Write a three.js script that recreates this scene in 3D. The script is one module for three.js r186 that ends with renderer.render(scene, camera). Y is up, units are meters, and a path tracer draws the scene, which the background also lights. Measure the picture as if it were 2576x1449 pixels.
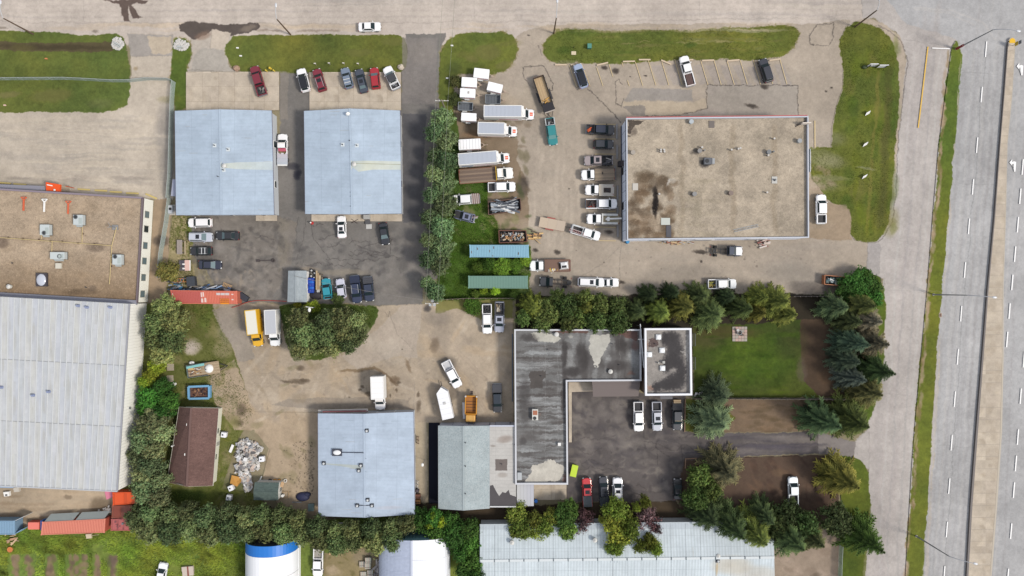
import * as THREE from 'three';
import { mergeGeometries } from 'three/addons/utils/BufferGeometryUtils.js';

// ---------- camera, sky, sun, exposure ----------
const S = 12, CX = 1288, CY = 724.5, H = 146;              // survey grid: 12 units per metre on the ground, drone 146 m up
const scene = new THREE.Scene();
const camera = new THREE.PerspectiveCamera(2 * Math.atan(60.375 / H) * 180 / Math.PI, 16 / 9, 1, 6000);
camera.position.set(0, H, 0); camera.up.set(0, 0, -1); camera.lookAt(0, 0, 0); scene.add(camera);
const renderer = new THREE.WebGLRenderer({ antialias: true });
renderer.toneMapping = THREE.LinearToneMapping;
renderer.toneMappingExposure = 2.15;
renderer.shadowMap.enabled = true;
const SUN = new THREE.Vector3(0.85, 1, 0.30).normalize();
{ // thin, even overcast with the brighter patch of veil round the sun
  const w = 256, h = 128, d = new Float32Array(w * h * 4), v = new THREE.Vector3();
  for (let j = 0; j < h; j++) for (let i = 0; i < w; i++) {
    const lat = ((j + 0.5) / h - 0.5) * Math.PI, lon = ((i + 0.5) / w - 0.5) * 2 * Math.PI;
    v.set(Math.cos(lat) * Math.cos(lon), Math.sin(lat), Math.cos(lat) * Math.sin(lon));
    const up = Math.max(0, v.y), a = Math.acos(Math.min(1, Math.max(-1, v.dot(SUN))));
    const L = v.y < 0 ? 0.22 : 0.335 * (0.62 + 0.5 * up) + 0.62 * Math.exp(-a * a / 0.18);
    const o = (j * w + i) * 4; d[o] = L * 0.95; d[o + 1] = L * 0.99; d[o + 2] = L * 1.1; d[o + 3] = 1;
  }
  const sky = new THREE.DataTexture(d, w, h, THREE.RGBAFormat, THREE.FloatType);
  sky.mapping = THREE.EquirectangularReflectionMapping; sky.magFilter = THREE.LinearFilter; sky.needsUpdate = true;
  scene.background = sky; scene.environment = sky;
}
const sun = new THREE.DirectionalLight(0xfff5e6, 1.65);
sun.position.copy(SUN).multiplyScalar(300); sun.castShadow = true; sun.shadow.radius = 20;
Object.assign(sun.shadow.camera, { left: -150, right: 150, top: 150, bottom: -150, near: 10, far: 700 });
scene.add(sun); scene.add(sun.target);

// ---------- helpers ----------
let seed = 7;
const rnd = () => { seed = (seed + 0x6d2b79f5) | 0; let t = Math.imul(seed ^ (seed >>> 15), 1 | seed); t = (t + Math.imul(t ^ (t >>> 7), 61 | t)) ^ t; return ((t ^ (t >>> 14)) >>> 0) / 4294967296; };
const rr = (a, b) => a + (b - a) * rnd();
const V = (x, y, z) => new THREE.Vector3(x, y, z);
const at = (px, py, h = 0) => V((px - CX) / S * (1 - h / H), h, (py - CY) / S * (1 - h / H));
const used = new Map();
function numbered(n) { const k = used.get(n) || 0; used.set(n, k + 1); return k ? n + '_' + String(k).padStart(3, '0') : n; }
const KALB = 0.6;                                             // colours below are as the eye sees them in daylight; this takes them to base colour
const mats = new Map();
function M(r, g, b, o = {}) {
  if (Math.min(r, g, b) > 228) { r *= 1.09; g *= 1.09; b *= 1.09; } // fresh white paint
  const key = r + ',' + g + ',' + b + JSON.stringify(o);
  if (mats.has(key)) return mats.get(key);
  const c = new THREE.Color().setRGB(r / 255, g / 255, b / 255, THREE.SRGBColorSpace).multiplyScalar(KALB);
  const m = new THREE.MeshPhysicalMaterial({ color: c, roughness: o.rough ?? 0.75, metalness: o.metal ?? 0, clearcoat: o.coat ?? 0, clearcoatRoughness: 0.12, side: THREE.DoubleSide });
  if (o.spec !== undefined) m.specularIntensity = o.spec;
  mats.set(key, m); return m;
}
const KW = new THREE.Color(KALB, KALB, KALB);
const paint = (r, g, b) => M(r, g, b, { rough: 0.42, coat: 0.6 });
const GLASS = M(44, 58, 62, { rough: 0.15, spec: 0.35 }), GLASSL = M(116, 136, 142, { rough: 0.15, spec: 0.5 }), TYRE = M(42, 42, 44, { rough: 0.9 }), BLACK = M(38, 38, 42, { rough: 0.6 }), DARKBED = M(62, 62, 66, { rough: 0.85 });
const STEEL = M(170, 176, 182, { rough: 0.45, metal: 0.5 }), LAMP = M(225, 228, 230, { rough: 0.15 }), TAIL = M(150, 24, 24, { rough: 0.3 }), RUST = M(140, 95, 70, { rough: 0.9 }), WOOD = M(190, 165, 130, { rough: 0.9 }), WHITE = M(236, 236, 234, { rough: 0.6 }), CONC = M(186, 180, 170, { rough: 0.95 });
const shadows = (m) => { m.castShadow = true; m.receiveShadow = true; return m; };
function part(name, geo, mat, parent, label) { const m = shadows(new THREE.Mesh(geo, mat)); m.name = name; parent.add(m); if (label) m.userData.label = label; return m; }
function tag(o, label, category, group) { o.userData.label = label; if (category) o.userData.category = category; if (group) o.userData.group = group; return o; }
function thing(name, label, category, pos, turn = 0, group) {
  const g = new THREE.Group(); g.name = numbered(name); if (pos) g.position.copy(pos); g.rotation.y = turn; scene.add(g);
  return tag(g, label, category, group);
}
function solo(name, geo, mat, label, category, group) { const m = shadows(new THREE.Mesh(geo, mat)); m.name = numbered(name); scene.add(m); return tag(m, label, category, group); }
const box = (w, h, d, x = 0, y = 0, z = 0) => new THREE.BoxGeometry(w, h, d).translate(x, y, z);
const cyl = (r0, r1, h, n = 12, x = 0, y = 0, z = 0) => new THREE.CylinderGeometry(r0, r1, h, n).translate(x, y, z);
const strip = (g) => { const o = g.index ? g.toNonIndexed() : g; for (const k of Object.keys(o.attributes)) if (!['position', 'normal', 'uv'].includes(k)) o.deleteAttribute(k); return o; };
const merge = (list) => mergeGeometries(list.map(strip), false);
const ORD = 'first second third fourth fifth sixth seventh eighth ninth tenth eleventh twelfth thirteenth fourteenth fifteenth sixteenth'.split(' ');
function bar(a, b, w, h = w) { // a rectangular bar from a to b
  const d = b.clone().sub(a), L = d.length(), g = new THREE.BoxGeometry(w, h, L);
  const q = new THREE.Quaternion().setFromRotationMatrix(new THREE.Matrix4().lookAt(b, a, Math.abs(d.y) > 0.98 * L ? V(1, 0, 0) : V(0, 1, 0)));
  return g.applyQuaternion(q).translate((a.x + b.x) / 2, (a.y + b.y) / 2, (a.z + b.z) / 2);
}
function rod(a, b, r, r2 = r, n = 7) {
  const d = b.clone().sub(a), L = d.length(), g = new THREE.CylinderGeometry(r2, r, L, n);
  return g.applyQuaternion(new THREE.Quaternion().setFromUnitVectors(V(0, 1, 0), d.normalize())).translate((a.x + b.x) / 2, (a.y + b.y) / 2, (a.z + b.z) / 2);
}
function polyGeo(pts3, uvf) { // flat-shaded faces, each an array of points (fan)
  const pos = [], uv = [];
  for (const f of pts3) for (let i = 1; i < f.length - 1; i++) for (const p of [f[0], f[i], f[i + 1]]) { pos.push(p.x, p.y, p.z); const t = uvf ? uvf(p) : [p.x + p.y * 0.3, p.z + p.y * 0.7]; uv.push(t[0], t[1]); }
  const g = new THREE.BufferGeometry(); g.setAttribute('position', new THREE.Float32BufferAttribute(pos, 3)); g.setAttribute('uv', new THREE.Float32BufferAttribute(uv, 2)); g.computeVertexNormals(); return g;
}
const dy = (p, y) => V(p.x, p.y + y, p.z);
function slab(top, t, uvf) { // a plate of thickness t below the polygon «top» (listed counter-clockwise from above)
  const bot = top.map((p) => dy(p, -t)), f = [top, bot.slice().reverse()];
  for (let i = 0; i < top.length; i++) { const j = (i + 1) % top.length; f.push([top[i], bot[i], bot[j], top[j]]); }
  return polyGeo(f, uvf);
}
function prism(low, high, uvf, cap = true) { // walls between two outlines
  const f = cap ? [high, low.slice().reverse()] : [];
  for (let i = 0; i < low.length; i++) { const j = (i + 1) % low.length; f.push([high[i], low[i], low[j], high[j]]); }
  return polyGeo(f, uvf);
}
const lerp = (a, b, t) => a.clone().lerp(b, t);
const ccw = (q) => { let s = 0; for (let i = 0; i < q.length; i++) { const a = q[i], b = q[(i + 1) % q.length]; s += a.x * b.z - b.x * a.z; } return s > 0 ? q.slice().reverse() : q; };
// tileable value noise
const NS = 512, NA = new Float32Array(NS * NS), NB = new Float32Array(NS * NS);
function fillNoise(A, f0, oct, gain) {
  for (let o = 0, f = f0, amp = 1, tot = 0; o < oct; o++, f *= 2, amp *= gain) {
    const g = new Float32Array(f * f).map(() => rnd());
    for (let y = 0; y < NS; y++) for (let x = 0; x < NS; x++) {
      const u = x / NS * f, v = y / NS * f, i = u | 0, j = v | 0, a = u - i, b = v - j, sa = a * a * (3 - 2 * a), sb = b * b * (3 - 2 * b), i1 = (i + 1) % f, j1 = (j + 1) % f;
      A[y * NS + x] += amp * ((g[j * f + i] * (1 - sa) + g[j * f + i1] * sa) * (1 - sb) + (g[j1 * f + i] * (1 - sa) + g[j1 * f + i1] * sa) * sb - 0.5);
    }
  }
}
const level = (A) => { const m = A.reduce((s, v) => s + v, 0) / A.length; for (let i = 0; i < A.length; i++) A[i] -= m; };
fillNoise(NA, 8, 5, 0.55); level(NA); fillNoise(NB, 64, 3, 0.7); level(NB);
const n1 = (x, y) => NA[(((y | 0) % NS + NS) % NS) * NS + (((x | 0) % NS + NS) % NS)], n2 = (x, y) => NB[(((y | 0) % NS + NS) % NS) * NS + (((x | 0) % NS + NS) % NS)];
function canvas(w, h) { const c = document.createElement('canvas'); c.width = w; c.height = h; return [c, c.getContext('2d')]; }
const rgb = (r, g, b, a = 1) => `rgba(${r},${g},${b},${a})`;
function blob(x, px, py, rx, ry, rot, col, a) { // soft-edged patch of dirt or damp
  x.save(); x.translate(px, py); x.rotate(rot * Math.PI / 180); x.scale(rx, ry);
  const g = x.createRadialGradient(0, 0, 0, 0, 0, 1); g.addColorStop(0, rgb(...col, a)); g.addColorStop(0.6, rgb(...col, a * 0.75)); g.addColorStop(1, rgb(...col, 0));
  x.fillStyle = g; x.fillRect(-1, -1, 2, 2); x.restore();
}
function poly(x, pts, col, a = 1) { x.fillStyle = rgb(...col, a); x.beginPath(); for (let i = 0; i < pts.length; i += 2) x[i ? 'lineTo' : 'moveTo'](pts[i], pts[i + 1]); x.closePath(); x.fill(); }
function line(x, pts, col, w, a = 1) { x.strokeStyle = rgb(...col, a); x.lineWidth = w; x.lineJoin = 'round'; x.lineCap = 'round'; x.beginPath(); for (let i = 0; i < pts.length; i += 2) x[i ? 'lineTo' : 'moveTo'](pts[i], pts[i + 1]); x.stroke(); }
function grain(x, w, h, fine, coarse, warp, scale = 1) { // ragged edges and grain over what is painted
  const src = x.getImageData(0, 0, w, h), s = src.data, out = x.createImageData(w, h), d = out.data;
  for (let j = 0; j < h; j++) for (let i = 0; i < w; i++) {
    const wx = Math.round(i + warp * (n1(i * 1.1 * scale, j * 1.1 * scale + 90) * 2 + n2(i, j + 31))), wy = Math.round(j + warp * (n1(i * 1.1 * scale + 200, j * 1.1 * scale) * 2 + n2(i + 77, j)));
    const q = (Math.min(h - 1, Math.max(0, wy)) * w + Math.min(w - 1, Math.max(0, wx))) * 4, o = (j * w + i) * 4;
    let r = s[q], g = s[q + 1], b = s[q + 2]; const grass = g > r * 1.04 && g > b * 1.2;
    if (!grass && r > b) { const m = (r + g + b) / 3; r = m + (r - m) * 0.9; g = m + (g - m) * 0.9; b = m + (b - m) * 0.9; }
    const hi = n2(i * 1.7, j * 1.7) * 0.7 + n2(i * 0.6 + 50, j * 0.6) * 0.5 + (rnd() - 0.5) * 0.8, lo = n1(i * 0.55 * scale, j * 0.55 * scale) + 0.6 * n1(i * 1.9 * scale + 40, j * 1.9 * scale + 11);
    const k = grass ? 1 + hi * fine * 2 + lo * coarse * 1.5 : 1 + hi * fine + lo * coarse, yl = grass ? lo * 0.07 + n1(i * 0.23 + 300, j * 0.23) * 0.12 : 0;
    d[o] = r * k * (1 + yl); d[o + 1] = g * k; d[o + 2] = b * k * (1 - yl * 0.4); d[o + 3] = 255;
  }
  x.putImageData(out, 0, 0);
}
function mapMat(c, o = {}) {
  const t = new THREE.CanvasTexture(c); t.colorSpace = THREE.SRGBColorSpace; t.magFilter = THREE.LinearFilter; t.wrapS = t.wrapT = o.repeat ? THREE.RepeatWrapping : THREE.ClampToEdgeWrapping; t.anisotropy = 8;
  const m = new THREE.MeshPhysicalMaterial({ color: KW.clone(), map: t, roughness: o.rough ?? 0.95, metalness: o.metal ?? 0, side: THREE.DoubleSide });
  if (o.spec !== undefined) m.specularIntensity = o.spec;
  if (o.bump) { m.bumpMap = o.bump; m.bumpScale = o.bumpScale ?? 0.02; }
  return m;
}
// ---------- ground: one survey map of surface colours (dirt, wear, stains), sheets laid 4 mm apart ----------
const MX = -160, MY = -90, MW = 2896, MH = 1629;
const siteUV = (p) => [((p.x * S + CX) - MX) / MW, 1 - ((p.z * S + CY) - MY) / MH];
const ZONES = [
  ['upper_road', 'wide dusty service road along the top of the lots', [204, 192, 181], [-900, -400, 2172, -400, 2172, 46, 2120, 120, 1300, 120, 1000, 110, 560, 112, 300, 110, -900, 100]],
  ['paved_crossing', 'grey asphalt of the crossing, frontage road and highway', [193, 186, 181], [2168, -400, 3600, -400, 3600, 2600, 2120, 2600, 2150, 1539, 2170, 1380, 2183, 1300, 2186, 1180, 2140, 1150, 2150, 1112, 2180, 1085, 2195, 1000, 2215, 850, 2225, 700, 2175, 690, 2181, 606, 2210, 600, 2236, 560, 2250, 380, 2266, 250, 2278, 140, 2255, 80, 2200, 45, 2168, 46]],
  ['parking_lot', 'tan grey asphalt lot round the big flat-roofed building', [181, 168, 152], [1296, 100, 1316, 80, 1380, 60, 2020, 60, 2135, 48, 2122, 130, 2126, 215, 2106, 300, 2098, 378, 2040, 378, 2045, 480, 2145, 520, 2150, 604, 2181, 606, 2180, 690, 2120, 742, 1332, 752, 1326, 600, 1328, 470, 1300, 400, 1300, 320, 1150, 300, 1140, 190, 1240, 180, 1298, 150]],
  ['west_lot', 'pale concrete yard behind the chain-link fence', [198, 186, 170], [-900, 262, 230, 278, 318, 258, 330, 190, 328, 84, 436, 84, 433, 190, 428, 290, 436, 500, 395, 500, 300, 495, -900, 478]],
  ['driveway', 'concrete driveway into the left garage', [190, 180, 168], [478, 84, 590, 84, 572, 120, 575, 165, 604, 186, 468, 186, 484, 140]],
  ['back_lot', 'dark worn asphalt between and behind the blue-roofed garages', [130, 126, 122], [703, 178, 780, 180, 780, 277, 1012, 277, 1010, 180, 1026, 130, 1018, 84, 1122, 84, 1106, 130, 1106, 700, 1064, 712, 1062, 766, 930, 768, 890, 762, 600, 764, 556, 740, 480, 630, 474, 540, 700, 540]],
  ['yard_pavement', 'sandy asphalt yard with oil stains behind the lots', [184, 168, 147], [536, 764, 726, 766, 930, 770, 1060, 764, 1096, 762, 1290, 756, 1292, 1062, 1100, 1066, 1040, 1062, 1040, 1036, 800, 1036, 640, 1045, 600, 930]],
  ['office_lot', 'cracked dark asphalt lot beside the white-trimmed office', [102, 96, 95], [1426, 958, 1600, 985, 1724, 994, 1722, 1086, 1880, 1088, 2060, 1086, 2152, 1112, 2152, 1152, 2060, 1142, 1900, 1148, 1722, 1156, 1700, 1262, 1426, 1260]],
  ['gravel_yard', 'bare tan gravel yard below the ribbed warehouse', [182, 164, 140], [-900, 1200, 290, 1225, 286, 1338, -900, 1342]],
  ['lawn', 'mown lawn with a dark ditch outside the chain-link fence', [102, 112, 56], [-900, 78, 75, 77, 140, 80, 195, 87, 290, 84, 311, 97, 321, 135, 326, 170, 328, 240, 322, 264, 290, 281, 220, 284, 100, 282, -900, 278]],
  ['lawn', 'narrow grass sliver between the two driveways', [96, 108, 48], [440, 97, 462, 96, 480, 112, 484, 138, 472, 172, 469, 278, 441, 278, 430, 210, 432, 130]],
  ['lawn', 'mown lawn in front of the two blue-roofed garages', [106, 112, 54], [571, 112, 588, 90, 740, 86, 850, 86, 1002, 88, 1019, 100, 1025, 130, 1022, 165, 1010, 181, 900, 184, 610, 184, 582, 166, 570, 135]],
  ['lawn', 'patchy round-ended lawn beside the small rental trailers', [106, 114, 54], [1108, 135, 1124, 106, 1148, 88, 1190, 82, 1262, 78, 1290, 88, 1302, 110, 1303, 130, 1290, 160, 1266, 180, 1232, 187, 1160, 186, 1144, 200, 1142, 300, 1104, 300]],
  ['lawn', 'long weedy lawn above the numbered parking stalls', [104, 114, 54], [1370, 112, 1388, 88, 1404, 74, 1424, 70, 1520, 76, 1600, 76, 1700, 75, 1800, 73, 1900, 66, 1975, 64, 2005, 70, 2015, 86, 2004, 108, 1996, 124, 1968, 144, 1900, 150, 1700, 152, 1560, 157, 1480, 160, 1404, 161, 1382, 150, 1369, 132]],
  ['gravel_shoulder', 'pale sandy shoulder curving round the corner lawn', [189, 174, 156], [2150, 52, 2185, 45, 2225, 58, 2262, 90, 2276, 130, 2276, 180, 2266, 290, 2252, 440, 2240, 560, 2225, 588, 2232, 400, 2252, 200, 2240, 110, 2190, 60]],
  ['lawn', 'large uneven corner lawn beside the crossing', [106, 114, 52], [2128, 66, 2150, 54, 2186, 58, 2214, 68, 2238, 92, 2250, 130, 2260, 170, 2263, 230, 2254, 360, 2243, 480, 2236, 560, 2226, 586, 2206, 604, 2180, 610, 2150, 605, 2138, 585, 2143, 548, 2132, 520, 2094, 510, 2064, 488, 2044, 452, 2036, 374, 2090, 372, 2092, 320, 2104, 262, 2120, 220, 2121, 150, 2113, 100]],
  ['dirt_patch', 'worn bare strip beside the flat-roofed building', [170, 150, 126], [2034, 440, 2062, 470, 2082, 508, 2132, 518, 2144, 550, 2138, 588, 2142, 604, 2034, 598]],
  ['gravel_yard', 'muddy gravel under the parked rental trucks', [150, 131, 109], [1150, 262, 1240, 330, 1304, 350, 1300, 400, 1327, 450, 1330, 600, 1300, 640, 1230, 600, 1220, 500, 1150, 480, 1140, 330]],
  ['lawn', 'rank green grass round the two long containers', [86, 108, 46], [1100, 480, 1160, 440, 1226, 455, 1226, 510, 1252, 560, 1256, 612, 1334, 620, 1334, 752, 1100, 756]],
  ['lawn', 'shaded grass strip under the poplar row', [82, 104, 48], [1104, 290, 1150, 290, 1158, 480, 1104, 500]],
  ['weed_patch', 'gravel patch overgrown with tufts beside the left garage', [165, 152, 112], [434, 543, 478, 543, 482, 640, 486, 690, 478, 720, 420, 740, 424, 640]],
  ['dirt_patch', 'trodden dirt strip along the chain-link fence', [172, 150, 124], [386, 500, 432, 500, 424, 640, 420, 760, 372, 760]],
  ['weed_patch', 'weedy waste ground behind the ribbed warehouse', [112, 116, 60], [330, 764, 536, 764, 596, 910, 640, 1045, 600, 1100, 560, 1230, 640, 1240, 700, 1300, 300, 1340, 300, 1230, 340, 1180]],
  ['dirt_patch', 'bare sandy ground beside the rubble heap', [184, 164, 138], [590, 905, 640, 1036, 802, 1038, 802, 1298, 700, 1270, 660, 1200, 680, 1130, 640, 1080, 590, 1080, 540, 1010, 530, 950]],
  ['weed_patch', 'bushy tree island between the yard and the back lot', [84, 100, 48], [706, 768, 760, 762, 940, 768, 952, 778, 940, 810, 916, 850, 880, 880, 800, 905, 740, 908, 718, 860]],
  ['weed_patch', 'scrubby grass corner by the board fence', [142, 138, 82], [1096, 756, 1290, 752, 1290, 800, 1210, 800, 1150, 780, 1100, 790]],
  ['meadow', 'rank green meadow with mown brown strips', [118, 134, 64], [-900, 1334, 620, 1320, 1050, 1290, 1212, 1284, 1212, 2600, -900, 2600]],
  ['dirt_patch', 'dry scrubby clearing beside the parked white pickup', [160, 144, 104], [815, 1392, 900, 1372, 960, 1380, 960, 1620, 815, 1620]],
  ['garden_lawn', 'enclosed garden lawn behind the office', [78, 90, 40], [1742, 800, 2110, 780, 2130, 880, 2126, 1000, 1745, 1000]],
  ['garden_bed', 'brown needle-covered bed under the spruces', [88, 72, 58], [2016, 756, 2110, 750, 2126, 850, 2128, 1000, 2060, 1000, 2020, 960, 2012, 860]],
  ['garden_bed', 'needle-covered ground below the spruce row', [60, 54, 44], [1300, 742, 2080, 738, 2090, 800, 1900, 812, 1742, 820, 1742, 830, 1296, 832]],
  ['garden_bed', 'bare brown bed below the board fence', [128, 108, 88], [1742, 1002, 2130, 1004, 2150, 1040, 2060, 1084, 1890, 1086, 1724, 1084, 1724, 1002]],
  ['lawn', 'small worn lawn at the foot of two spruces', [98, 102, 48], [1724, 1003, 1800, 1003, 1850, 1050, 1810, 1086, 1724, 1085]],
  ['garden_bed', 'reddish brown bed with a parked pickup', [98, 80, 68], [1722, 1156, 1900, 1150, 2060, 1146, 2120, 1150, 2110, 1250, 2120, 1320, 1720, 1310, 1700, 1250]],
  ['verge', 'grass verge beside the frontage road spruces', [92, 108, 44], [2100, 1146, 2150, 1151, 2176, 1168, 2186, 1190, 2190, 1290, 2184, 1340, 2176, 1460, 2172, 2600, 2108, 2600, 2112, 1360, 2120, 1300, 2112, 1220]],
  ['verge', 'grass verge under the tall spruce group', [86, 108, 44], [2126, 700, 2180, 686, 2214, 696, 2226, 725, 2222, 900, 2205, 1010, 2180, 1080, 2150, 1090, 2126, 1000]],
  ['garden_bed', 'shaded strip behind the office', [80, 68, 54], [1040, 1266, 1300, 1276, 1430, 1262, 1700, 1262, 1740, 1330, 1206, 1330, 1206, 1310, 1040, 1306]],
  ['dirt_patch', 'bare lot behind the long pale roof', [166, 148, 130], [1944, 1352, 2112, 1320, 2106, 2600, 1944, 2600]],
  ['median', 'grass strip between frontage road and highway', [104, 118, 50], [2404, 102, 2414, 106, 2421, 140, 2412, 260, 2401, 370, 2384, 550, 2369, 730, 2356, 900, 2342, 1088, 2332, 1270, 2322, 1450, 2280, 2600, 2230, 2600, 2277, 1450, 2293, 1170, 2300, 1080, 2316, 900, 2332, 724, 2345, 550, 2360, 372, 2376, 250, 2388, 160, 2394, 118]],
];
const STRIPS = [[42, 16], [77, 14], [132, 14], [185, 16], [210, 12], [285, 12], [245, 10]];
const [siteC, sx] = canvas(2048, 1152);
{
  const k = 2048 / MW; sx.setTransform(k, 0, 0, k, -MX * k, -MY * k);
  sx.fillStyle = rgb(150, 140, 112); sx.fillRect(MX, MY, MW, MH);
  for (const z of ZONES) poly(sx, z[3], z[2]);
  // road wear and joints
  for (let i = 0; i < 46; i++) { const y = rr(-80, 70), px = rr(-160, 2100); blob(sx, px, y, rr(90, 320), rr(2, 7), rr(-1, 1), i % 2 ? [206, 196, 182] : [178, 171, 167], 0.35); }
  for (let i = 0; i < 26; i++) blob(sx, rr(0, 2000), rr(56, 80), rr(40, 160), rr(3, 8), 0, [206, 186, 160], 0.45);
  line(sx, [-160, 54, 300, 56, 700, 60, 1380, 54, 1800, 50, 2160, 44], [160, 150, 142], 1.4, 0.5);
  for (const px of [212, 800, 1192, 1760]) line(sx, [px, -20, px - 2, 20, px, 52], [150, 144, 140], 1, 0.6);
  line(sx, [2167, -80, 2167, 44], [150, 146, 143], 1.5, 0.7);
  // highway carriageways: polished wheel paths
  poly(sx, [2170, -90, 2736, -90, 2736, 1539, 2330, 1539, 2368, 740, 2400, 380, 2420, 140, 2405, 96, 2280, 60], [183, 184, 186], 0.9);
  for (let i = 0; i < 60; i++) { const t = rr(-80, 1500), lane = [2440, 2463, 2496, 2520][i % 4]; blob(sx, lane - t * 0.081, t, 5, rr(60, 200), 4.6, i % 3 ? [172, 171, 172] : [196, 194, 192], 0.4); }
  for (let i = 0; i < 60; i++) { const t = rr(60, 1500); blob(sx, 2330 - t * 0.085 + rr(-40, 36), t, rr(4, 12), rr(60, 200), 4.8, i % 2 ? [196, 187, 182] : [180, 173, 170], 0.4); }
  for (const [x0, x1, c] of [[2436, 2330, 0], [2452, 2345, 1], [2462, 2354, 0], [2472, 2364, 1], [2494, 2388, 0], [2504, 2398, 1], [2514, 2406, 0], [2566, 2500, 1], [2590, 2520, 0], [2300, 2205, 1], [2322, 2224, 0], [2352, 2250, 0], [2366, 2266, 1]]) line(sx, [x0, 130, (x0 + x1) / 2 - 4, 760, x1, 1539], c ? [204, 202, 199] : [168, 166, 166], 5, 0.3);
  for (let i = 0; i < 16; i++) line(sx, [-160, -60 + i * 7.4, 900, -62 + i * 7.4 + rr(-3, 3), 2160, -66 + i * 7.4], i % 2 ? [214, 203, 192] : [182, 172, 165], rr(1.5, 4), 0.3);
  line(sx, [2484, 100, 2448, 500, 2424, 760, 2400, 1110, 2368, 1539], [140, 140, 140], 1.1, 0.75);
  for (const [px, y] of [[2410, 460], [2420, 184], [2300, 730], [2390, 900], [2360, 1120]]) line(sx, [px, y, px + 60, y + 2, px + 96, y + 4], [150, 150, 150], 1, 0.6);
  line(sx, [2272, 100, 2420, 120], [158, 154, 152], 1, 0.6); line(sx, [2215, 725, 2330, 738], [156, 152, 150], 1, 0.5); line(sx, [2238, 990, 2300, 992], [160, 156, 152], 1, 0.5);
  line(sx, [2300, 20, 2400, 28, 2470, 60, 2505, 100], [200, 196, 190], 4, 0.4); line(sx, [2300, 24, 2390, 34, 2450, 66], [196, 190, 186], 3, 0.4);
  for (let i = 0; i < 120; i++) { const t = rr(130, 1500), px = 2384 - (t - 130) * 0.082; blob(sx, px + rr(-3, 5), t, rr(3, 6), rr(6, 26), 4, i % 3 ? [186, 160, 134] : [146, 124, 84], 0.65); }
  for (let i = 0; i < 40; i++) { const t = rr(110, 1500); blob(sx, 2424 - t * 0.069 + 2, t, 2.2, rr(14, 50), 3, [196, 186, 172], 0.6); }
  line(sx, [2278, 140, 2282, 160, 2262, 330, 2252, 500, 2245, 560, 2230, 590, 2210, 606, 2180, 612], [120, 112, 106], 2.2, 0.8); line(sx, [2212, 62, 2240, 78, 2262, 100, 2276, 128], [120, 112, 106], 2.6, 0.7);
  poly(sx, [2180, 612, 2216, 612, 2214, 690, 2180, 690], [172, 168, 165], 0.8); line(sx, [2181, 606, 2180, 690], [140, 134, 128], 1.3, 0.8);
  line(sx, [2216, 612, 2214, 688], [150, 146, 142], 1, 0.6); line(sx, [2206, 690, 2216, 698, 2222, 726], [92, 92, 86], 2, 0.8);
  line(sx, [2152, 1112, 2151, 1152], [126, 120, 116], 1.2, 0.8); line(sx, [2188, 1086, 2187, 1180], [150, 144, 140], 1, 0.7);
  poly(sx, [2060, 1086, 2152, 1112, 2152, 1152, 2060, 1142], [150, 143, 139], 0.9);
  // puddles and damp, upper road
  poly(sx, [262, 0, 372, 0, 362, 10, 330, 11, 352, 44, 362, 45, 352, 47, 334, 46, 326, 22, 322, 13, 326, 52, 330, 55, 314, 55, 302, 20, 300, 10], [104, 88, 82], 0.95);
  poly(sx, [450, 63, 470, 57, 520, 60, 545, 60, 600, 60, 640, 58, 655, 66, 648, 76, 600, 84, 582, 90, 578, 80, 532, 73, 530, 80, 515, 90, 500, 98, 488, 105, 476, 96, 462, 82, 452, 76], [92, 82, 78], 0.95);
  blob(sx, 510, 92, 26, 14, -20, [150, 122, 104], 0.7); blob(sx, 625, 70, 26, 9, -10, [150, 136, 122], 0.7); blob(sx, 240, 77, 10, 5, 0, [120, 108, 96], 0.7);
  blob(sx, 0, 70, 26, 4, 0, [130, 118, 106], 0.7); for (const px of [665, 700, 768, 800, 836]) blob(sx, px, 76, 24, 4, 0, [146, 128, 112], 0.6);
  // lawn ditch, bare and pale places
  poly(sx, [-160, 107, 100, 107, 210, 106, 282, 104, 284, 126, 200, 130, 80, 129, -160, 128], [94, 80, 62], 0.8); blob(sx, 120, 118, 170, 9, 0, [66, 58, 44], 0.6); blob(sx, 130, 240, 70, 22, -5, [130, 122, 66], 0.5); blob(sx, 20, 236, 40, 10, 0, [150, 132, 86], 0.5); blob(sx, 250, 262, 40, 16, 0, [112, 112, 72], 0.5);
  poly(sx, [320, 85, 436, 86, 434, 141, 328, 142], [168, 162, 156], 0.9); poly(sx, [370, 90, 430, 90, 433, 130, 415, 136, 385, 138, 375, 112], [200, 184, 162], 0.9);
  line(sx, [328, 142, 433, 141], [140, 134, 128], 1); line(sx, [328, 197, 432, 197], [140, 134, 128], 1.2); poly(sx, [510, 124, 566, 122, 575, 165, 604, 184, 480, 184, 490, 140], [172, 166, 158], 0.6);
  poly(sx, [532, 74, 582, 80, 566, 124, 532, 122], [204, 190, 172], 0.8); line(sx, [532, 74, 532, 122], [160, 150, 138], 1); line(sx, [475, 178, 585, 180], [150, 142, 132], 1.4);
  blob(sx, 342, 171, 8, 6, 0, [150, 130, 96], 0.7); blob(sx, 420, 330, 36, 90, 0, [152, 146, 140], 0.8); blob(sx, 424, 430, 30, 70, 0, [146, 140, 134], 0.8);
  for (let i = 0; i < 70; i++) blob(sx, rr(-80, 400), rr(290, 480), rr(16, 90), rr(3, 12), rr(-3, 3), i % 2 ? [212, 198, 178] : [174, 166, 156], 0.45); for (let i = 0; i < 40; i++) line(sx, [rr(0, 300), 300 + i * 4.4, rr(200, 410), 300 + i * 4.4 + rr(-4, 6)], i % 2 ? [218, 204, 184] : [176, 168, 158], rr(0.8, 3), 0.35);
  for (let i = 0; i < 20; i++) blob(sx, rr(0, 380), rr(440, 490), rr(30, 60), 5, 4, [150, 140, 130], 0.3);
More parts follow.
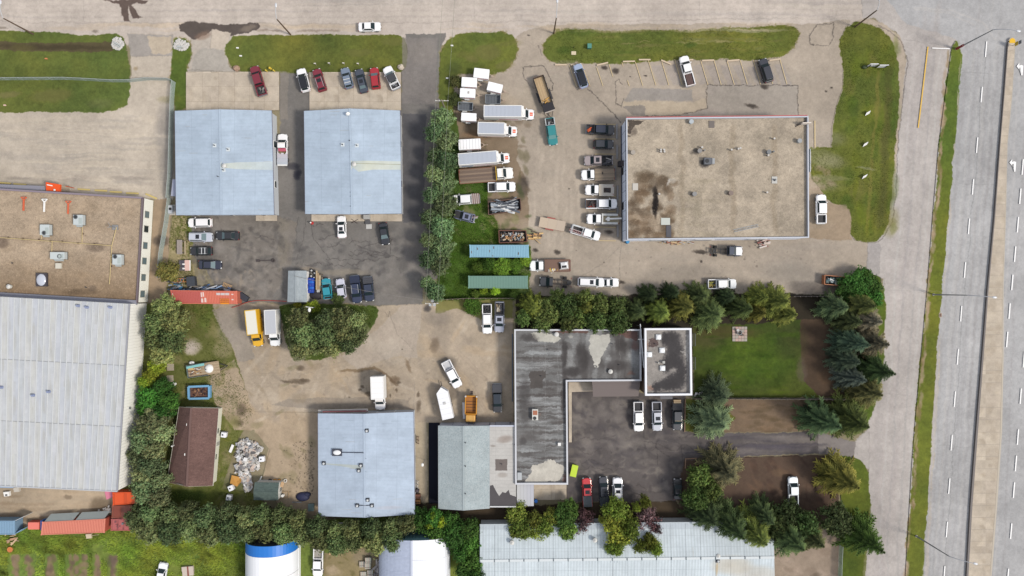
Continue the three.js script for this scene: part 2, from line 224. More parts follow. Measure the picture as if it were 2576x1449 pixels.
  for (const c of [[60, 120], [430, 250], [900, 130], [990, 105], [1170, 140], [1280, 110]]) blob(sx, c[0], c[1], 40, 12, 0, [126, 122, 62], 0.35);
  for (let i = 0; i < 30; i++) blob(sx, rr(1390, 2000), rr(75, 150), rr(20, 70), rr(2, 7), 0, i % 3 ? [132, 126, 72] : [76, 98, 42], 0.4);
  for (let i = 0; i < 14; i++) blob(sx, rr(1560, 1900), rr(103, 110), rr(14, 34), 1.6, -1, [176, 160, 110], 0.55); blob(sx, 1425, 126, 26, 14, 0, [66, 88, 36], 0.6); blob(sx, 1738, 112, 18, 10, 0, [66, 92, 44], 0.7);
  for (const [px, py, a, b] of [[1230, 130, 40, 24], [1270, 165, 30, 12], [1190, 150, 22, 10]]) blob(sx, px, py, a, b, 0, [134, 124, 72], 0.45); blob(sx, 1144, 180, 22, 30, 0, [82, 92, 50], 0.7);
  for (let i = 0; i < 60; i++) blob(sx, rr(2130, 2250), rr(80, 590), rr(8, 26), rr(14, 50), rr(-8, 12), [[126, 122, 56], [78, 100, 40], [110, 122, 40]][i % 3], 0.4);
  for (let i = 0; i < 12; i++) blob(sx, 2236 - i * 1.5, 170 + i * 34, 14, 40, 4, [92, 92, 48], 0.5); for (let i = 0; i < 12; i++) blob(sx, 2208 - i * 2.2, 200 + i * 33, 6, 36, 4, [146, 136, 62], 0.4);
  for (const [px, py] of [[2060, 425], [2080, 434], [2055, 452], [2092, 460], [2070, 470]]) blob(sx, px, py, 16, 10, 20, [158, 136, 112], 0.7); blob(sx, 2180, 424, 30, 4, 12, [160, 158, 130], 0.6);
  for (let i = 0; i < 24; i++) blob(sx, rr(2045, 2095), rr(415, 470), rr(2, 5), rr(2, 4), 0, [96, 96, 44], 0.7);
  for (const k of [10, 12, 13, 15]) { const z = ZONES.filter((q) => q[0] === 'lawn')[k - 9]?.[3]; if (z) for (let i = 0; i < z.length; i += 2) { const j = (i + 2) % z.length; for (let q = 0; q < 5; q++) { const u = rnd(); blob(sx, z[i] + (z[j] - z[i]) * u + rr(-2, 2), z[i + 1] + (z[j + 1] - z[i + 1]) * u + rr(-2, 2), rr(2, 8), rr(1, 3.5), rr(0, 180), q % 2 ? [158, 142, 100] : [128, 124, 66], 0.55); } } }
  // parking lot: patches, sealed cracks, oil
  for (let i = 0; i < 90; i++) blob(sx, rr(1310, 2100), rr(160, 740), rr(30, 120), rr(6, 30), rr(-4, 4), i % 2 ? [196, 183, 166] : [168, 158, 146], 0.3);
  for (let i = 0; i < 20; i++) blob(sx, rr(1340, 1460), rr(300, 620), rr(4, 9), rr(30, 90), 1, [204, 190, 172], 0.35);
  poly(sx, [1590, 223, 1742, 226, 1742, 253, 1566, 256], [158, 152, 146], 0.85); poly(sx, [1564, 258, 1742, 256, 1778, 250, 1780, 275, 1700, 290, 1624, 292, 1624, 268, 1564, 268], [194, 178, 156], 0.9); poly(sx, [1562, 268, 1624, 267, 1624, 292, 1590, 290], [146, 138, 130], 0.9);
  poly(sx, [1780, 218, 2006, 213, 2008, 290, 1700, 292, 1778, 276], [172, 163, 153], 0.9); poly(sx, [2040, 378, 2049, 310, 2049, 378], [200, 186, 168], 0.4);
  for (let i = 0; i < 10; i++) poly(sx, [1640 + i * 34, 166, 1664 + i * 34, 164, 1684 + i * 34, 214, 1660 + i * 34, 216], [166, 158, 154], 0.5);
  const seal = (p, w = 1.5) => line(sx, p, [84, 78, 74], w, 0.85);
  seal([1371, 168, 1314, 171, 1316, 196, 1326, 210, 1342, 220]); seal([1371, 168, 1382, 192, 1391, 212, 1390, 227, 1378, 230]); seal([1478, 224, 1500, 246, 1522, 268, 1560, 308]); seal([1546, 206, 1548, 230, 1548, 262, 1560, 268, 1566, 250]); seal([1546, 206, 1558, 196, 1566, 212]);
  seal([1780, 218, 1776, 250, 1780, 274, 1740, 282, 1690, 290, 1624, 291]); seal([1780, 218, 1850, 216, 2006, 213, 2008, 290]); seal([2040, 88, 2060, 58, 2096, 58, 2097, 96, 2090, 114, 2052, 113, 2042, 108, 2042, 80]); seal([1356, 116, 1366, 140], 1);
  line(sx, [1564, 605, 1560, 725], [120, 112, 104], 1.2, 0.7); line(sx, [1440, 708, 1520, 660, 1560, 622], [120, 112, 104], 1, 0.7); line(sx, [1330, 674, 1560, 676], [170, 160, 148], 1, 0.4); line(sx, [1410, 312, 1560, 310], [150, 142, 134], 1, 0.6);
  for (const [px, py, a, b] of [[1521, 170, 10, 7], [1548, 176, 12, 10], [1586, 192, 4, 3], [1624, 191, 5, 4], [1920, 219, 14, 8], [1890, 268, 22, 7], [1346, 630, 10, 7], [1405, 632, 12, 8], [1533, 582, 14, 8], [1760, 634, 24, 6], [1762, 658, 5, 5], [1310, 486, 9, 6], [1318, 470, 20, 34], [1452, 226, 3, 2], [1568, 709, 10, 5], [2080, 228, 5, 4], [2092, 222, 4, 3], [1330, 90, 5, 4], [1432, 474, 3, 2], [1450, 628, 2, 2], [1520, 660, 3, 2]]) { blob(sx, px, py, a, b, 10, [78, 70, 64], 0.85); blob(sx, px, py, a * 0.7, b * 0.7, 0, [70, 64, 60], 0.6); }
  blob(sx, 1720, 690, 120, 30, -2, [140, 132, 122], 0.5); blob(sx, 2000, 690, 110, 34, 5, [142, 136, 128], 0.5); blob(sx, 2050, 722, 80, 20, 0, [92, 86, 84], 0.7); blob(sx, 1880, 590, 150, 20, 0, [176, 160, 138], 0.5);
  for (let i = 0; i < 50; i++) blob(sx, rr(1570, 2050), rr(620, 730), rr(1, 3), rr(1, 3), 0, [110, 100, 90], 0.6);
  for (let i = 0; i < 8; i++) blob(sx, 1510, 330 + i * 37, 34, 12, 0, [140, 130, 120], 0.5);
  // muddy gravel, lot grass
  for (let i = 0; i < 80; i++) blob(sx, rr(1150, 1330), rr(290, 620), rr(6, 24), rr(4, 14), rr(0, 90), [[120, 104, 84], [170, 150, 126], [98, 92, 60]][i % 3], 0.5);
  blob(sx, 1315, 478, 14, 30, 0, [110, 100, 88], 0.7); blob(sx, 1240, 475, 20, 10, 0, [76, 70, 62], 0.8); blob(sx, 1200, 340, 46, 14, 0, [142, 108, 78], 0.6); blob(sx, 1250, 262, 100, 34, 0, [190, 174, 152], 0.7); blob(sx, 1340, 240, 50, 40, 0, [186, 173, 155], 0.8);
  for (let i = 0; i < 60; i++) blob(sx, rr(1110, 1330), rr(480, 750), rr(6, 26), rr(5, 18), rr(0, 90), [[66, 98, 30], [96, 120, 44], [60, 84, 34]][i % 3], 0.4);
  for (const [px, py] of [[1255, 548], [1260, 560], [1230, 540], [1285, 548], [1300, 560]]) blob(sx, px, py, 22, 8, 0, [176, 158, 132], 0.5);
  // back lot
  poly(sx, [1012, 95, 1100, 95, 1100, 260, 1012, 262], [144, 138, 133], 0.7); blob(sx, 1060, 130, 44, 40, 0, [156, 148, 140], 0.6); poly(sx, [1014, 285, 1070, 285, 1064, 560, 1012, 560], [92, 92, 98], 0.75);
  poly(sx, [704, 180, 728, 182, 722, 300, 704, 300], [150, 142, 132], 0.7); poly(sx, [478, 545, 700, 545, 728, 560, 722, 690, 680, 760, 600, 762, 556, 740], [138, 130, 121], 0.75); poly(sx, [700, 545, 748, 560, 746, 600, 735, 660, 700, 690], [146, 136, 124], 0.6); line(sx, [748, 545, 749, 610], [90, 86, 84], 1); for (let i = 0; i < 240; i++) blob(sx, rr(482, 724), rr(548, 755), rr(3, 14), rr(2, 9), rr(0, 180), i % 2 ? [162, 154, 144] : [98, 93, 90], 0.4); for (let i = 0; i < 90; i++) blob(sx, rr(740, 1060), rr(600, 690), rr(4, 18), rr(2, 8), rr(0, 180), i % 2 ? [138, 132, 126] : [86, 83, 84], 0.4);
  for (let i = 0; i < 110; i++) blob(sx, rr(490, 1060), rr(560, 755), rr(6, 40), rr(4, 18), rr(0, 180), i % 2 ? [150, 144, 138] : [94, 92, 92], 0.42);
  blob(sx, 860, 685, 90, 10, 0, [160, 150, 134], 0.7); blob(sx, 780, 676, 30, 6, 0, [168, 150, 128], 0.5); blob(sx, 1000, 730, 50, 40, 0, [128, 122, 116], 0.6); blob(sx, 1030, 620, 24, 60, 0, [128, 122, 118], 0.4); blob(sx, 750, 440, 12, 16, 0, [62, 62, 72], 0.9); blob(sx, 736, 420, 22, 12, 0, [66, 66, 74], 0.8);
  for (let i = 0; i < 40; i++) blob(sx, rr(500, 640), rr(680, 745), rr(4, 14), rr(3, 8), rr(0, 90), i % 2 ? [170, 156, 138] : [100, 96, 92], 0.5);
  const crack = (px, py, dx, n) => { const p = [px, py]; for (let i = 0; i < n; i++) { px += dx * rr(4, 13); py += rr(-7, 7); p.push(px, py); } line(sx, p, [72, 68, 68], 1.1, 0.8); };
  for (const c of [[784, 560, 1, 5], [800, 600, 1, 6], [820, 622, 1, 4], [875, 640, 1, 8], [880, 632, 1, 10], [900, 620, 1, 9], [925, 636, 1, 6], [965, 640, -1, 8], [820, 650, 1, 11], [770, 668, 1, 16], [900, 665, 1, 10], [880, 610, 1, 6], [640, 600, 1, 6]]) crack(...c);
  line(sx, [784, 560, 792, 600, 812, 630, 830, 650], [72, 68, 68], 1.1, 0.8); line(sx, [770, 545, 765, 600, 750, 650], [80, 76, 76], 1, 0.7); line(sx, [982, 600, 980, 640], [72, 68, 68], 1.2, 0.8); line(sx, [1000, 500, 1012, 545, 1060, 545], [84, 80, 80], 1, 0.7);
  // yard pavement: oil, tyre marks
  for (let i = 0; i < 120; i++) blob(sx, rr(600, 1285), rr(800, 1055), rr(10, 60), rr(5, 22), rr(0, 180), [[212, 198, 178], [158, 145, 130], [192, 168, 136]][i % 3], 0.42); for (let i = 0; i < 160; i++) blob(sx, rr(600, 1285), rr(900, 1060), rr(2, 9), rr(1.5, 5), rr(0, 180), i % 2 ? [140, 126, 110] : [208, 194, 174], 0.4); for (const dy2 of [0, 9, 40, 52]) { line(sx, [620, 940 + dy2 * 0.6, 760, 930 + dy2, 900, 905 + dy2, 1030, 870 + dy2, 1060, 790], [158, 144, 128], 3, 0.22); line(sx, [1060 + dy2, 800, 1100 + dy2, 880, 1180 + dy2, 960, 1230 + dy2 * 0.5, 1050], [156, 142, 124], 3, 0.25); }
  poly(sx, [1012, 768, 1062, 765, 1050, 900, 990, 900, 900, 930, 860, 900, 920, 850], [192, 180, 166], 0.6); blob(sx, 1110, 850, 30, 70, 5, [146, 134, 120], 0.6); blob(sx, 1095, 870, 14, 24, 10, [116, 100, 84], 0.7); blob(sx, 1100, 800, 44, 24, 0, [140, 130, 120], 0.6); blob(sx, 1075, 775, 12, 12, 0, [66, 64, 68], 0.8); blob(sx, 1120, 930, 44, 34, 0, [150, 138, 122], 0.7); blob(sx, 1125, 915, 30, 22, 0, [98, 94, 90], 0.6); blob(sx, 1140, 990, 14, 24, 10, [100, 92, 84], 0.6);
  poly(sx, [720, 1006, 800, 1002, 930, 1000, 1030, 1004, 1030, 1026, 800, 1030, 720, 1026, 680, 1016], [150, 140, 128], 0.6); poly(sx, [1042, 1062, 1075, 1062, 1075, 1265, 1042, 1262], [196, 180, 156], 0.9);
  line(sx, [860, 934, 940, 928, 970, 940, 990, 958, 1002, 966], [112, 90, 68], 6, 0.55); blob(sx, 995, 955, 16, 12, 0, [104, 84, 64], 0.7); blob(sx, 1028, 920, 6, 22, -20, [130, 108, 84], 0.7); blob(sx, 900, 932, 60, 5, -4, [150, 128, 100], 0.6);
  for (const [px, py, a, b] of [[750, 960, 28, 8], [765, 958, 16, 5], [755, 925, 12, 8], [720, 960, 20, 5], [910, 972, 6, 5], [905, 980, 5, 4], [926, 990, 10, 8], [998, 980, 4, 7], [982, 992, 3, 7], [1006, 962, 7, 4], [1054, 1020, 8, 20], [1052, 990, 5, 9], [1012, 880, 3, 2], [608, 1030, 16, 22], [600, 1062, 16, 10], [880, 1000, 4, 3]]) blob(sx, px, py, a, b, 8, [96, 82, 68], 0.75);
  line(sx, [978, 785, 1000, 840, 1028, 870, 1044, 884], [130, 120, 108], 1, 0.7); line(sx, [968, 784, 976, 800, 978, 782], [110, 102, 92], 1.2, 0.7); line(sx, [990, 986, 990, 1030, 984, 1036], [150, 136, 116], 1.4, 0.7); line(sx, [1042, 960, 1042, 1062], [150, 140, 126], 1.2, 0.8); line(sx, [640, 1040, 720, 1040], [156, 144, 126], 1, 0.5);
  for (let i = 0; i < 70; i++) blob(sx, rr(560, 800), rr(910, 1290), rr(5, 26), rr(4, 16), rr(0, 180), [[196, 176, 148], [150, 132, 106], [128, 122, 84]][i % 3], 0.4);
  for (let i = 0; i < 240; i++) blob(sx, 790 - Math.abs(rr(-1, 1) * rr(0, 90)), rr(1110, 1240), rr(1, 2.6), rr(1, 2), 0, [84, 74, 64], 0.7);
  for (let i = 0; i < 130; i++) blob(sx, rr(380, 600), rr(770, 1300), rr(6, 24), rr(5, 20), rr(0, 180), [[92, 104, 46], [166, 150, 110], [120, 122, 60], [142, 130, 92]][i % 4], 0.5);
  blob(sx, 486, 876, 26, 24, 0, [206, 190, 176], 0.95); blob(sx, 480, 880, 18, 20, 30, [208, 194, 182], 0.95); blob(sx, 560, 880, 30, 30, 0, [178, 160, 134], 0.6); blob(sx, 540, 950, 24, 26, 0, [180, 160, 132], 0.6); blob(sx, 590, 830, 50, 46, 0, [168, 156, 142], 0.7); blob(sx, 520, 800, 26, 40, 0, [110, 116, 56], 0.6);
  poly(sx, [536, 780, 600, 766, 640, 900, 600, 912], [166, 156, 144], 0.85);
  blob(sx, 580, 1235, 60, 40, 0, [74, 86, 42], 0.6); blob(sx, 470, 1250, 60, 20, 0, [60, 84, 34], 0.7);
  // weed patch near left garage
  for (let i = 0; i < 130; i++) blob(sx, rr(432, 482), rr(545, 720), rr(2, 7), rr(2, 6), 0, i % 2 ? [98, 108, 44] : [196, 178, 138], 0.6); blob(sx, 476, 576, 8, 40, 0, [82, 104, 40], 0.7); blob(sx, 404, 608, 26, 16, 0, [78, 70, 66], 0.8);
  // gravel yard, meadow
  for (let i = 0; i < 60; i++) blob(sx, rr(0, 280), rr(1235, 1320), rr(20, 60), rr(2, 8), 0, i % 3 ? [196, 174, 146] : [160, 138, 112], 0.4); blob(sx, 170, 1250, 14, 8, 0, [120, 104, 88], 0.7); blob(sx, 255, 1272, 36, 30, 0, [104, 88, 70], 0.7); blob(sx, 150, 1304, 150, 9, 0, [112, 94, 74], 0.7); blob(sx, 20, 1298, 50, 10, 0, [120, 102, 84], 0.7);
  for (let i = 0; i < 260; i++) { const px = rr(-20, 620), py = rr(1345, 1530); blob(sx, px, py, rr(4, 16), rr(2, 5), -35, [[80, 108, 44], [136, 158, 62], [150, 156, 76], [92, 122, 54]][i % 4], 0.55); }
  for (const [px, w] of STRIPS) { for (let k = 0; k < 34; k++) blob(sx, px + rr(-w, w) * 0.6, rr(1398, 1530), rr(5, 10), rr(6, 16), 0, k % 3 ? [150, 126, 102] : [118, 98, 84], 0.75); }
  blob(sx, 280, 1412, 16, 18, 0, [90, 78, 74], 0.6); blob(sx, 320, 1380, 40, 22, 0, [132, 152, 44], 0.5); for (let i = 0; i < 60; i++) blob(sx, rr(820, 950), rr(1390, 1520), rr(4, 14), rr(3, 9), rr(0, 90), i % 2 ? [110, 106, 58] : [186, 166, 132], 0.5); blob(sx, 838, 1434, 20, 18, 0, [200, 178, 148], 0.8); blob(sx, 920, 1400, 40, 30, 0, [150, 136, 120], 0.6);
  // office lot
  for (let i = 0; i < 100; i++) blob(sx, rr(1436, 1720), rr(990, 1260), rr(8, 34), rr(4, 14), rr(-10, 10), i % 2 ? [140, 132, 126] : [84, 80, 84], 0.45);
  for (let i = 0; i < 40; i++) blob(sx, rr(1440, 1700), rr(1000, 1150), rr(10, 30), rr(8, 22), rr(0, 90), [142, 134, 128], 0.4);
  for (let i = 0; i < 60; i++) blob(sx, rr(1720, 2060), rr(1090, 1145), rr(30, 90), rr(2, 8), 0, i % 2 ? [132, 124, 120] : [84, 80, 88], 0.4); blob(sx, 2000, 1105, 80, 14, 4, [150, 140, 132], 0.6); blob(sx, 1960, 1128, 120, 10, 2, [88, 84, 94], 0.6);
  for (let i = 0; i < 160; i++) blob(sx, rr(1436, 1720), rr(990, 1255), rr(3, 14), rr(2, 7), rr(0, 180), i % 3 ? [136, 128, 120] : [74, 70, 72], 0.45);
  for (const c of [[1460, 1105, 1, 9], [1465, 1135, 1, 6], [1620, 1110, 1, 8], [1640, 1135, 1, 5], [1705, 1100, 1, 5], [1440, 1190, 1, 16], [1460, 1160, 1, 12], [1600, 1220, 1, 8], [1560, 1020, 1, 6], [1700, 1130, 1, 24]]) crack(...c); line(sx, [1652, 1110, 1650, 1170], [64, 60, 62], 1.2, 0.8); line(sx, [1710, 1120, 1716, 1160], [64, 60, 62], 1.2, 0.8);
  // garden
  blob(sx, 1900, 905, 130, 76, 0, [88, 110, 34], 0.6); blob(sx, 1780, 850, 60, 40, 0, [92, 84, 54], 0.6); blob(sx, 1990, 860, 50, 60, 0, [76, 74, 44], 0.5); for (let i = 0; i < 60; i++) blob(sx, rr(1755, 2010), rr(840, 990), rr(12, 40), rr(4, 10), 0, i % 2 ? [84, 106, 30] : [52, 72, 20], 0.3); blob(sx, 1830, 835, 100, 20, 0, [86, 78, 44], 0.7); blob(sx, 2015, 930, 16, 40, 0, [112, 98, 88], 0.6); blob(sx, 2080, 950, 34, 24, 0, [112, 88, 66], 0.5);
  for (let i = 0; i < 60; i++) blob(sx, rr(1860, 2060), rr(1010, 1080), rr(10, 30), rr(4, 10), 0, i % 2 ? [136, 112, 88] : [92, 78, 56], 0.4); for (let i = 0; i < 60; i++) blob(sx, rr(1880, 2110), rr(1156, 1290), rr(10, 30), rr(4, 12), rr(0, 90), i % 2 ? [118, 92, 74] : [74, 56, 50], 0.4);
  blob(sx, 1960, 1190, 30, 12, 0, [128, 104, 80], 0.5); for (let i = 0; i < 30; i++) blob(sx, rr(1955, 2100), rr(1370, 1520), rr(8, 26), rr(4, 14), rr(0, 90), i % 2 ? [184, 164, 146] : [140, 122, 106], 0.5); blob(sx, 2052, 1450, 20, 12, -30, [96, 84, 72], 0.6);
  sx.setTransform(1, 0, 0, 1, 0, 0); grain(sx, 2048, 1152, 0.075, 0.085, 2.2);
}
const SITE = mapMat(siteC, { spec: 0.25 });
const struct = (name, geo, mat, label) => { const m = shadows(new THREE.Mesh(geo, mat)); m.name = numbered(name); m.userData.kind = 'structure'; if (label) m.userData.label = label; scene.add(m); return m; };
{ // open country out to the horizon, then the surveyed sheet, then each surface on it
  const [c, x] = canvas(512, 512); x.fillStyle = rgb(128, 128, 88); x.fillRect(0, 0, 512, 512); for (let i = 0; i < 200; i++) blob(x, rr(0, 512), rr(0, 512), rr(10, 60), rr(10, 40), rr(0, 180), i % 2 ? [104, 114, 66] : [152, 142, 108], 0.4); grain(x, 512, 512, 0.08, 0.14, 2);
  const gm = mapMat(c, { repeat: true, spec: 0.2 }), R = 3000;
  struct('ground', slab(ccw([V(-R, -0.06, -R), V(R, -0.06, -R), V(R, -0.06, R), V(-R, -0.06, R)]), 0.5, (p) => [p.x / 60, p.z / 60]), gm, 'open ground round the industrial lots');
  struct('yard_ground', slab(ccw([at(MX, MY), at(MX + MW, MY), at(MX + MW, MY + MH), at(MX, MY + MH)].map((p) => dy(p, -0.03))), 0.02, siteUV), SITE, 'hard-packed ground between the lots');
}
const zoneMesh = [];
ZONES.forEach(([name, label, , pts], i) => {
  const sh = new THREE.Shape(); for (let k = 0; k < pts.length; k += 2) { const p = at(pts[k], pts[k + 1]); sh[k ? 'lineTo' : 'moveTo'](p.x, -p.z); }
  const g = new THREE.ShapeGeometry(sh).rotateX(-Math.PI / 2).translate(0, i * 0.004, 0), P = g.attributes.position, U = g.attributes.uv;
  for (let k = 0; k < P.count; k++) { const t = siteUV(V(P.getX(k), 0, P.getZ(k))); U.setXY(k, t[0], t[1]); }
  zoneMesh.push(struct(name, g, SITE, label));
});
const GY = ZONES.length * 0.004, lot = zoneMesh[2], hwy = zoneMesh[1];
// painted markings
const YEL = M(238, 196, 92, { rough: 0.8 }), WPAINT = M(246, 246, 246, { rough: 0.8 }), FADED = M(224, 202, 156, { rough: 0.9 });
function mark(name, pts, mat, parent, y = GY + 0.008) { const q = pts.map((p) => dy(at(p[0], p[1]), y)); part(name, slab(ccw(q), 0.006), mat, parent); }
function stroke(name, x0, y0, x1, y1, w, mat, parent, y) { const L = Math.hypot(x1 - x0, y1 - y0), nx = -(y1 - y0) / L * w / 2, ny = (x1 - x0) / L * w / 2; mark(name, [[x0 + nx, y0 + ny], [x1 + nx, y1 + ny], [x1 - nx, y1 - ny], [x0 - nx, y0 - ny]], mat, parent, y); }
for (const [px, py] of [[2481, 105], [2470, 219], [2458.5, 346], [2448, 451], [2438, 550], [2428, 660], [2418.5, 769.5], [2410, 878], [2402.5, 984.5], [2394.5, 1094], [2388.5, 1203], [2382.5, 1312], [2376, 1423]]) stroke('lane_dash', px, py, px - 3.2, py + 39, 2.6, WPAINT, hwy);
for (const [px, py] of [[2573, 401], [2567, 474.5], [2561, 546], [2554, 620], [2547, 691], [2540, 763], [2534, 834.5], [2576, 885], [2568, 977], [2561, 1079.5], [2556, 1146], [2551, 1213], [2544, 1316], [2536, 1430]]) stroke('lane_dash', px, py, px - 3.2, py + 39, 3, WPAINT, hwy);
stroke('centre_line', 2333.5, 118, 2309, 322, 3, YEL, hwy); stroke('stop_line', 2344, 121.5, 2388, 123, 2.2, WPAINT, hwy);
for (const [ax, ay] of [[2570, 170], [2552, 412]]) { // worn left-turn arrows
  mark('turn_arrow', [[ax - 2, ay + 20], [ax + 1, ay + 20], [ax + 3, ay - 4], [ax - 2, ay - 6], [ax - 9, ay - 4], [ax - 8, ay + 1], [ax - 3, ay]], WPAINT, hwy); mark('turn_arrow', [[ax - 8, ay + 5], [ax - 7, ay - 11], [ax - 14, ay - 3]], WPAINT, hwy, GY + 0.016);
}
const T1 = (x, y) => [1288 + x / 4, y / 4];
for (const [a, b, c, d] of [[575, 660, 650, 875], [705, 655, 785, 870], [850, 680, 915, 868], [975, 650, 1015, 775], [1105, 630, 1117, 670], [1160, 810, 1180, 868], [1240, 625, 1315, 865], [1370, 610, 1447, 860], [1505, 620, 1577, 860], [1635, 600, 1708, 855], [1768, 600, 1840, 855], [1897, 610, 1970, 855], [2030, 605, 2103, 855], [2163, 620, 2235, 853], [2295, 610, 2366, 851], [2425, 605, 2497, 851], [2555, 600, 2620, 846], [2694, 600, 2764, 850]]) stroke('stall_line', ...T1(a, b), ...T1(c, d), 1.5, FADED, lot);
for (const y of [313, 350, 388, 455, 494, 532, 571, 605]) stroke('stall_line', y > 440 && y < 560 ? 1528 : 1496, y, 1549, y + (y > 560 ? 1 : 0), 1.6, FADED, lot);
stroke('stall_line', 2049, 304, 2049.5, 372, 2.6, FADED, lot);
// concrete slabs of the two garage aprons
function apron(xs, ys, label) {
  const base = struct('concrete_apron', slab(ccw([at(xs[0], ys[0]), at(xs.at(-1), ys[0]), at(xs.at(-1), ys.at(-1)), at(xs[0], ys.at(-1))].map((p) => dy(p, GY + 0.032))), 0.1), M(150, 138, 124, { rough: 1 }), label);
  for (let i = 0; i + 1 < xs.length; i++) for (let j = 0; j + 1 < ys.length; j++) {
    const g = 0.2, q = ccw([at(xs[i] + g, ys[j] + g), at(xs[i + 1] - g, ys[j] + g), at(xs[i + 1] - g, ys[j + 1] - g), at(xs[i] + g, ys[j + 1] - g)].map((p) => dy(p, GY + 0.05)));
    part('concrete_slab', slab(q, 0.05, (p) => [p.x / 9, p.z / 9]), APRON[(i * 3 + j * 5 + (rnd() * 3 | 0)) % 3], base);
  }
}
const APRON = [0, 1, 2].map((k) => { const [c, x] = canvas(256, 256); x.fillStyle = [rgb(201, 187, 168), rgb(198, 184, 166), rgb(204, 190, 171)][k]; x.fillRect(0, 0, 256, 256); for (let i = 0; i < 26; i++) blob(x, rr(0, 256), rr(0, 256), rr(10, 60), rr(10, 40), rr(0, 180), i % 2 ? [180, 164, 142] : [214, 200, 178], 0.35); grain(x, 256, 256, 0.06, 0.1, 2); return mapMat(c, { repeat: true }); });
apron([469, 511, 551, 591, 629, 666, 703], [181, 218, 256, 278], 'square concrete slabs in front of the left garage');
apron([779, 816, 852, 890, 931, 974, 1009], [182, 219, 256, 278], 'square concrete slabs in front of the right garage');
apron([784, 823, 862, 901, 939, 976, 1012], [536, 557], 'concrete slabs along the back of the right garage');
apron([1343, 1387, 1425], [1218, 1231, 1257], 'concrete pad behind the office annex');
apron([644, 664, 698], [541, 556], 'concrete strip behind the left garage');
{ // raised concrete median between the carriageways
  const L = [[2532, 108], [2522, 240], [2512, 362], [2498, 545], [2481, 724], [2467, 900], [2452, 1086], [2438, 1270], [2428, 1449], [2400, 1900]], Rr = [[2551, 104], [2543, 240], [2531, 362], [2527, 545], [2521, 724], [2521, 900], [2517, 1086], [2505, 1270], [2491, 1449], [2460, 1900]];
  const isl = new THREE.Group(); isl.name = numbered('median_island'); isl.userData = { kind: 'structure', label: 'raised concrete median with a dark kerb between the carriageways' }; scene.add(isl);
  const mk = (i, f, g) => [lerp(at(...L[i]), at(...Rr[i]), f), lerp(at(...L[i + 1]), at(...Rr[i + 1]), f), lerp(at(...L[i + 1]), at(...Rr[i + 1]), g), lerp(at(...L[i]), at(...Rr[i]), g)];
  for (let i = 0; i + 1 < L.length; i++) { // cast in lengths, each a slab of its own
    part('kerb', slab(ccw(mk(i, 0, 0.07).map((p) => dy(p, 0.44))), 0.5), M(122, 116, 114), isl); part('median_core', slab(ccw(mk(i, 0.07, 0.935).map((p) => dy(p, 0.405))), 0.4), M(168, 160, 148), isl);
    for (let k = 0; k < 6; k++) {
      const q = mk(i, 0.075, 0.93), A = lerp(q[0], q[1], k / 6 + 0.002), B = lerp(q[0], q[1], (k + 1) / 6 - 0.002), C = lerp(q[3], q[2], (k + 1) / 6 - 0.002), D = lerp(q[3], q[2], k / 6 + 0.002);
      part('concrete_slab', slab(ccw([A, B, C, D].map((p) => dy(p, 0.425))), 0.018, (p) => [p.x / 9, p.z / 9]), APRON[(i + k + (rnd() * 3 | 0)) % 3], isl);
    }
    part('kerb', slab(ccw(mk(i, 0.935, 1).map((p) => dy(p, 0.435))), 0.45), M(198, 188, 172), isl);
  }
  const nose = []; for (let k = 0; k <= 14; k++) { const a = Math.PI * (k / 14); nose.push(dy(at(2543 + 9 * Math.cos(a), 105 - 9 * Math.sin(a)), 0.43)); }
  part('median_nose', slab(ccw(nose), 0.45), M(196, 186, 172), isl);
  const yn = []; for (let k = 0; k <= 14; k++) { const a = Math.PI * (k / 14); yn.push(dy(at(2543 + 7.5 * Math.cos(a), 107 - 9 * Math.sin(a)), 0.47)); } yn.unshift(dy(at(2550.5, 110), 0.47)); yn.push(dy(at(2535.5, 110), 0.47));
  part('nose_paint', slab(ccw(yn), 0.03), M(246, 196, 30), isl);
}
// ---------- buildings ----------
const pxUV = (x0, y0, x1, y1, h) => (p) => [((p.x / (1 - h / H) * S + CX) - x0) / (x1 - x0), 1 - ((p.z / (1 - h / H) * S + CY) - y0) / (y1 - y0)];
function roofMat(x0, y0, x1, y1, W, Hh, fn, o = {}) {
  const [c, x] = canvas(W, Hh); x.setTransform(W / (x1 - x0), 0, 0, Hh / (y1 - y0), -x0 * W / (x1 - x0), -y0 * Hh / (y1 - y0));
  fn(x); x.setTransform(1, 0, 0, 1, 0, 0); grain(x, W, Hh, o.fine ?? 0.03, o.coarse ?? 0.05, o.warp ?? 0, o.ns ?? 1); return mapMat(c, o);
}
function rebase(g, p) { for (const c of g.children) c.position.sub(p); g.position.copy(p); return g; }
const mid = (l) => l.reduce((s, p) => s.add(p), V(0, 0, 0)).multiplyScalar(1 / l.length);
const shrink = (q, d) => { const c = mid(q); return q.map((p) => { const e = p.clone().sub(c); return V(c.x + e.x - Math.sign(e.x) * d, p.y, c.z + e.z - Math.sign(e.z) * d); }); };
const flat = (q, y) => q.map((p) => V(p.x, y, p.z));
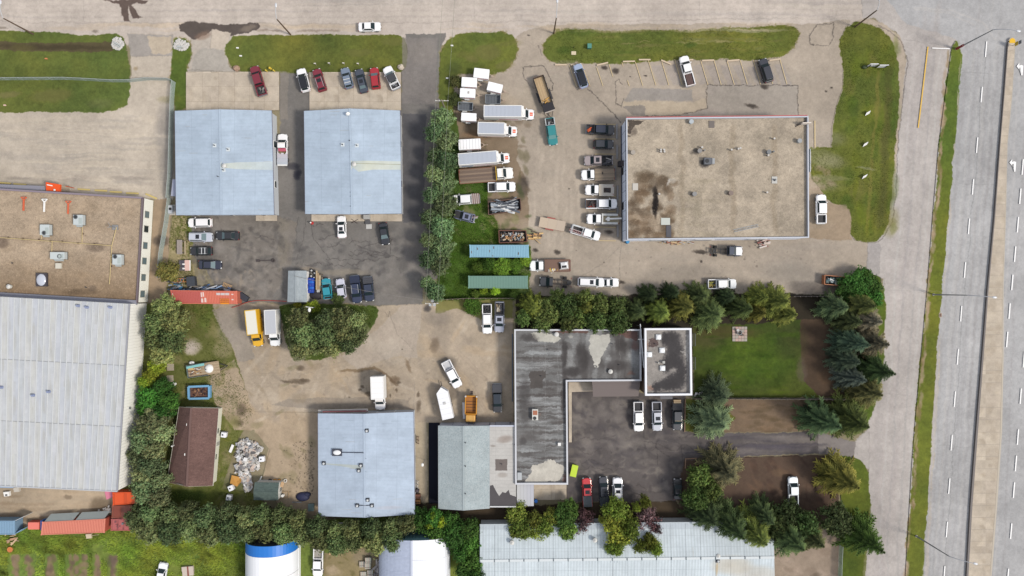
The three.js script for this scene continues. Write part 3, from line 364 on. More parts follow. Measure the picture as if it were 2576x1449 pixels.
// openings on a wall from a to b (ground points), at distance t, y0..y1, w wide; out = outward normal sign
function opening(g, name, a, b, t, y0, y1, w, mat, frameMat = WHITE) {
  const d = b.clone().sub(a).setY(0).normalize(), c = lerp(a, b, t), n = V(-d.z, 0, d.x);
  const f = part(name, merge([bar(dy(c.clone().addScaledVector(d, -w / 2), y0), dy(c.clone().addScaledVector(d, -w / 2), y1), 0.1), bar(dy(c.clone().addScaledVector(d, w / 2), y0), dy(c.clone().addScaledVector(d, w / 2), y1), 0.1), bar(dy(c.clone().addScaledVector(d, -w / 2 - 0.06), y1), dy(c.clone().addScaledVector(d, w / 2 + 0.06), y1), 0.12)]), frameMat, g);
  const pane = new THREE.BoxGeometry(w - 0.1, y1 - y0, 0.08).applyMatrix4(new THREE.Matrix4().makeBasis(d, V(0, 1, 0), n)).translate(c.x, (y0 + y1) / 2 - 0.03, c.z);
  part(name === 'window' ? 'pane' : 'door_leaf', pane, mat, f);
}
function metalPaint(x0, y0, x1, y1, col, dir, step, extra) {
  return (x) => {
    x.fillStyle = rgb(...col); x.fillRect(x0, y0, x1 - x0, y1 - y0);
    for (let i = 0; i < 40; i++) blob(x, rr(x0, x1), rr(y0, y1), dir ? rr(6, 20) : rr(30, 90), dir ? rr(30, 90) : rr(6, 20), 0, i % 2 ? col.map((v) => v * 1.05) : col.map((v) => v * 0.94), 0.4);
    for (let t = dir ? x0 : y0; t < (dir ? x1 : y1); t += step) { const k = rr(0.12, 0.34); line(x, dir ? [t, y0, t, y1] : [x0, t, x1, t], col.map((v) => v * 0.82), step * 0.3, k); line(x, dir ? [t + step * 0.4, y0, t + step * 0.4, y1] : [x0, t + step * 0.4, x1, t + step * 0.4], col.map((v) => Math.min(255, v * 1.08)), step * 0.25, 0.4); }
    for (let k = 1; k < 5; k++) line(x, dir ? [x0, y0 + (y1 - y0) * k / 5, x1, y0 + (y1 - y0) * k / 5] : [x0 + (x1 - x0) * k / 5 + (k > 2 ? 4 : -4), y0, x0 + (x1 - x0) * k / 5, y1], col.map((v) => v * 0.8), 0.6, 0.5);
    for (let i = 0; i < 26; i++) { const px = rr(x0, x1), py = rr(y0, y1), l = rr(6, 26); line(x, dir ? [px, py, px, py + l] : [px, py, px + (px > (x0 + x1) / 2 ? l : -l), py], i % 3 ? col.map((v) => v * 0.78) : [176, 160, 140], 0.9, 0.4); }
    if (extra) extra(x);
  };
}
function gable(name, label, o) {
  const g = thing(name, label, 'building'), E = o.eave.map((p) => at(p[0], p[1], o.h)), R = o.ridge.map((p) => at(p[0], p[1], o.hr)), uv = pxUV(...o.box, o.h);
  part('roof_slope', slab(ccw([E[0], R[0], R[1], E[3]]), 0.12, uv), o.mat, g); part('roof_slope', slab(ccw([R[0], E[1], E[2], R[1]]), 0.12, uv), o.mat2 || o.mat, g);
  const W = shrink(E, o.over ?? 0.35), L = flat(W, -0.02), Hi = flat(W, o.h - 0.1), rt = lerp(Hi[0], Hi[1], o.rf ?? 0.47), rb = lerp(Hi[3], Hi[2], o.rf ?? 0.47);
  part('wall', prism(L, Hi, null, false), o.wall, g);
  part('gable_wall', polyGeo([[Hi[0], Hi[1], dy(rt, o.hr - o.h)]]), o.wall, g); part('gable_wall', polyGeo([[Hi[3], Hi[2], dy(rb, o.hr - o.h)]]), o.wall, g);
  part('ridge_cap', bar(dy(R[0], 0.03), dy(R[1], 0.03), 0.45, 0.06), o.cap || o.mat, g);
  for (const [a, b] of [[E[0], E[3]], [E[1], E[2]]]) part('gutter', bar(dy(a, -0.1), dy(b, -0.1), 0.16), o.trim || M(120, 120, 140), g);
  part('barge_board', bar(dy(lerp(E[3], R[1], 0), -0.14), dy(R[1], -0.14), 0.07, 0.2), o.trim || M(120, 120, 140), g); part('barge_board', bar(dy(R[1], -0.14), dy(E[2], -0.14), 0.07, 0.2), o.trim || M(120, 120, 140), g);
  part('barge_board', bar(dy(E[0], -0.14), dy(R[0], -0.14), 0.07, 0.2), o.trim || M(120, 120, 140), g); part('barge_board', bar(dy(R[0], -0.14), dy(E[1], -0.14), 0.07, 0.2), o.trim || M(120, 120, 140), g);
  g.userData.L = L; return [g, L, uv, E];
}
const vent = (g, px, py, h, kind = 0) => { // small roof penetrations: 0 pipe on a white flashing, 1 round cowl, 2 black pipe, 3 square curb with cowl
  const p = at(px, py, h), v = kind === 0 ? part('vent_pipe', box(0.75, 0.06, 0.75, p.x, h + 0.04, p.z), M(226, 236, 242), g) : kind === 3 ? part('vent_curb', box(0.75, 0.22, 0.75, p.x, h + 0.08, p.z), M(66, 70, 80), g) : part('vent_pipe', cyl(kind === 1 ? 0.32 : 0.1, kind === 1 ? 0.4 : 0.1, kind === 1 ? 0.6 : 0.4, 14, p.x, h + 0.25, p.z), kind === 1 ? M(214, 214, 206) : M(70, 70, 76), g);
  if (kind === 0) part('pipe', cyl(0.11, 0.11, 0.5, 10, p.x, h + 0.3, p.z), M(70, 72, 80), v);
  if (kind === 1) part('cowl', new THREE.ConeGeometry(0.46, 0.3, 16).translate(p.x, h + 0.72, p.z), M(226, 226, 222), v);
  if (kind === 3) part('cowl', new THREE.SphereGeometry(0.26, 12, 8).translate(p.x, h + 0.42, p.z), M(220, 224, 226, { rough: 0.3 }), v);
};
const BLUE = [186, 203, 221], SIDE = M(214, 220, 226);
// two blue-roofed garages
{
  const st = (x) => { const g = x.createLinearGradient(566, 0, 690, 0); g.addColorStop(0, 'rgba(222,226,206,0.7)'); g.addColorStop(0.35, 'rgba(220,226,212,0.6)'); g.addColorStop(1, 'rgba(206,218,220,0.7)'); x.fillStyle = g; x.beginPath(); x.moveTo(566, 414); x.lineTo(600, 410); x.lineTo(692, 406); x.lineTo(692, 428); x.lineTo(600, 427); x.lineTo(566, 424); x.fill(); };
  const b = [436, 272, 694, 546], m = roofMat(...b, 1024, 1024, metalPaint(...b, BLUE, 0, 3.4, st), { rough: 0.5, spec: 0.5 });
  const [g, L, , E] = gable('garage_building', 'blue metal gable-roofed garage, farther from the tree row, beside the white truck', { eave: [[440, 279], [683, 278], [689, 540], [443, 541]], ridge: [[553, 275], [557, 540.5]], h: 3.9, hr: 5.0, box: b, mat: m, wall: SIDE, over: 0.25 });
  for (const [x, y, k] of [[540, 366, 0], [574, 376, 0], [566, 418, 1], [563, 428, 0], [549, 444, 2]]) vent(g, x, y, x === 540 || x === 574 ? 4.85 : 4.9, k);
  for (const t of [0.2, 0.5, 0.8]) opening(g, 'overhead_door', L[0], L[1], t, 0, 3, 3.6, M(196, 200, 206)); for (const t of [0.12, 0.5, 0.85]) opening(g, 'door', L[3], L[2], t, 0, 2.1, 1, M(150, 156, 164));
  for (const t of [0.3, 0.7]) opening(g, 'window', L[1], L[2], t, 1.3, 2.4, 1.4, GLASS); rebase(g, mid(L));
  // lean-to on the west side and the air conditioner
  const s = thing('lean_to_shed', 'narrow white lean-to shed against the left garage wall', 'shed'); const q = [[434, 451], [441, 451], [441.5, 493], [430, 493]].map((p) => at(p[0], p[1], 2.4));
  part('roof_panel', slab(ccw(q), 0.1), M(178, 184, 206), s); part('wall', prism(flat(q, 0), flat(q, 2.3), null, false), M(196, 198, 204), s); rebase(s, mid(flat(q, 0)));
}
{
  const st = (x) => { const g = x.createLinearGradient(886, 0, 1012, 0); g.addColorStop(0, 'rgba(196,206,200,0.7)'); g.addColorStop(0.3, 'rgba(224,226,200,0.75)'); g.addColorStop(1, 'rgba(222,226,210,0.65)'); x.fillStyle = g; x.beginPath(); x.moveTo(886, 408); x.lineTo(920, 406); x.lineTo(1012, 406); x.lineTo(1012, 427); x.lineTo(940, 428); x.lineTo(905, 434); x.lineTo(888, 422); x.fill(); line(x, [895, 413, 1010, 414], [150, 150, 120], 1.6, 0.6); for (const y of [485, 495, 520]) blob(x, 885, y, 3, 1.5, 0, [80, 90, 100], 0.8); };
  const b = [760, 270, 1016, 546], m = roofMat(...b, 1024, 1024, metalPaint(...b, BLUE, 0, 3.4, st), { rough: 0.5, spec: 0.5 });
  const [g, L] = gable('garage_building', 'blue metal gable-roofed garage with a satellite dish on its ridge', { eave: [[765, 279], [1006, 278], [1010, 537], [768, 538]], ridge: [[880, 273], [886, 539]], h: 3.9, hr: 5.0, box: b, mat: m, wall: SIDE, over: 0.25 });
  for (const [x, y, k] of [[862, 364, 0], [898, 366, 0], [892, 414, 1], [880, 354, 2]]) vent(g, x, y, 4.85, k);
  const p = at(876, 290, 4.9), d = part('satellite_dish', rod(p, dy(p, 0.9), 0.05), STEEL, g); part('dish', new THREE.SphereGeometry(0.55, 14, 8, 0, Math.PI * 2, 0, 0.9).rotateX(0.9).rotateY(0.5).translate(p.x, p.y + 0.6, p.z - 0.3), WHITE, d);
  for (const t of [0.2, 0.5, 0.8]) opening(g, 'overhead_door', L[0], L[1], t, 0, 3, 3.6, M(196, 200, 206)); for (const t of [0.12, 0.38, 0.62, 0.88]) opening(g, t === 0.38 ? 'door' : 'overhead_door', L[3], L[2], t, 0, t === 0.38 ? 2.1 : 2.8, t === 0.38 ? 1 : 2.8, M(190, 190, 180));
  for (const t of [0.3, 0.7]) opening(g, 'window', L[1], L[2], t, 1.3, 2.4, 1.4, GLASS); rebase(g, mid(L));
}
function rtu(px, py, w, d, h, label, fx = 0, fz = -0.3) {
  const p = at(px, py, h + 1), g = thing('rooftop_unit', label, 'air conditioner', V(p.x, h, p.z), 0, 'air handlers on the gravel roof');
  part('casing', box(w, 1, d, 0, 0.5, 0), M(208, 218, 220), g); part('hood', prism([V(-w * 0.3, 0.25, d / 2), V(w * 0.3, 0.25, d / 2), V(w * 0.3, 0.25, d / 2 + 0.4), V(-w * 0.3, 0.25, d / 2 + 0.4)], [V(-w * 0.3, 0.95, d / 2), V(w * 0.3, 0.95, d / 2), V(w * 0.3, 0.35, d / 2 + 0.4), V(-w * 0.3, 0.35, d / 2 + 0.4)]), M(196, 206, 208), g);
  const f = part('fan_ring', new THREE.TorusGeometry(0.38, 0.07, 8, 20).rotateX(Math.PI / 2).translate(fx * w, 1.03, fz * d), M(110, 116, 122), g); part('fan', cyl(0.36, 0.36, 0.02, 18, fx * w, 1.02, fz * d), M(50, 54, 58), f);
  part('louvre', box(w * 0.35, 0.03, d * 0.6, w * 0.25, 1.02, d * 0.1), M(186, 198, 196), g); part('curb', box(w + 0.15, 0.16, d + 0.15, 0, 0.02, 0), M(120, 116, 110), g);
}
// shop with the gravel roof
{
  const h = 4.3, b = [-60, 465, 372, 768], m = roofMat(...b, 1024, 768, (x) => {
    x.fillStyle = rgb(184, 164, 140); x.fillRect(-60, 465, 440, 310);
    for (let i = 0; i < 60; i++) blob(x, rr(0, 340), rr(500, 760), rr(14, 50), rr(8, 24), 0, i % 2 ? [198, 176, 150] : [172, 150, 124], 0.35);
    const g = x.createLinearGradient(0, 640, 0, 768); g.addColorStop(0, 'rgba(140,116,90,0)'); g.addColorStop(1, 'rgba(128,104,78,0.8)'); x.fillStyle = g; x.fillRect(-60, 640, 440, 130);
    blob(x, 238, 622, 30, 14, 0, [120, 104, 92], 0.7); blob(x, 5, 610, 18, 18, 0, [112, 96, 84], 0.8); blob(x, 200, 734, 60, 10, 0, [96, 80, 64], 0.5); blob(x, 230, 725, 14, 10, 0, [110, 96, 84], 0.6); for (let i = 0; i < 2600; i++) blob(x, rr(-60, 372), rr(465, 768), rr(0.6, 1.6), rr(0.6, 1.6), 0, i % 2 ? [216, 194, 166] : [140, 118, 96], 0.5);
  }, { fine: 0.16, coarse: 0.1, spec: 0.2 });
  const g = thing('shop_building', 'flat gravel-roofed shop with a tall white side wall', 'building'), q = [[-120, 469], [359, 498], [344, 761], [-120, 734]].map((p) => at(p[0], p[1], h)), uv = pxUV(...b, h);
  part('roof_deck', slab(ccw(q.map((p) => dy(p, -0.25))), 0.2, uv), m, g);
  part('wall', prism(flat(q, -0.02), flat(q, h - 0.3), null, false), M(256, 256, 248), g);
  part('wall_siding', merge(Array.from({ length: 13 }, (_, i) => bar(V(lerp(q[1], q[2], 0).x + 0.02, 0.25 + i * 0.3, q[1].z), V(q[2].x + 0.02, 0.25 + i * 0.3, q[2].z), 0.05, 0.04))), M(226, 226, 218), g);
  for (const [i, j, w] of [[0, 1, 0.35], [1, 2, 0.3], [2, 3, 0.9]]) part('parapet', bar(dy(q[i], -0.1), dy(q[j], -0.1), w, 0.5), [M(150, 138, 150), M(124, 110, 116), M(150, 152, 166)][i], g);
  for (const t of [0.15, 0.29, 0.45, 0.6, 0.76, 0.92]) opening(g, 'window', flat(q, 0)[1].setX(q[1].x + 0.05), flat(q, 0)[2].setX(q[2].x + 0.05), t, 1.6, 3.2, 1.3, t === 0.29 ? GLASS : GLASSL, M(150, 150, 140));
  for (const [a, b2, c, d] of [[-20, 596, 282, 618], [105, 588, 105, 602], [132, 606, 131, 636], [208, 552, 207, 611], [282, 618, 276, 715], [284, 645, 278, 645], [294, 572, 282, 618]]) { const p1 = at(a, b2, h), p2 = at(c, d, h); part('gas_pipe', rod(dy(p1, 0.12), dy(p2, 0.12), 0.07), M(222, 200, 146), g); }
  for (const [x, y] of [[21, 598], [58, 601], [98, 603], [127, 607], [157, 608], [197, 612], [238, 614], [282, 645], [280, 670], [208, 588]]) { const p = at(x, y, h); part('pipe_block', box(0.3, 0.12, 0.35, p.x, h + 0.02, p.z), M(90, 66, 54), g); }
  const sk = at(107, 704, h), s = part('skylight', box(2.2, 0.5, 2.7, sk.x, h + 0.15, sk.z), M(70, 66, 74), g); part('dome', new THREE.SphereGeometry(1, 18, 8, 0, Math.PI * 2, 0, Math.PI / 2).scale(0.98, 0.32, 1.22).translate(sk.x, h + 0.4, sk.z), M(206, 212, 226, { rough: 0.15, coat: 0.8 }), s);
  for (const [x, y, k] of [[26, 721, 1], [33, 662, 2], [218, 723, 2]]) vent(g, x, y, h, k);
  const bx = at(150, 669, h); part('duct_box', box(1.1, 0.5, 1.1, bx.x, h + 0.25, bx.z), M(222, 218, 204), g);
  const an = at(290, 572, h), A = part('antenna', merge([rod(an, dy(an, 2.2), 0.05), rod(dy(an, 2), V(an.x + 0.9, h + 2, an.z - 0.2), 0.04), rod(dy(an, 1.4), V(an.x - 0.7, h + 1.6, an.z + 0.2), 0.04), rod(dy(an, 1.8), V(an.x - 0.3, h + 1.9, an.z - 0.8), 0.04)]), STEEL, g); part('antenna_foot', box(1.2, 0.15, 1, an.x, h, an.z), M(150, 150, 150), A);
  for (const [x, y, c] of [[60, 530, M(226, 106, 66)], [112, 533, M(238, 238, 236)], [172, 538, M(226, 112, 74)]]) { // braces of the shop sign, lying on the gravel
    const top = y - (x === 60 ? 34 : 32), e = (a, b2, dh) => at(a, b2, h + dh);
    part('sign_brace', merge([bar(e(x, top + 4, 0.5), e(x - 1, y, 0.1), 0.28, 0.2), bar(e(x - 7, top, 0.6), e(x, top + 8, 0.5), 0.16), bar(e(x + 7, top, 0.6), e(x, top + 8, 0.5), 0.16), bar(e(x - 7, top, 0.62), e(x + 7, top, 0.62), 0.14)]), c, g);
  }
  const aw = thing('entrance_canopy', 'bright orange entrance canopy with a white strip on the shop front', 'canopy'), c4 = [[115, 458], [151, 464], [150, 482], [116, 479]].map((p) => at(p[0], p[1], 3.1));
  part('canopy_top', slab(ccw(c4), 0.5), M(250, 92, 20), aw); part('letter_panel', slab(ccw([[118, 463.5], [132, 466], [132, 468.6], [118, 466]].map((p) => at(p[0], p[1], 3.16))), 0.04), WHITE, aw);
  for (const p of [c4[0], c4[1]]) part('post', rod(V(p.x * 0.99, 0, p.z + 0.3), V(p.x * 0.99, 2.7, p.z + 0.3), 0.08), M(220, 90, 40), aw);
  const lampP = at(138, 478, 3.2); part('floodlight', new THREE.SphereGeometry(0.22, 10, 8).translate(lampP.x, 3.3, lampP.z), WHITE, aw); rebase(aw, mid(flat(c4, 0)));
  part('step', slab(ccw([[151, 466], [174, 467], [173, 482], [151, 482]].map((p) => at(p[0], p[1], 0.2))), 0.2), M(184, 170, 150), g);
  part('shopfront_canopy', slab(ccw([[-90, 460], [112, 468], [113, 479], [-90, 471]].map((p) => at(p[0], p[1], 2.9))), 0.25), M(150, 150, 164), g); rebase(g, mid(flat(q, 0)));
  rtu(112, 578, 1.9, 2.1, h, 'grey air handler on the gravel roof, lower of the two by the sign braces', -0.05, 0.3); rtu(196, 553, 1.9, 2, h, 'grey air handler nearest the third sign brace', -0.25, -0.3); rtu(144, 643, 2.9, 1.4, h, 'long grey air handler on the gravel roof above the skylight', 0.15, 0.1); rtu(294, 653, 1.8, 2, h, 'grey air handler beside the gas pipe near the white wall', -0.2, -0.3);
}
// ribbed warehouse
{
  const h = 6.8, g = thing('warehouse_building', 'huge pale metal warehouse roof with raised lengthwise ribs', 'building');
  const TL = [-70, 742], TR = [326, 764], BR = [295, 1236], BL = [-70, 1219], q = [TL, TR, BR, BL].map((p) => at(p[0], p[1], h)), N = 26;
  const mt = [0, 1, 2, 3].map((k) => { const [c, x] = canvas(256, 1024), col = [[208, 212, 216], [202, 207, 212], [205, 210, 218], [210, 212, 210]][k]; x.fillStyle = rgb(...col); x.fillRect(0, 0, 256, 1024); for (let i = 0; i < 46; i++) blob(x, rr(0, 256), rr(0, 1024), rr(8, 30), rr(60, 260), 0, [[190, 190, 184], [218, 220, 226], [196, 200, 208]][i % 3], 0.35); grain(x, 256, 1024, 0.02, 0.035, 0); return mapMat(c, { repeat: true, rough: 0.5, spec: 0.5 }); });
  const rows = [0, 0.33, 0.655, 1], P = (u, v, y = 0) => { const a = lerp(q[0], q[1], u), b = lerp(q[3], q[2], u); return dy(lerp(a, b, v), y); };
  part('roof_deck', slab(ccw(q.map((p) => dy(p, -0.08))), 0.25), M(150, 156, 160), g);
  for (let r = 0; r < 3; r++) for (let i = 0; i < N; i++) { const e = 0.0012, u0 = i / N + e, u1 = (i + 1) / N - e, v0 = rows[r] + 0.0012, v1 = rows[r + 1] - 0.0012, k = (i * 7 + r * 5) % 4, off = rnd(); part('roof_panel', slab(ccw([P(u0, v0), P(u1, v0), P(u1, v1), P(u0, v1)]), 0.05, (p) => [p.x / 4 + off, p.z / 14 + off]), mt[k], g); }
  for (let i = 1; i < N; i++) part('roof_rib', bar(P(i / N, 0.001, 0.05), P(i / N, 0.999, 0.05), 0.16, 0.13), M(222, 226, 228, { rough: 0.5 }), g);
  const L = flat(shrink(q, 0.08), -0.02), Hh = flat(shrink(q, 0.08), h - 0.3);
  part('wall', prism(L, Hh, null, false), M(262, 262, 258), g);
  part('wall_rib', merge(Array.from({ length: 60 }, (_, i) => bar(dy(lerp(L[1], L[2], (i + 0.5) / 60), 0), dy(lerp(L[1], L[2], (i + 0.5) / 60), h - 0.32), 0.12, 0.08))), M(256, 256, 252), g);
  part('edge_flashing', bar(dy(q[1], 0.02), dy(q[2], 0.02), 0.3, 0.2), M(168, 170, 178), g); part('edge_flashing', bar(dy(q[2], 0.025), dy(q[3], 0.025), 0.22, 0.2), M(200, 204, 210), g);
  for (const [x, y] of [[198, 769], [279, 773], [124, 985], [5, 974], [220, 773], [85, 994]]) { const p = at(x, y, h); part('roof_vent', cyl(0.2, 0.34, 0.7, 12, p.x, h + 0.35, p.z), M(150, 162, 196, { rough: 0.4 }), g); }
  part('overhead_door', box(3.6, 4, 0.1, at(20, 1200).x, 2, L[3].z + 0.05), M(200, 204, 210), g);
  part('loading_canopy', slab(ccw([[-70, 1221], [36, 1221], [32, 1228], [-70, 1224]].map((p) => at(p[0], p[1], 3.5))), 0.2), M(160, 184, 214), g);
  for (const [x, y, s] of [[327, 1026, 0.4], [310, 1316, 0.4]]) { const p = at(x, y, 4); part('wall_light', box(0.3, 0.4, s, p.x, 4.2, p.z), M(120, 124, 130), g); }
  rebase(g, mid(L));
}
// brown shingled house
{
  const b = [410, 1018, 560, 1230], m = roofMat(...b, 512, 1024, (x) => { x.fillStyle = rgb(122, 94, 88); x.fillRect(400, 1010, 200, 240); for (let y = 1018; y < 1232; y += 2.6) line(x, [400, y, 570, y], [96, 72, 68], 0.8, 0.45); for (let i = 0; i < 5200; i++) { x.fillStyle = i % 2 ? 'rgba(140,110,102,0.5)' : 'rgba(98,74,70,0.5)'; x.fillRect(rr(410, 560), rr(1018, 1230), rr(0.8, 2.6), 1.1); } poly(x, [432, 1090, 444, 1086, 438, 1110, 428, 1150, 424, 1180, 420, 1180, 424, 1110], [146, 110, 82], 0.8); line(x, [442, 1088, 432, 1120, 424, 1170], [170, 126, 86], 1.4, 0.8); }, { fine: 0.12, coarse: 0.07, spec: 0.2 });
  const [g, L] = gable('shingle_house', 'brown shingled gable-roofed house beside the rubble heap', { eave: [[451, 1024], [550, 1027], [535, 1222], [420.5, 1213]], ridge: [[481, 1026], [470, 1224]], h: 2.7, hr: 4.9, box: b, mat: m, wall: M(240, 240, 222), cap: M(118, 90, 84), trim: M(226, 224, 208), over: 0.3, rf: 0.4 });
  for (const [x, y] of [[483, 1034], [472, 1068], [487, 1106], [467, 1143], [482, 1182]]) { const p = at(x, y, 4.4); part('roof_vent', box(0.45, 0.35, 0.45, p.x, x < 475 ? 4.35 : 4.2, p.z), WHITE, g); }
  const c = at(437, 1120, 4); part('chimney_pipe', rod(c, V(c.x + 0.1, 5, c.z), 0.16), M(230, 230, 226), g); for (const t of [0.3, 0.65]) opening(g, 'window', L[1], L[2], t, 1.2, 2.2, 1.2, GLASS); opening(g, 'door', L[1], L[2], 0.48, 0, 2.05, 0.95, M(180, 180, 170)); rebase(g, mid(L));
}
// blue metal building in the lower yard
{
  const b = [796, 1030, 1048, 1306], m = roofMat(...b, 1024, 1024, metalPaint(...b, [188, 204, 223], 0, 3.4, (x) => { poly(x, [812, 1165, 860, 1166, 905, 1167, 915, 1174, 905, 1178, 860, 1171, 812, 1167], [190, 198, 190], 0.8); for (let i = 0; i < 9; i++) blob(x, 921 + rr(-1, 2), 1150 + i * 11, 1.4, 1.6, 0, [70, 80, 96], 0.9); blob(x, 980, 1275, 40, 6, 0, [196, 196, 206], 0.5); }), { rough: 0.5, spec: 0.5 });
  const [g, L] = gable('workshop_building', 'blue metal gable-roofed workshop in the lower yard with a skylight', { eave: [[800, 1040], [1040, 1036], [1043, 1294], [801, 1298]], ridge: [[916.5, 1041], [917.5, 1302]], h: 3.9, hr: 5.0, box: b, mat: m, wall: M(206, 212, 220), over: 0.25 });
  const sk = at(848, 1138, 4.5), s = part('skylight', box(2, 0.3, 1.4, sk.x, 4.5, sk.z), M(66, 70, 84), g); part('dome', new THREE.SphereGeometry(1, 16, 8, 0, Math.PI * 2, 0, Math.PI / 2).scale(0.8, 0.25, 0.5).translate(sk.x, 4.64, sk.z), M(236, 238, 240, { rough: 0.2 }), s);
  for (const [x, y, hh] of [[815, 1165, 4.05], [908, 1170, 4.9], [903, 1183, 4.85], [925, 1257, 4.9], [899, 1271, 4.8], [936, 1271, 4.8], [923, 1083, 4.92]]) vent(g, x, y, hh, 3);
  for (const [a, c] of [[[860, 1138, 4.55], [915, 1138.5, 4.98]], [[903, 1271, 4.9], [932, 1271, 4.9]]]) part('conduit', rod(dy(at(...a), 0.12), dy(at(...c), 0.12), 0.07), M(60, 66, 84), g);
  part('front_canopy', slab(ccw([[800, 1031], [925, 1028], [925, 1036], [800, 1038]].map((p) => at(p[0], p[1], 2.9))), 0.15), M(190, 186, 184), g); part('sign_beam', bar(at(812, 1036, 3.4), at(925, 1034, 3.4), 0.25), M(150, 90, 96), g);
  for (const t of [0.25, 0.7]) opening(g, 'overhead_door', L[0], L[1], t, 0, 3, 3.6, M(196, 200, 206)); for (const t of [0.2, 0.8]) opening(g, 'window', L[1], L[2], t, 1.3, 2.4, 1.3, GLASS); const mp = at(921, 1034, 4.5); part('service_mast', rod(mp, V(mp.x + 0.8, 7.2, mp.z - 0.6), 0.06), STEEL, g); rebase(g, mid(L));
}
// pale shingled building and its flat wing
{
  const b = [1098, 1062, 1236, 1290], m = roofMat(...b, 512, 1024, (x) => { x.fillStyle = rgb(176, 188, 192); x.fillRect(1090, 1050, 160, 260); for (let i = 0; i < 4200; i++) { x.fillStyle = i % 2 ? 'rgba(196,204,206,0.5)' : 'rgba(146,160,166,0.4)'; x.fillRect(rr(1098, 1236), rr(1062, 1290), rr(0.8, 2), rr(1, 3.5)); } }, { fine: 0.06, coarse: 0.05, spec: 0.2 });
  const [g, L] = gable('shingle_building', 'pale grey shingled gable building beside the black paved strip', { eave: [[1103, 1071], [1231, 1071], [1231, 1279], [1103.5, 1280]], ridge: [[1166, 1072], [1166.5, 1284]], h: 4, hr: 5.1, box: b, mat: m, wall: M(196, 200, 214), trim: M(176, 184, 190), over: 0.1, rf: 0.5 });
  for (const [x, y] of [[1171, 1113], [1171, 1172], [1171, 1241]]) vent(g, x, y, 5, 2);
  for (const t of [0.42, 0.85]) opening(g, 'overhead_door', L[0], L[1], t, 0, 3, 3.2, M(206, 210, 222), M(120, 130, 160)); rebase(g, mid(L));
  const h = 3.9, b2 = [1231, 1066, 1299, 1282], m2 = roofMat(...b2, 256, 768, (x) => { x.fillStyle = rgb(202, 200, 196); x.fillRect(1225, 1060, 80, 230); for (let y = 1074; y < 1280; y += 9) line(x, [1231, y, 1299, y], [176, 174, 172], 0.7, 0.7); line(x, [1247, 1066, 1247, 1282], [176, 174, 172], 0.7, 0.6); poly(x, [1246, 1155, 1276, 1155, 1276, 1184, 1246, 1184], [112, 102, 98], 0.9); poly(x, [1232, 1222, 1240, 1220, 1248, 1235, 1256, 1248, 1264, 1238, 1272, 1240, 1280, 1232, 1284, 1245, 1299, 1250, 1299, 1275, 1232, 1275], [74, 70, 74], 0.9); blob(x, 1270, 1105, 24, 12, -10, [150, 134, 124], 0.7); blob(x, 1240, 1122, 8, 4, 0, [140, 130, 122], 0.6); blob(x, 1264, 1195, 16, 8, 0, [150, 138, 128], 0.5); }, { fine: 0.05, coarse: 0.05, warp: 1.6 });
  const w = thing('flat_wing', 'flat beige-roofed wing between the grey shingled building and the office', 'building'), q = [[1231.8, 1071], [1297, 1071], [1298.5, 1274], [1231.8, 1274]].map((p) => at(p[0], p[1], h));
  part('roof_deck', slab(ccw(q), 0.2, pxUV(...b2, h)), m2, w); part('wall', prism(flat(shrink(q, 0.05), -0.02), flat(shrink(q, 0.05), h - 0.2), null, false), M(206, 208, 218), w);
  part('fascia', bar(dy(q[0], 0.06), dy(q[1], 0.06), 0.3, 0.3), M(206, 212, 228), w); part('fascia', bar(dy(q[3], 0.06), dy(q[2], 0.06), 0.25, 0.3), M(226, 228, 230), w); opening(w, 'overhead_door', flat(q, 0)[0], flat(q, 0)[1], 0.5, 0, 3, 3, M(206, 210, 222), M(120, 130, 160)); vent(w, 1262, 1167, h, 2); vent(w, 1294, 1118, h, 2); rebase(w, mid(flat(q, 0)));
  struct('paved_strip', slab(ccw([[1078.5, 1063], [1106, 1063], [1106, 1266], [1079, 1266]].map((p) => dy(at(p[0], p[1]), GY + 0.02))), 0.05), M(34, 36, 48, { rough: 0.9, spec: 0.2 }), 'black paved strip along the grey shingled building');
}
function ring(g, q, w, hgt, mat) { q.forEach((a, i) => { const b = q[(i + 1) % q.length], d = b.clone().sub(a).normalize().multiplyScalar(w / 2 - 0.004); part('parapet', bar(a.clone().sub(d), b.clone().add(d), w, hgt + (i % 2) * 0.008), mat, g); }); }
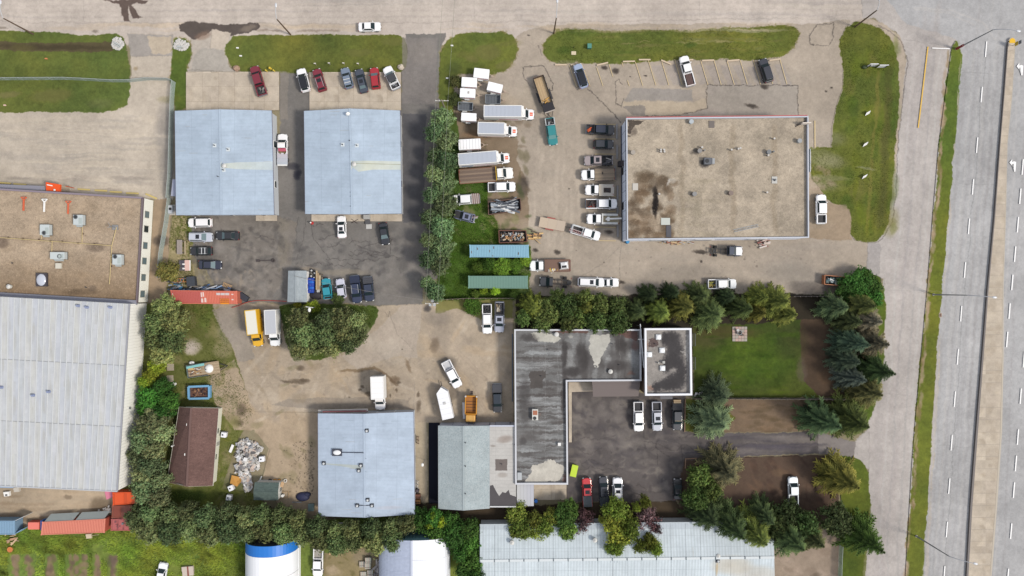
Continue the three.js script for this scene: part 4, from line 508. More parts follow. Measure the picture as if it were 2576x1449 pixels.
// white-trimmed office: L-shaped low block, taller block beside it
{
  const h = 4.1, b = [1293, 826, 1613, 1220], m = roofMat(...b, 1024, 1280, (x) => {
    x.fillStyle = rgb(116, 116, 116); x.fillRect(1290, 820, 330, 410);
    for (let i = 0; i < 150; i++) blob(x, rr(1296, 1425), rr(840, 1215), rr(20, 60), rr(2, 6), 0, i % 2 ? [166, 170, 172] : [74, 68, 66], 0.55);
    for (let i = 0; i < 110; i++) blob(x, rr(1420, 1610), rr(840, 950), rr(6, 16), rr(10, 40), 0, i % 2 ? [158, 160, 160] : [66, 61, 60], 0.55);
    for (let y = 838; y < 1218; y += 5) line(x, [1296, y, 1612, y], [84, 80, 78], 0.7, 0.3); for (const px of [1340, 1372, 1404, 1440, 1500, 1560]) line(x, [px, 834, px, 1216], [176, 178, 178], 1, 0.35);
    poly(x, [1335, 838, 1352, 836, 1400, 842, 1412, 852, 1404, 860, 1380, 862, 1352, 858, 1340, 848], [196, 194, 182], 0.95); poly(x, [1486, 844, 1536, 840, 1534, 860, 1528, 872, 1518, 892, 1508, 912, 1506, 924, 1494, 924, 1494, 908, 1486, 890, 1482, 876], [198, 196, 186], 0.95); blob(x, 1436, 846, 10, 5, 0, [190, 188, 180], 0.8);
    for (const [px, py, a, c, o] of [[1420, 890, 10, 50, 0.7], [1465, 900, 22, 40, 0.7], [1440, 935, 30, 16, 0.8], [1550, 920, 40, 20, 0.6], [1570, 870, 30, 20, 0.5], [1330, 850, 30, 14, 0.5], [1320, 1010, 20, 80, 0.4], [1418, 1000, 8, 60, 0.6]]) { blob(x, px, py, a, c, 0, [50, 45, 45], o); blob(x, px, py, a * 0.8, c * 0.8, 0, [50, 45, 45], o * 0.7); }
    poly(x, [1333, 934, 1373, 934, 1373, 950, 1366, 958, 1366, 976, 1333, 978], [78, 72, 68], 0.95); poly(x, [1385, 830, 1480, 832, 1480, 838, 1400, 838], [104, 66, 56], 0.8); poly(x, [1545, 832, 1606, 832, 1606, 860, 1580, 850, 1556, 842], [106, 66, 58], 0.75); blob(x, 1598, 870, 12, 16, 0, [104, 62, 52], 0.6); blob(x, 1590, 940, 14, 6, 0, [116, 74, 60], 0.6);
    poly(x, [1320, 1216, 1336, 1190, 1340, 1172, 1360, 1168, 1380, 1158, 1394, 1155, 1400, 1166, 1418, 1172, 1420, 1190, 1406, 1212], [206, 200, 188], 0.95); blob(x, 1422, 1205, 6, 14, 0, [120, 78, 66], 0.7); blob(x, 1316, 1110, 12, 12, 0, [70, 66, 66], 0.8); blob(x, 1330, 1100, 30, 10, 0, [80, 74, 72], 0.6);
  }, { fine: 0.07, coarse: 0.1, warp: 7, ns: 1.6, rough: 0.8 });
  const g = thing('office_building', 'L-shaped flat-roofed office with streaked dark roof and white parapet', 'building'), q = [[1295.5, 830], [1611, 830], [1611, 956], [1425, 957.5], [1427, 1216], [1298, 1216]].map((p) => at(p[0], p[1], h)), WP = M(218, 221, 228, { rough: 0.6 });
  const sh = new THREE.Shape(q.map((p) => new THREE.Vector2(p.x, -p.z))), rg = new THREE.ShapeGeometry(sh).rotateX(-Math.PI / 2).translate(0, h - 0.3, 0), uvf = pxUV(...b, h);
  for (let k = 0; k < rg.attributes.position.count; k++) { const t = uvf(V(rg.attributes.position.getX(k), h, rg.attributes.position.getZ(k))); rg.attributes.uv.setXY(k, ...t); }
  part('roof_deck', rg, m, g); part('wall', prism(flat(q, -0.02), flat(q, h - 0.32), null, false), M(190, 184, 172), g); ring(g, q, 0.32, 0.7, WP);
  for (const [x, y, k] of [[1378, 879, 2], [1540, 865, 2], [1500, 921, 2], [1535, 934, 1], [1362, 946, 2], [1558, 918, 2]]) vent(g, x, y, h - 0.3, k);
  const fv = at(1400, 841, h); part('roof_ventilator', merge([cyl(0.42, 0.42, 0.5, 18, fv.x, h, fv.z), new THREE.SphereGeometry(0.5, 16, 8, 0, 7, 0, 1.57).scale(1, 0.4, 1).translate(fv.x, h + 0.25, fv.z)]), M(226, 226, 224), g);
  const hv = thing('rooftop_unit', 'white rusty air handler on the streaked office roof', 'air conditioner', V(at(1346, 1042, h).x, h - 0.3, at(1346, 1042, h).z)); part('casing', box(1.2, 0.9, 2.2, 0, 0.45, 0), M(222, 222, 216), hv); part('rusty_top', box(0.9, 0.04, 0.9, 0, 0.92, -0.4), M(176, 112, 84), hv); part('fan', cyl(0.36, 0.36, 0.05, 18, -0.1, 0.93, 0.7), M(56, 58, 60), hv); part('duct', box(0.6, 0.3, 0.6, 0.95, 0.15, 0), M(110, 100, 96), hv);
  const sb = at(1407, 1117, h); part('duct_box', box(0.6, 0.6, 0.6, sb.x, h, sb.z), M(232, 232, 230), g); const ac = at(1307, 1197, h); part('duct_box', box(0.9, 0.8, 1.5, ac.x, h, ac.z), M(190, 196, 200), g);
  part('downpipe', bar(at(1289, 1010, 1.5), at(1289, 840, 1.5), 0.2), M(70, 90, 110), g); opening(g, 'door', flat(q, 0)[3], flat(q, 0)[2], 0.7, 0, 2.1, 1.6, GLASS); for (const t of [0.2, 0.5, 0.8]) opening(g, 'window', flat(q, 0)[3], flat(q, 0)[4], t, 1, 2.3, 1.8, GLASS);
  // brown mansard over the entrance
  const e = part('entrance_roof', prism([[1492, 998], [1606, 997], [1606, 960], [1492, 961]].map((p) => at(p[0], p[1], 2.6)), [[1490, 968], [1610, 967], [1610, 958], [1489, 959]].map((p) => at(p[0], p[1], 3.7))), M(124, 114, 112, { rough: 0.95 }), g); part('roof_patch', slab(ccw([[1528, 984], [1530, 981.5], [1551, 981.5], [1554, 985], [1554, 997], [1528, 997]].map((p) => at(p[0], p[1], 3.2 - (p[1] - 980) * 0.035))), 0.04), M(206, 212, 206), e);
  rebase(g, mid(flat(q, 0)));
  for (const f of [[[1430, 961], [1500, 961], [1495, 984], [1430, 986]], [[1430, 986.3], [1438, 986], [1438, 1112], [1431, 1112]]]) struct('pavement', slab(ccw(f.map((p) => dy(at(p[0], p[1]), GY + 0.1))), 0.12, (p) => [p.x / 9, p.z / 9]), APRON[1], 'tan pavement along the inner corner of the office');
  // annex at the south end
  const A = thing('office_annex', 'small pale shed-roofed annex at the lower end of the office', 'shed'), qa = [[1300, 1219.5], [1343, 1219.5], [1343, 1273], [1300, 1274]].map((p) => at(p[0], p[1], 3));
  for (let i = 0; i < 5; i++) part('roof_panel', slab(ccw([lerp(qa[0], qa[1], i / 5 + 0.003), lerp(qa[0], qa[1], (i + 1) / 5 - 0.003), lerp(qa[3], qa[2], (i + 1) / 5 - 0.003), lerp(qa[3], qa[2], i / 5 + 0.003)]), 0.1), M(206 - i * 2, 208 - i * 2, 210), A); part('wall', prism(flat(shrink(qa, 0.06), 0), flat(shrink(qa, 0.06), 2.9), null, false), M(180, 178, 176), A); rebase(A, mid(flat(qa, 0)));
}
{
  const h = 6.2, b = [1620, 824, 1742, 996], m = roofMat(...b, 640, 896, (x) => {
    x.fillStyle = rgb(150, 144, 138); x.fillRect(1610, 820, 140, 190); for (let y = 834; y < 990; y += 6) line(x, [1620, y, 1742, y], [150, 146, 142], 0.6, 0.5);
    for (const [px, py, a, c] of [[1690, 855, 28, 26], [1700, 880, 24, 22], [1690, 905, 22, 26], [1706, 910, 18, 22], [1680, 968, 34, 18], [1700, 960, 30, 26], [1652, 975, 14, 16], [1674, 850, 12, 16], [1715, 935, 14, 30], [1678, 920, 12, 22]]) { blob(x, px, py, a * 1.1, c * 1.1, 0, [46, 43, 46], 0.95); blob(x, px, py, a * 0.8, c * 0.8, 0, [46, 43, 46], 0.8); }
    poly(x, [1728, 845, 1734, 840, 1734, 908, 1728, 905, 1722, 890, 1712, 884, 1724, 880, 1726, 862], [186, 182, 176], 0.9); poly(x, [1635, 852, 1656, 852, 1656, 873, 1635, 873], [82, 62, 60], 0.9); blob(x, 1630, 868, 6, 12, 0, [140, 96, 76], 0.6); blob(x, 1636, 976, 8, 10, -40, [160, 116, 96], 0.7); for (let i = 0; i < 40; i++) line(x, [rr(1675, 1730), 842 + i, rr(1675, 1730), 842 + i + rr(20, 50)], [70, 66, 68], 0.8, 0.4);
  }, { fine: 0.1, coarse: 0.12, warp: 16, ns: 2.5, rough: 0.8 });
  const g = thing('office_building', 'tall square flat-roofed block with black-stained roof and white parapet', 'building'), q = [[1623, 828], [1736, 827.5], [1738, 991.5], [1624.5, 992.5]].map((p) => at(p[0], p[1], h)), uv = pxUV(...b, h);
  part('roof_deck', slab(ccw(q.map((p) => dy(p, -0.35))), 0.2, uv), m, g); part('wall', prism(flat(q, -0.02), flat(q, h - 0.36), null, false), M(122, 100, 88), g); ring(g, q, 0.38, 0.8, M(230, 233, 240, { rough: 0.5 }));
  for (const [x, y] of [[1657, 848], [1666, 881.5], [1634, 892], [1667, 926.5]]) { const p = at(x, y, h), s = part('skylight', box(1.05, 0.4, 1.05, p.x, h - 0.2, p.z), M(220, 226, 230), g); part('dome', new THREE.SphereGeometry(0.5, 14, 8, 0, 7, 0, 1.57).scale(1, 0.35, 1).translate(p.x, h, p.z), M(240, 243, 246, { rough: 0.2 }), s); }
  const p = at(1669, 911, h); part('vent_stack', merge([box(0.5, 0.7, 0.5, p.x, h, p.z), cyl(0.16, 0.16, 0.6, 12, p.x - 1, h, p.z + 0.15)]), M(190, 190, 186), g); vent(g, 1648, 865, h - 0.35, 2);
  opening(g, 'door', flat(q, 0)[3], flat(q, 0)[2], 0.45, 0, 2.2, 1.8, GLASS); part('door_canopy', slab(ccw([[1661, 996], [1692, 996], [1692, 1004], [1661, 1004]].map((v) => at(v[0], v[1], 2.6))), 0.15), M(112, 112, 118), g); rebase(g, mid(flat(q, 0)));
  for (const [y, w] of [[855, 'upper'], [914, 'lower']]) { const a = at(1744, y, 1), t = thing('window_grille', `barred steel grille on the stained block wall, ${w} one`, 'grille', V(a.x + 0.1, 0, a.z)); part('frame', merge([box(0.08, 0.08, 2.6, 0.35, 1, 0), box(0.08, 0.08, 2.6, -0.25, 1, 0)]), M(110, 116, 120), t); for (let k = 0; k < 11; k++) part('slat', box(0.6, 0.06, 0.07, 0.05, 1.02, -1.25 + k * 0.25), M(60, 62, 62), t); for (const z of [-1.25, 1.25]) part('post', box(0.08, 1, 0.08, 0.35, 0.48, z), M(110, 116, 120), t); }
  const s = thing('pipe_rail', 'white pipe with cross arms spanning the gap between the office blocks', 'pipe'), P1 = at(1610.5, 815, 5.6), P2 = at(1619.5, 925, 5.6); part('rail', rod(P1, P2, 0.1), M(226, 230, 236), s); for (const t of [0.35, 0.66]) { const c = lerp(P1, P2, t); part('cross_arm', bar(V(c.x - 0.7, 5.75, c.z), V(c.x + 0.75, 5.75, c.z), 0.1), M(206, 210, 216), s); } for (const t of [0.05, 0.95]) { const c = lerp(P1, P2, t); part('post', rod(V(c.x, 0, c.z), V(c.x, 5.55, c.z), 0.06), STEEL, s); } rebase(s, mid(flat([P1, P2], 0)));
}
// big flat-roofed building
{
  const h = 6.3, b = [1572, 292, 2038, 606], m = roofMat(...b, 1280, 896, (x) => {
    x.fillStyle = rgb(190, 176, 156); x.fillRect(1560, 280, 490, 340);
    for (let i = 0; i < 160; i++) blob(x, rr(1580, 2030), rr(300, 600), rr(12, 50), rr(8, 30), 0, [[188, 175, 156], [166, 154, 137], [160, 149, 132]][i % 3], 0.35);
    for (const px of [1718, 1845, 1950]) for (let k = 0; k < 9; k++) blob(x, px + rr(-6, 6), 330 + k * 30, 10, 26, 0, [150, 134, 112], 0.4);
    for (let i = 0; i < 60; i++) blob(x, rr(1582, 1700), rr(440, 598), rr(6, 26), rr(6, 22), 0, i % 2 ? [120, 98, 76] : [98, 82, 66], 0.6); blob(x, 1625, 445, 36, 22, 0, [104, 88, 70], 0.85); blob(x, 1665, 450, 20, 14, 0, [112, 96, 78], 0.6);
    blob(x, 1649, 507, 8, 46, 2, [36, 32, 32], 0.95); blob(x, 1650, 520, 6, 36, 2, [36, 32, 32], 0.8); blob(x, 1648, 480, 9, 16, 0, [52, 46, 42], 0.7); blob(x, 1630, 560, 40, 30, 0, [140, 116, 92], 0.5); blob(x, 1602, 546, 14, 10, 0, [176, 156, 130], 0.6); blob(x, 1755, 530, 14, 30, 0, [156, 146, 126], 0.6);
    poly(x, [1580, 302, 1624, 302, 1612, 310, 1596, 318, 1588, 332, 1582, 336], [70, 62, 58], 0.8); blob(x, 1594, 330, 12, 14, 0, [86, 76, 70], 0.6); blob(x, 1582, 342, 5, 4, 0, [80, 72, 66], 0.8); blob(x, 1774, 410, 16, 15, 0, [60, 58, 62], 0.85); blob(x, 1774, 408, 10, 12, 0, [54, 52, 56], 0.7); blob(x, 1752, 380, 18, 9, -15, [86, 80, 76], 0.8); blob(x, 1744, 489, 9, 8, 0, [84, 76, 72], 0.8); blob(x, 1836, 486, 8, 6, 0, [96, 86, 80], 0.7); blob(x, 1692, 455, 12, 9, 0, [196, 190, 178], 0.7); blob(x, 1683, 459, 5, 12, 25, [200, 198, 192], 0.7);
    for (let i = 0; i < 50; i++) blob(x, rr(1700, 1800), rr(440, 600), rr(20, 40), rr(3, 8), 0, [170, 158, 136], 0.3); for (let i = 0; i < 3400; i++) blob(x, rr(1575, 2034), rr(295, 604), rr(0.5, 1.5), rr(0.5, 1.5), 0, i % 2 ? [212, 198, 174] : [146, 130, 108], 0.45);
  }, { fine: 0.15, coarse: 0.1, warp: 5, ns: 1.5, spec: 0.2 });
  const g = thing('commercial_building', 'large flat tan-roofed building with a white wall and parapet', 'building'), q = [[1576, 299], [2031, 294], [2032.5, 597], [1578, 602]].map((p) => at(p[0], p[1], h)), uv = pxUV(...b, h), WP = M(232, 238, 248, { rough: 0.5 });
  part('roof_deck', slab(ccw(q.map((p) => dy(p, -0.3))), 0.2, uv), m, g); part('wall', prism(flat(q, -0.02), flat(q, h - 0.31), null, false), M(258, 268, 286, { rough: 0.5 }), g); ring(g, q, 0.24, 0.6, M(206, 212, 224, { rough: 0.6 }));
  part('red_fascia', bar(V(q[0].x, h - 0.1, q[0].z - 0.3), V(q[1].x, h - 0.1, q[1].z - 0.3), 0.16, 0.3), M(206, 110, 110), g);
  for (let i = 1; i < 12; i++) { const p = lerp(flat(q, 0)[0], flat(q, 0)[3], i / 12); part('wall_seam', box(0.06, h - 0.4, 0.08, p.x - 0.02, h / 2 - 0.1, p.z), M(196, 208, 228), g); } part('wall_trim', bar(V(q[0].x - 0.06, h - 0.9, q[0].z), V(q[3].x - 0.06, h - 0.9, q[3].z), 0.1), M(52, 66, 96), g); part('wall_trim', bar(V(q[0].x - 0.1, 0.3, q[0].z), V(q[3].x - 0.1, 0.3, q[3].z), 0.16), M(52, 62, 88), g);
  for (const t of [0.4, 0.7]) opening(g, 'door', flat(q, 0)[0].setX(q[0].x - 0.05), flat(q, 0)[3].setX(q[3].x - 0.05), t, 0, 2.2, 1.4, BLACK, M(90, 90, 96)); for (const t of [0.2, 0.45, 0.75]) opening(g, 'overhead_door', flat(q, 0)[3], flat(q, 0)[2], t, 0, 3.5, 3.8, M(190, 196, 206)); for (const t of [0.1, 0.3, 0.5, 0.7, 0.9]) opening(g, 'window', flat(q, 0)[0], flat(q, 0)[1], t, 0.6, 2.8, 5, GLASS);
  const side = thing('shop_awning', 'black awning on the wall of the big flat-roofed building', 'awning'), aq = [[2033.5, 375], [2037.5, 375], [2037.5, 432], [2033.5, 432]].map((p) => at(p[0], p[1], 4)); part('awning_cover', slab(ccw(aq), 0.6), M(30, 38, 54), side); part('awning_edge', bar(dy(aq[1], 0.02), dy(aq[2], 0.02), 0.12, 0.3), M(206, 214, 220), side); rebase(side, mid(flat(aq, 0)));
  const hv = h - 0.3, cur = (x, y, w, mm) => { const p = at(x, y, hv); part('vent_stack', merge([cyl(0.34, 0.4, 0.7, 14, p.x, hv + 0.35, p.z), cyl(0.46, 0.46, 0.12, 14, p.x, hv + 0.8, p.z)].concat(w ? [cyl(0.16, 0.16, 1, 10, p.x + 0.9, hv + 0.5, p.z - 0.1)] : [])), mm, g); };
  cur(1737, 308, 0, M(190, 200, 206)); cur(1758, 381, 1, M(150, 148, 146)); cur(1745, 489, 0, M(150, 150, 150)); cur(1836, 487, 0, M(140, 124, 116)); cur(1931, 384, 1, M(130, 134, 138)); cur(2008, 356, 0, M(170, 174, 176)); cur(1591, 385, 0, M(176, 168, 158));
  for (const [x, y] of [[1661, 378], [1669, 378], [1661, 383], [1670, 383], [1838, 378], [1855, 376], [1860, 374], [1945, 350], [1657, 489], [1927, 485], [1930, 392], [1764, 372]]) { const p = at(x, y, hv), v = part('vent_pipe', cyl(0.14, 0.16, 0.7, 10, p.x, hv + 0.35, p.z), M(170, 160, 150), g); part('cap', cyl(0.2, 0.2, 0.06, 10, p.x, hv + 0.73, p.z), M(212, 210, 206), v); }
  for (const [x, y, c] of [[1598, 470, M(206, 202, 194)], [1674, 557, M(206, 212, 206)], [1682, 582, M(84, 84, 92)], [1948, 453, M(206, 206, 202)], [1790, 313, M(120, 112, 108)]]) { const p = at(x, y, hv); part('roof_hatch', box(x > 1650 && x < 1700 ? (y > 570 ? 1 : 1.8) : 1.1, 0.12, y > 570 ? 2.4 : 1.4, p.x, hv + 0.06, p.z), c, g); } const pv = at(1948, 453, hv); part('vent_pipe', cyl(0.2, 0.24, 0.5, 12, pv.x, hv + 0.3, pv.z), M(110, 114, 120), g);
  const sgn = thing('roof_sign', 'white billboard standing on braces at the corner of the flat roof', 'sign'), s0 = at(2004, 314, hv + 0.2), s1 = at(2041, 306, hv + 1.6); part('sign_board', bar(V(s0.x + 0.6, hv + 0.85, s0.z - 0.05), V(s1.x, hv + 0.85, s1.z + 0.2), 0.22, 1.6), M(238, 228, 216), sgn); part('brace', merge([bar(V(s0.x, hv, s0.z), V(s0.x + 1.4, hv + 1.5, s0.z - 0.6), 0.1), bar(V(s0.x - 0.2, hv, s0.z + 0.3), V(s0.x + 0.7, hv + 1, s0.z), 0.1), bar(V(s0.x - 0.1, hv + 0.04, s0.z + 0.3), V(s0.x + 2.2, hv + 0.04, s0.z - 1), 0.12)]), M(70, 60, 62), sgn); rebase(sgn, V(s0.x, hv, s0.z));
  rebase(g, mid(flat(q, 0)));
  { const p = at(1778, 407, hv), t = thing('rooftop_unit', 'dark air handler on the tan flat roof, ringed by a black stain', 'air conditioner', V(p.x, hv, p.z)); part('casing', box(1.5, 1, 1.3, 0, 0.5, 0), M(104, 108, 116), t); part('side_hood', box(0.5, 0.8, 1.1, 1.1, 0.5, 0), M(170, 174, 178), t); part('fan', cyl(0.4, 0.4, 0.05, 16, -0.2, 1.03, 0), M(56, 58, 62), t); }
  { const a = at(1845, 581, hv), c = at(1908, 567, hv), t = thing('ladder', 'aluminium ladder lying on the tan flat roof', 'ladder', V(a.x, hv + 0.08, a.z)), d = c.clone().sub(a).setY(0), n = V(-d.z, 0, d.x).normalize().multiplyScalar(0.24); for (const s of [-1, 1]) part('rail', bar(n.clone().multiplyScalar(s), d.clone().addScaledVector(n, s), 0.07), STEEL, t); for (let k = 1; k < 18; k++) part('rung', bar(d.clone().multiplyScalar(k / 18).sub(n), d.clone().multiplyScalar(k / 18).add(n), 0.05), STEEL, t); }
}
// arched halls along the bottom edge
function arch(name, label, x0, x1, y0, y1, hw, hr, mats2, o = {}) { // barrel roof running down the view
  const g = thing(name, label, 'building'), n = o.n ?? 18, base = [at(x0, y0, 0), at(x1, y0, 0)], zz = [at(0, y0, 0).z, at(0, y1, 0).z], cx = (base[0].x + base[1].x) / 2, w = (base[1].x - base[0].x) / 2;
  const prof = Array.from({ length: n + 1 }, (_, i) => { const a = Math.PI * (1 - i / n), c = Math.cos(a), s = Math.sin(a); return [cx + w * Math.sign(c) * Math.pow(Math.abs(c), o.px ?? 1), hw + (hr - hw) * Math.pow(Math.max(0, s), o.py ?? 1)]; });
  const seg = (a, b, i0, i1, nm, mt, t = 0.12) => { const f = []; for (let i = i0; i < i1; i++) f.push(slab([V(prof[i][0], prof[i][1], b), V(prof[i + 1][0], prof[i + 1][1], b), V(prof[i + 1][0], prof[i + 1][1], a), V(prof[i][0], prof[i][1], a)], t, (p) => [p.x / 3, p.z / 3])); const m = part(nm, merge(f), mt, g); return m; };
  return { g, seg, prof, zz, cx, w, n };
}
{
  const A = arch('fabric_hall', 'white arched fabric hall with a blue front rim', 629, 756, 1345, 1620, 1.4, 6.8, null, { n: 24, px: 0.85 }), W = M(244, 246, 250, { rough: 0.7 }), z0 = A.zz[0], z1 = A.zz[1];
  A.seg(z0, z0 + 2.2, 0, A.n, 'rim_cover', M(30, 128, 224, { rough: 0.5 })); for (let i = 0; i < 5; i++) A.seg(z0 + 2.22 + i * 4.4, z0 + 2.2 + (i + 1) * 4.4 - 0.04, 0, A.n, 'fabric_bay', i % 2 ? W : M(240, 243, 248, { rough: 0.7 }));
  const e = A.prof.map((p) => V(p[0], p[1] - 0.1, z0 + 0.5)); part('end_wall', polyGeo([[V(A.cx - A.w, 0, z0 + 0.5), ...e, V(A.cx + A.w, 0, z0 + 0.5)]]), M(96, 104, 120), A.g); for (const s of [0, A.n]) part('side_wall', box(0.15, 1.5, z1 - z0, A.prof[s][0], 0.73, (z0 + z1) / 2), W, A.g); rebase(A.g, V(A.cx, 0, z0));
}
{
  const y0 = 1333, A = arch('metal_hall', 'arched ribbed metal hall with a teal end wall', 960, 1132, y0, 1620, 2.6, 6.2, null, { n: 22, px: 0.9, py: 0.75 }), z0 = A.zz[0], z1 = A.zz[1], [c, x] = canvas(256, 256);
  x.fillStyle = rgb(184, 196, 220); x.fillRect(0, 0, 256, 256); for (let i = 0; i < 256; i += 23) { line(x, [0, i, 256, i], [150, 162, 190], 5, 0.7); line(x, [0, i + 9, 256, i + 9], [204, 212, 230], 5, 0.6); } grain(x, 256, 256, 0.02, 0.05, 0); const ribs = mapMat(c, { repeat: true, rough: 0.45 }), sm = M(232, 236, 244, { rough: 0.5 });
  A.seg(z0, z1, 0, 11, 'ribbed_roof', ribs); for (let i = 0; i < 6; i++) A.seg(z0 + i * 4, z0 + i * 4 + 3.97, 11, A.n, 'smooth_roof', sm); part('ridge_cap', box(0.4, 0.12, z1 - z0, A.cx, 6.26, (z0 + z1) / 2), M(210, 218, 236), A.g);
  const e = A.prof.map((p) => V(p[0], p[1] - 0.1, z0 + 0.06)); part('end_wall', polyGeo([[V(A.cx - A.w, 0, z0 + 0.06), ...e, V(A.cx + A.w, 0, z0 + 0.06)]]), M(120, 166, 180), A.g); part('end_rib', merge(Array.from({ length: 15 }, (_, i) => box(0.1, 4.6, 0.06, A.cx - 5 + i * 0.7, 2.5, z0 + 0.01))), M(100, 146, 160), A.g); for (const s of [0, A.n]) part('side_wall', box(0.15, 2.7, z1 - z0, A.prof[s][0], 1.33, (z0 + z1) / 2), sm, A.g); rebase(A.g, V(A.cx, 0, z0));
}
// long pale roof
{
  const h = 3.6, hr = 5.2, g = thing('long_building', 'long pale metal-roofed building along the lower edge', 'building'), b = [1200, 1310, 1960, 1500];
  const m = roofMat(...b, 2048, 512, metalPaint(...b, [212, 224, 231], 1, 7.6, (x) => { for (const y of [1380, 1436]) line(x, [1200, y, 1960, y - 8], [170, 182, 190], 1, 0.5); blob(x, 1840, 1420, 60, 30, 0, [206, 196, 176], 0.7); blob(x, 1900, 1445, 70, 30, 0, [206, 198, 182], 0.6); blob(x, 1802, 1430, 4, 24, 0, [196, 170, 126], 0.7); poly(x, [1206, 1318, 1760, 1316, 1760, 1333, 1206, 1335], [190, 200, 210], 0.5); for (const px of [1535, 1544, 1552]) line(x, [px, 1380, px, 1412], [140, 150, 160], 1, 0.7); }), { rough: 0.55, spec: 0.5 });
  const P = (x, y, hh) => at(x, y, hh), E = [P(1207, 1320, h), P(1946, 1312, h)], R = [P(1207, 1411, hr), P(1948, 1402, hr)], B = [P(1207, 1509, h), P(1950, 1500, h)], N = 20, uv = pxUV(...b, h + 0.8);
  for (let i = 0; i < N; i++) { const u = i / N + 0.0003, v = (i + 1) / N - 0.0003; part('roof_panel', slab(ccw([lerp(E[0], E[1], u), lerp(E[0], E[1], v), lerp(R[0], R[1], v), lerp(R[0], R[1], u)]), 0.1, uv), m, g); part('roof_panel', slab(ccw([lerp(R[0], R[1], u), lerp(R[0], R[1], v), lerp(B[0], B[1], v), lerp(B[0], B[1], u)]), 0.1, uv), m, g); const c = lerp(R[0], R[1], u); part('ridge_clip', box(0.14, 0.16, 0.5, c.x, hr + 0.1, c.z), M(110, 122, 130), g); }
  part('ridge_cap', bar(dy(R[0], 0.04), dy(R[1], 0.04), 0.5, 0.06), M(226, 234, 238), g); part('eave_flashing', bar(dy(E[0], 0.02), dy(E[1], 0.02), 0.25, 0.16), M(196, 206, 214), g);
  const q = [E[0], E[1], B[1], B[0]]; part('wall', prism(flat(shrink(q, 0.15), -0.02), flat(shrink(q, 0.15), h - 0.1), null, false), M(200, 206, 210), g); for (const i of [0, 1]) part('gable_wall', polyGeo([[dy(E[i], -0.1), dy(R[i], -0.1), dy(B[i], -0.1)]]), M(206, 212, 216), g);
  for (const [x, y, k] of [[1496, 1357, 1], [1805, 1410, 3], [1805, 1397, 1], [1288, 1363, 1]]) vent(g, x, y, k === 3 ? 5 : 4.6, k); rebase(g, mid(flat(q, 0)));
}
function shed(name, label, pts, h, roof, wall, n = 6, dir = 0) {
  const g = thing(name, label, 'shed'), q = pts.map((p) => at(p[0], p[1], h)), R = dir ? [lerp(q[0], q[3], 0.5), lerp(q[1], q[2], 0.5)] : [lerp(q[0], q[1], 0.45), lerp(q[3], q[2], 0.45)];
  R.forEach((p) => (p.y += 0.45)); const ab = dir ? [[q[0], q[1], R[1], R[0]], [R[0], R[1], q[2], q[3]]] : [[q[0], R[0], R[1], q[3]], [R[0], q[1], q[2], R[1]]];
  for (const f of ab) part('roof_slope', slab(ccw(f), 0.08, (p) => [p.x / 3, p.z / 3]), roof, g);
  const w = shrink(q, 0.12); part('wall', prism(flat(w, 0), flat(w, h - 0.06), null, false), wall, g); part('ridge_cap', bar(dy(R[0], 0.03), dy(R[1], 0.03), 0.25, 0.04), roof, g); for (const f of dir ? [[q[0], R[0], q[3]], [q[1], R[1], q[2]]] : [[q[0], R[0], q[1]], [q[3], R[1], q[2]]]) part('gable_wall', polyGeo([f.map((p) => dy(p, -0.08))]), wall, g);
  opening(g, 'door', flat(w, 0)[1], flat(w, 0)[2], 0.5, 0, 1.9, 1, M(150, 150, 146)); rebase(g, mid(flat(q, 0))); return g;
}
const [shc, shx] = canvas(256, 256); shx.fillStyle = rgb(168, 178, 184); shx.fillRect(0, 0, 256, 256); for (let i = 0; i < 70; i++) line(shx, [rr(0, 256), 0, rr(0, 256), 256], i % 2 ? [140, 152, 160] : [188, 196, 200], rr(1, 4), 0.25); grain(shx, 256, 256, 0.06, 0.06, 1);
shed('storage_shed', 'grey corrugated storage shed at the end of the parked row', [[725, 681], [771, 681], [772, 760], [723, 760]], 2.5, mapMat(shc, { repeat: true }), M(232, 232, 230));
const [grc, grx] = canvas(256, 256); grx.fillStyle = rgb(86, 102, 98); grx.fillRect(0, 0, 256, 256); for (let i = 0; i < 60; i++) blob(grx, rr(0, 256), rr(0, 256), rr(10, 50), rr(6, 16), 0, i % 2 ? [66, 80, 80] : [106, 122, 116], 0.4); grain(grx, 256, 256, 0.06, 0.08, 1);
shed('storage_shed', 'green felt-roofed storage shed beside the rubble heap', [[641, 1213], [702, 1214], [700, 1259], [638, 1258]], 2.5, mapMat(grc, { repeat: true }), M(216, 218, 214), 6, 1);
// ---------- vehicles ----------
function planShape(L, W, rf, rb, bow) { // outline from above, nose to +x
  const a = L / 2, b = W / 2, s = new THREE.Shape();
  s.moveTo(-a + rb, -b); s.lineTo(a - rf * 1.6, -b); s.bezierCurveTo(a - rf * 0.6, -b * 0.99, a - bow * 1.2, -b * 0.86, a - bow, -b * 0.62); s.quadraticCurveTo(a, -b * 0.3, a, 0); s.quadraticCurveTo(a, b * 0.3, a - bow, b * 0.62);
  s.bezierCurveTo(a - bow * 1.2, b * 0.86, a - rf * 0.6, b * 0.99, a - rf * 1.6, b); s.lineTo(-a + rb, b); s.quadraticCurveTo(-a, b, -a, b - rb); s.lineTo(-a, -b + rb); s.quadraticCurveTo(-a, -b, -a + rb, -b); return s;
}
function plan(shape, y0, y1, bev, seg = 3) { return new THREE.ExtrudeGeometry(shape, { depth: Math.max(0.01, y1 - y0 - 2 * bev), bevelEnabled: true, bevelSize: bev, bevelThickness: bev, bevelOffset: -bev, bevelSegments: seg, curveSegments: 6 }).rotateX(-Math.PI / 2).translate(0, y0 + bev, 0); }
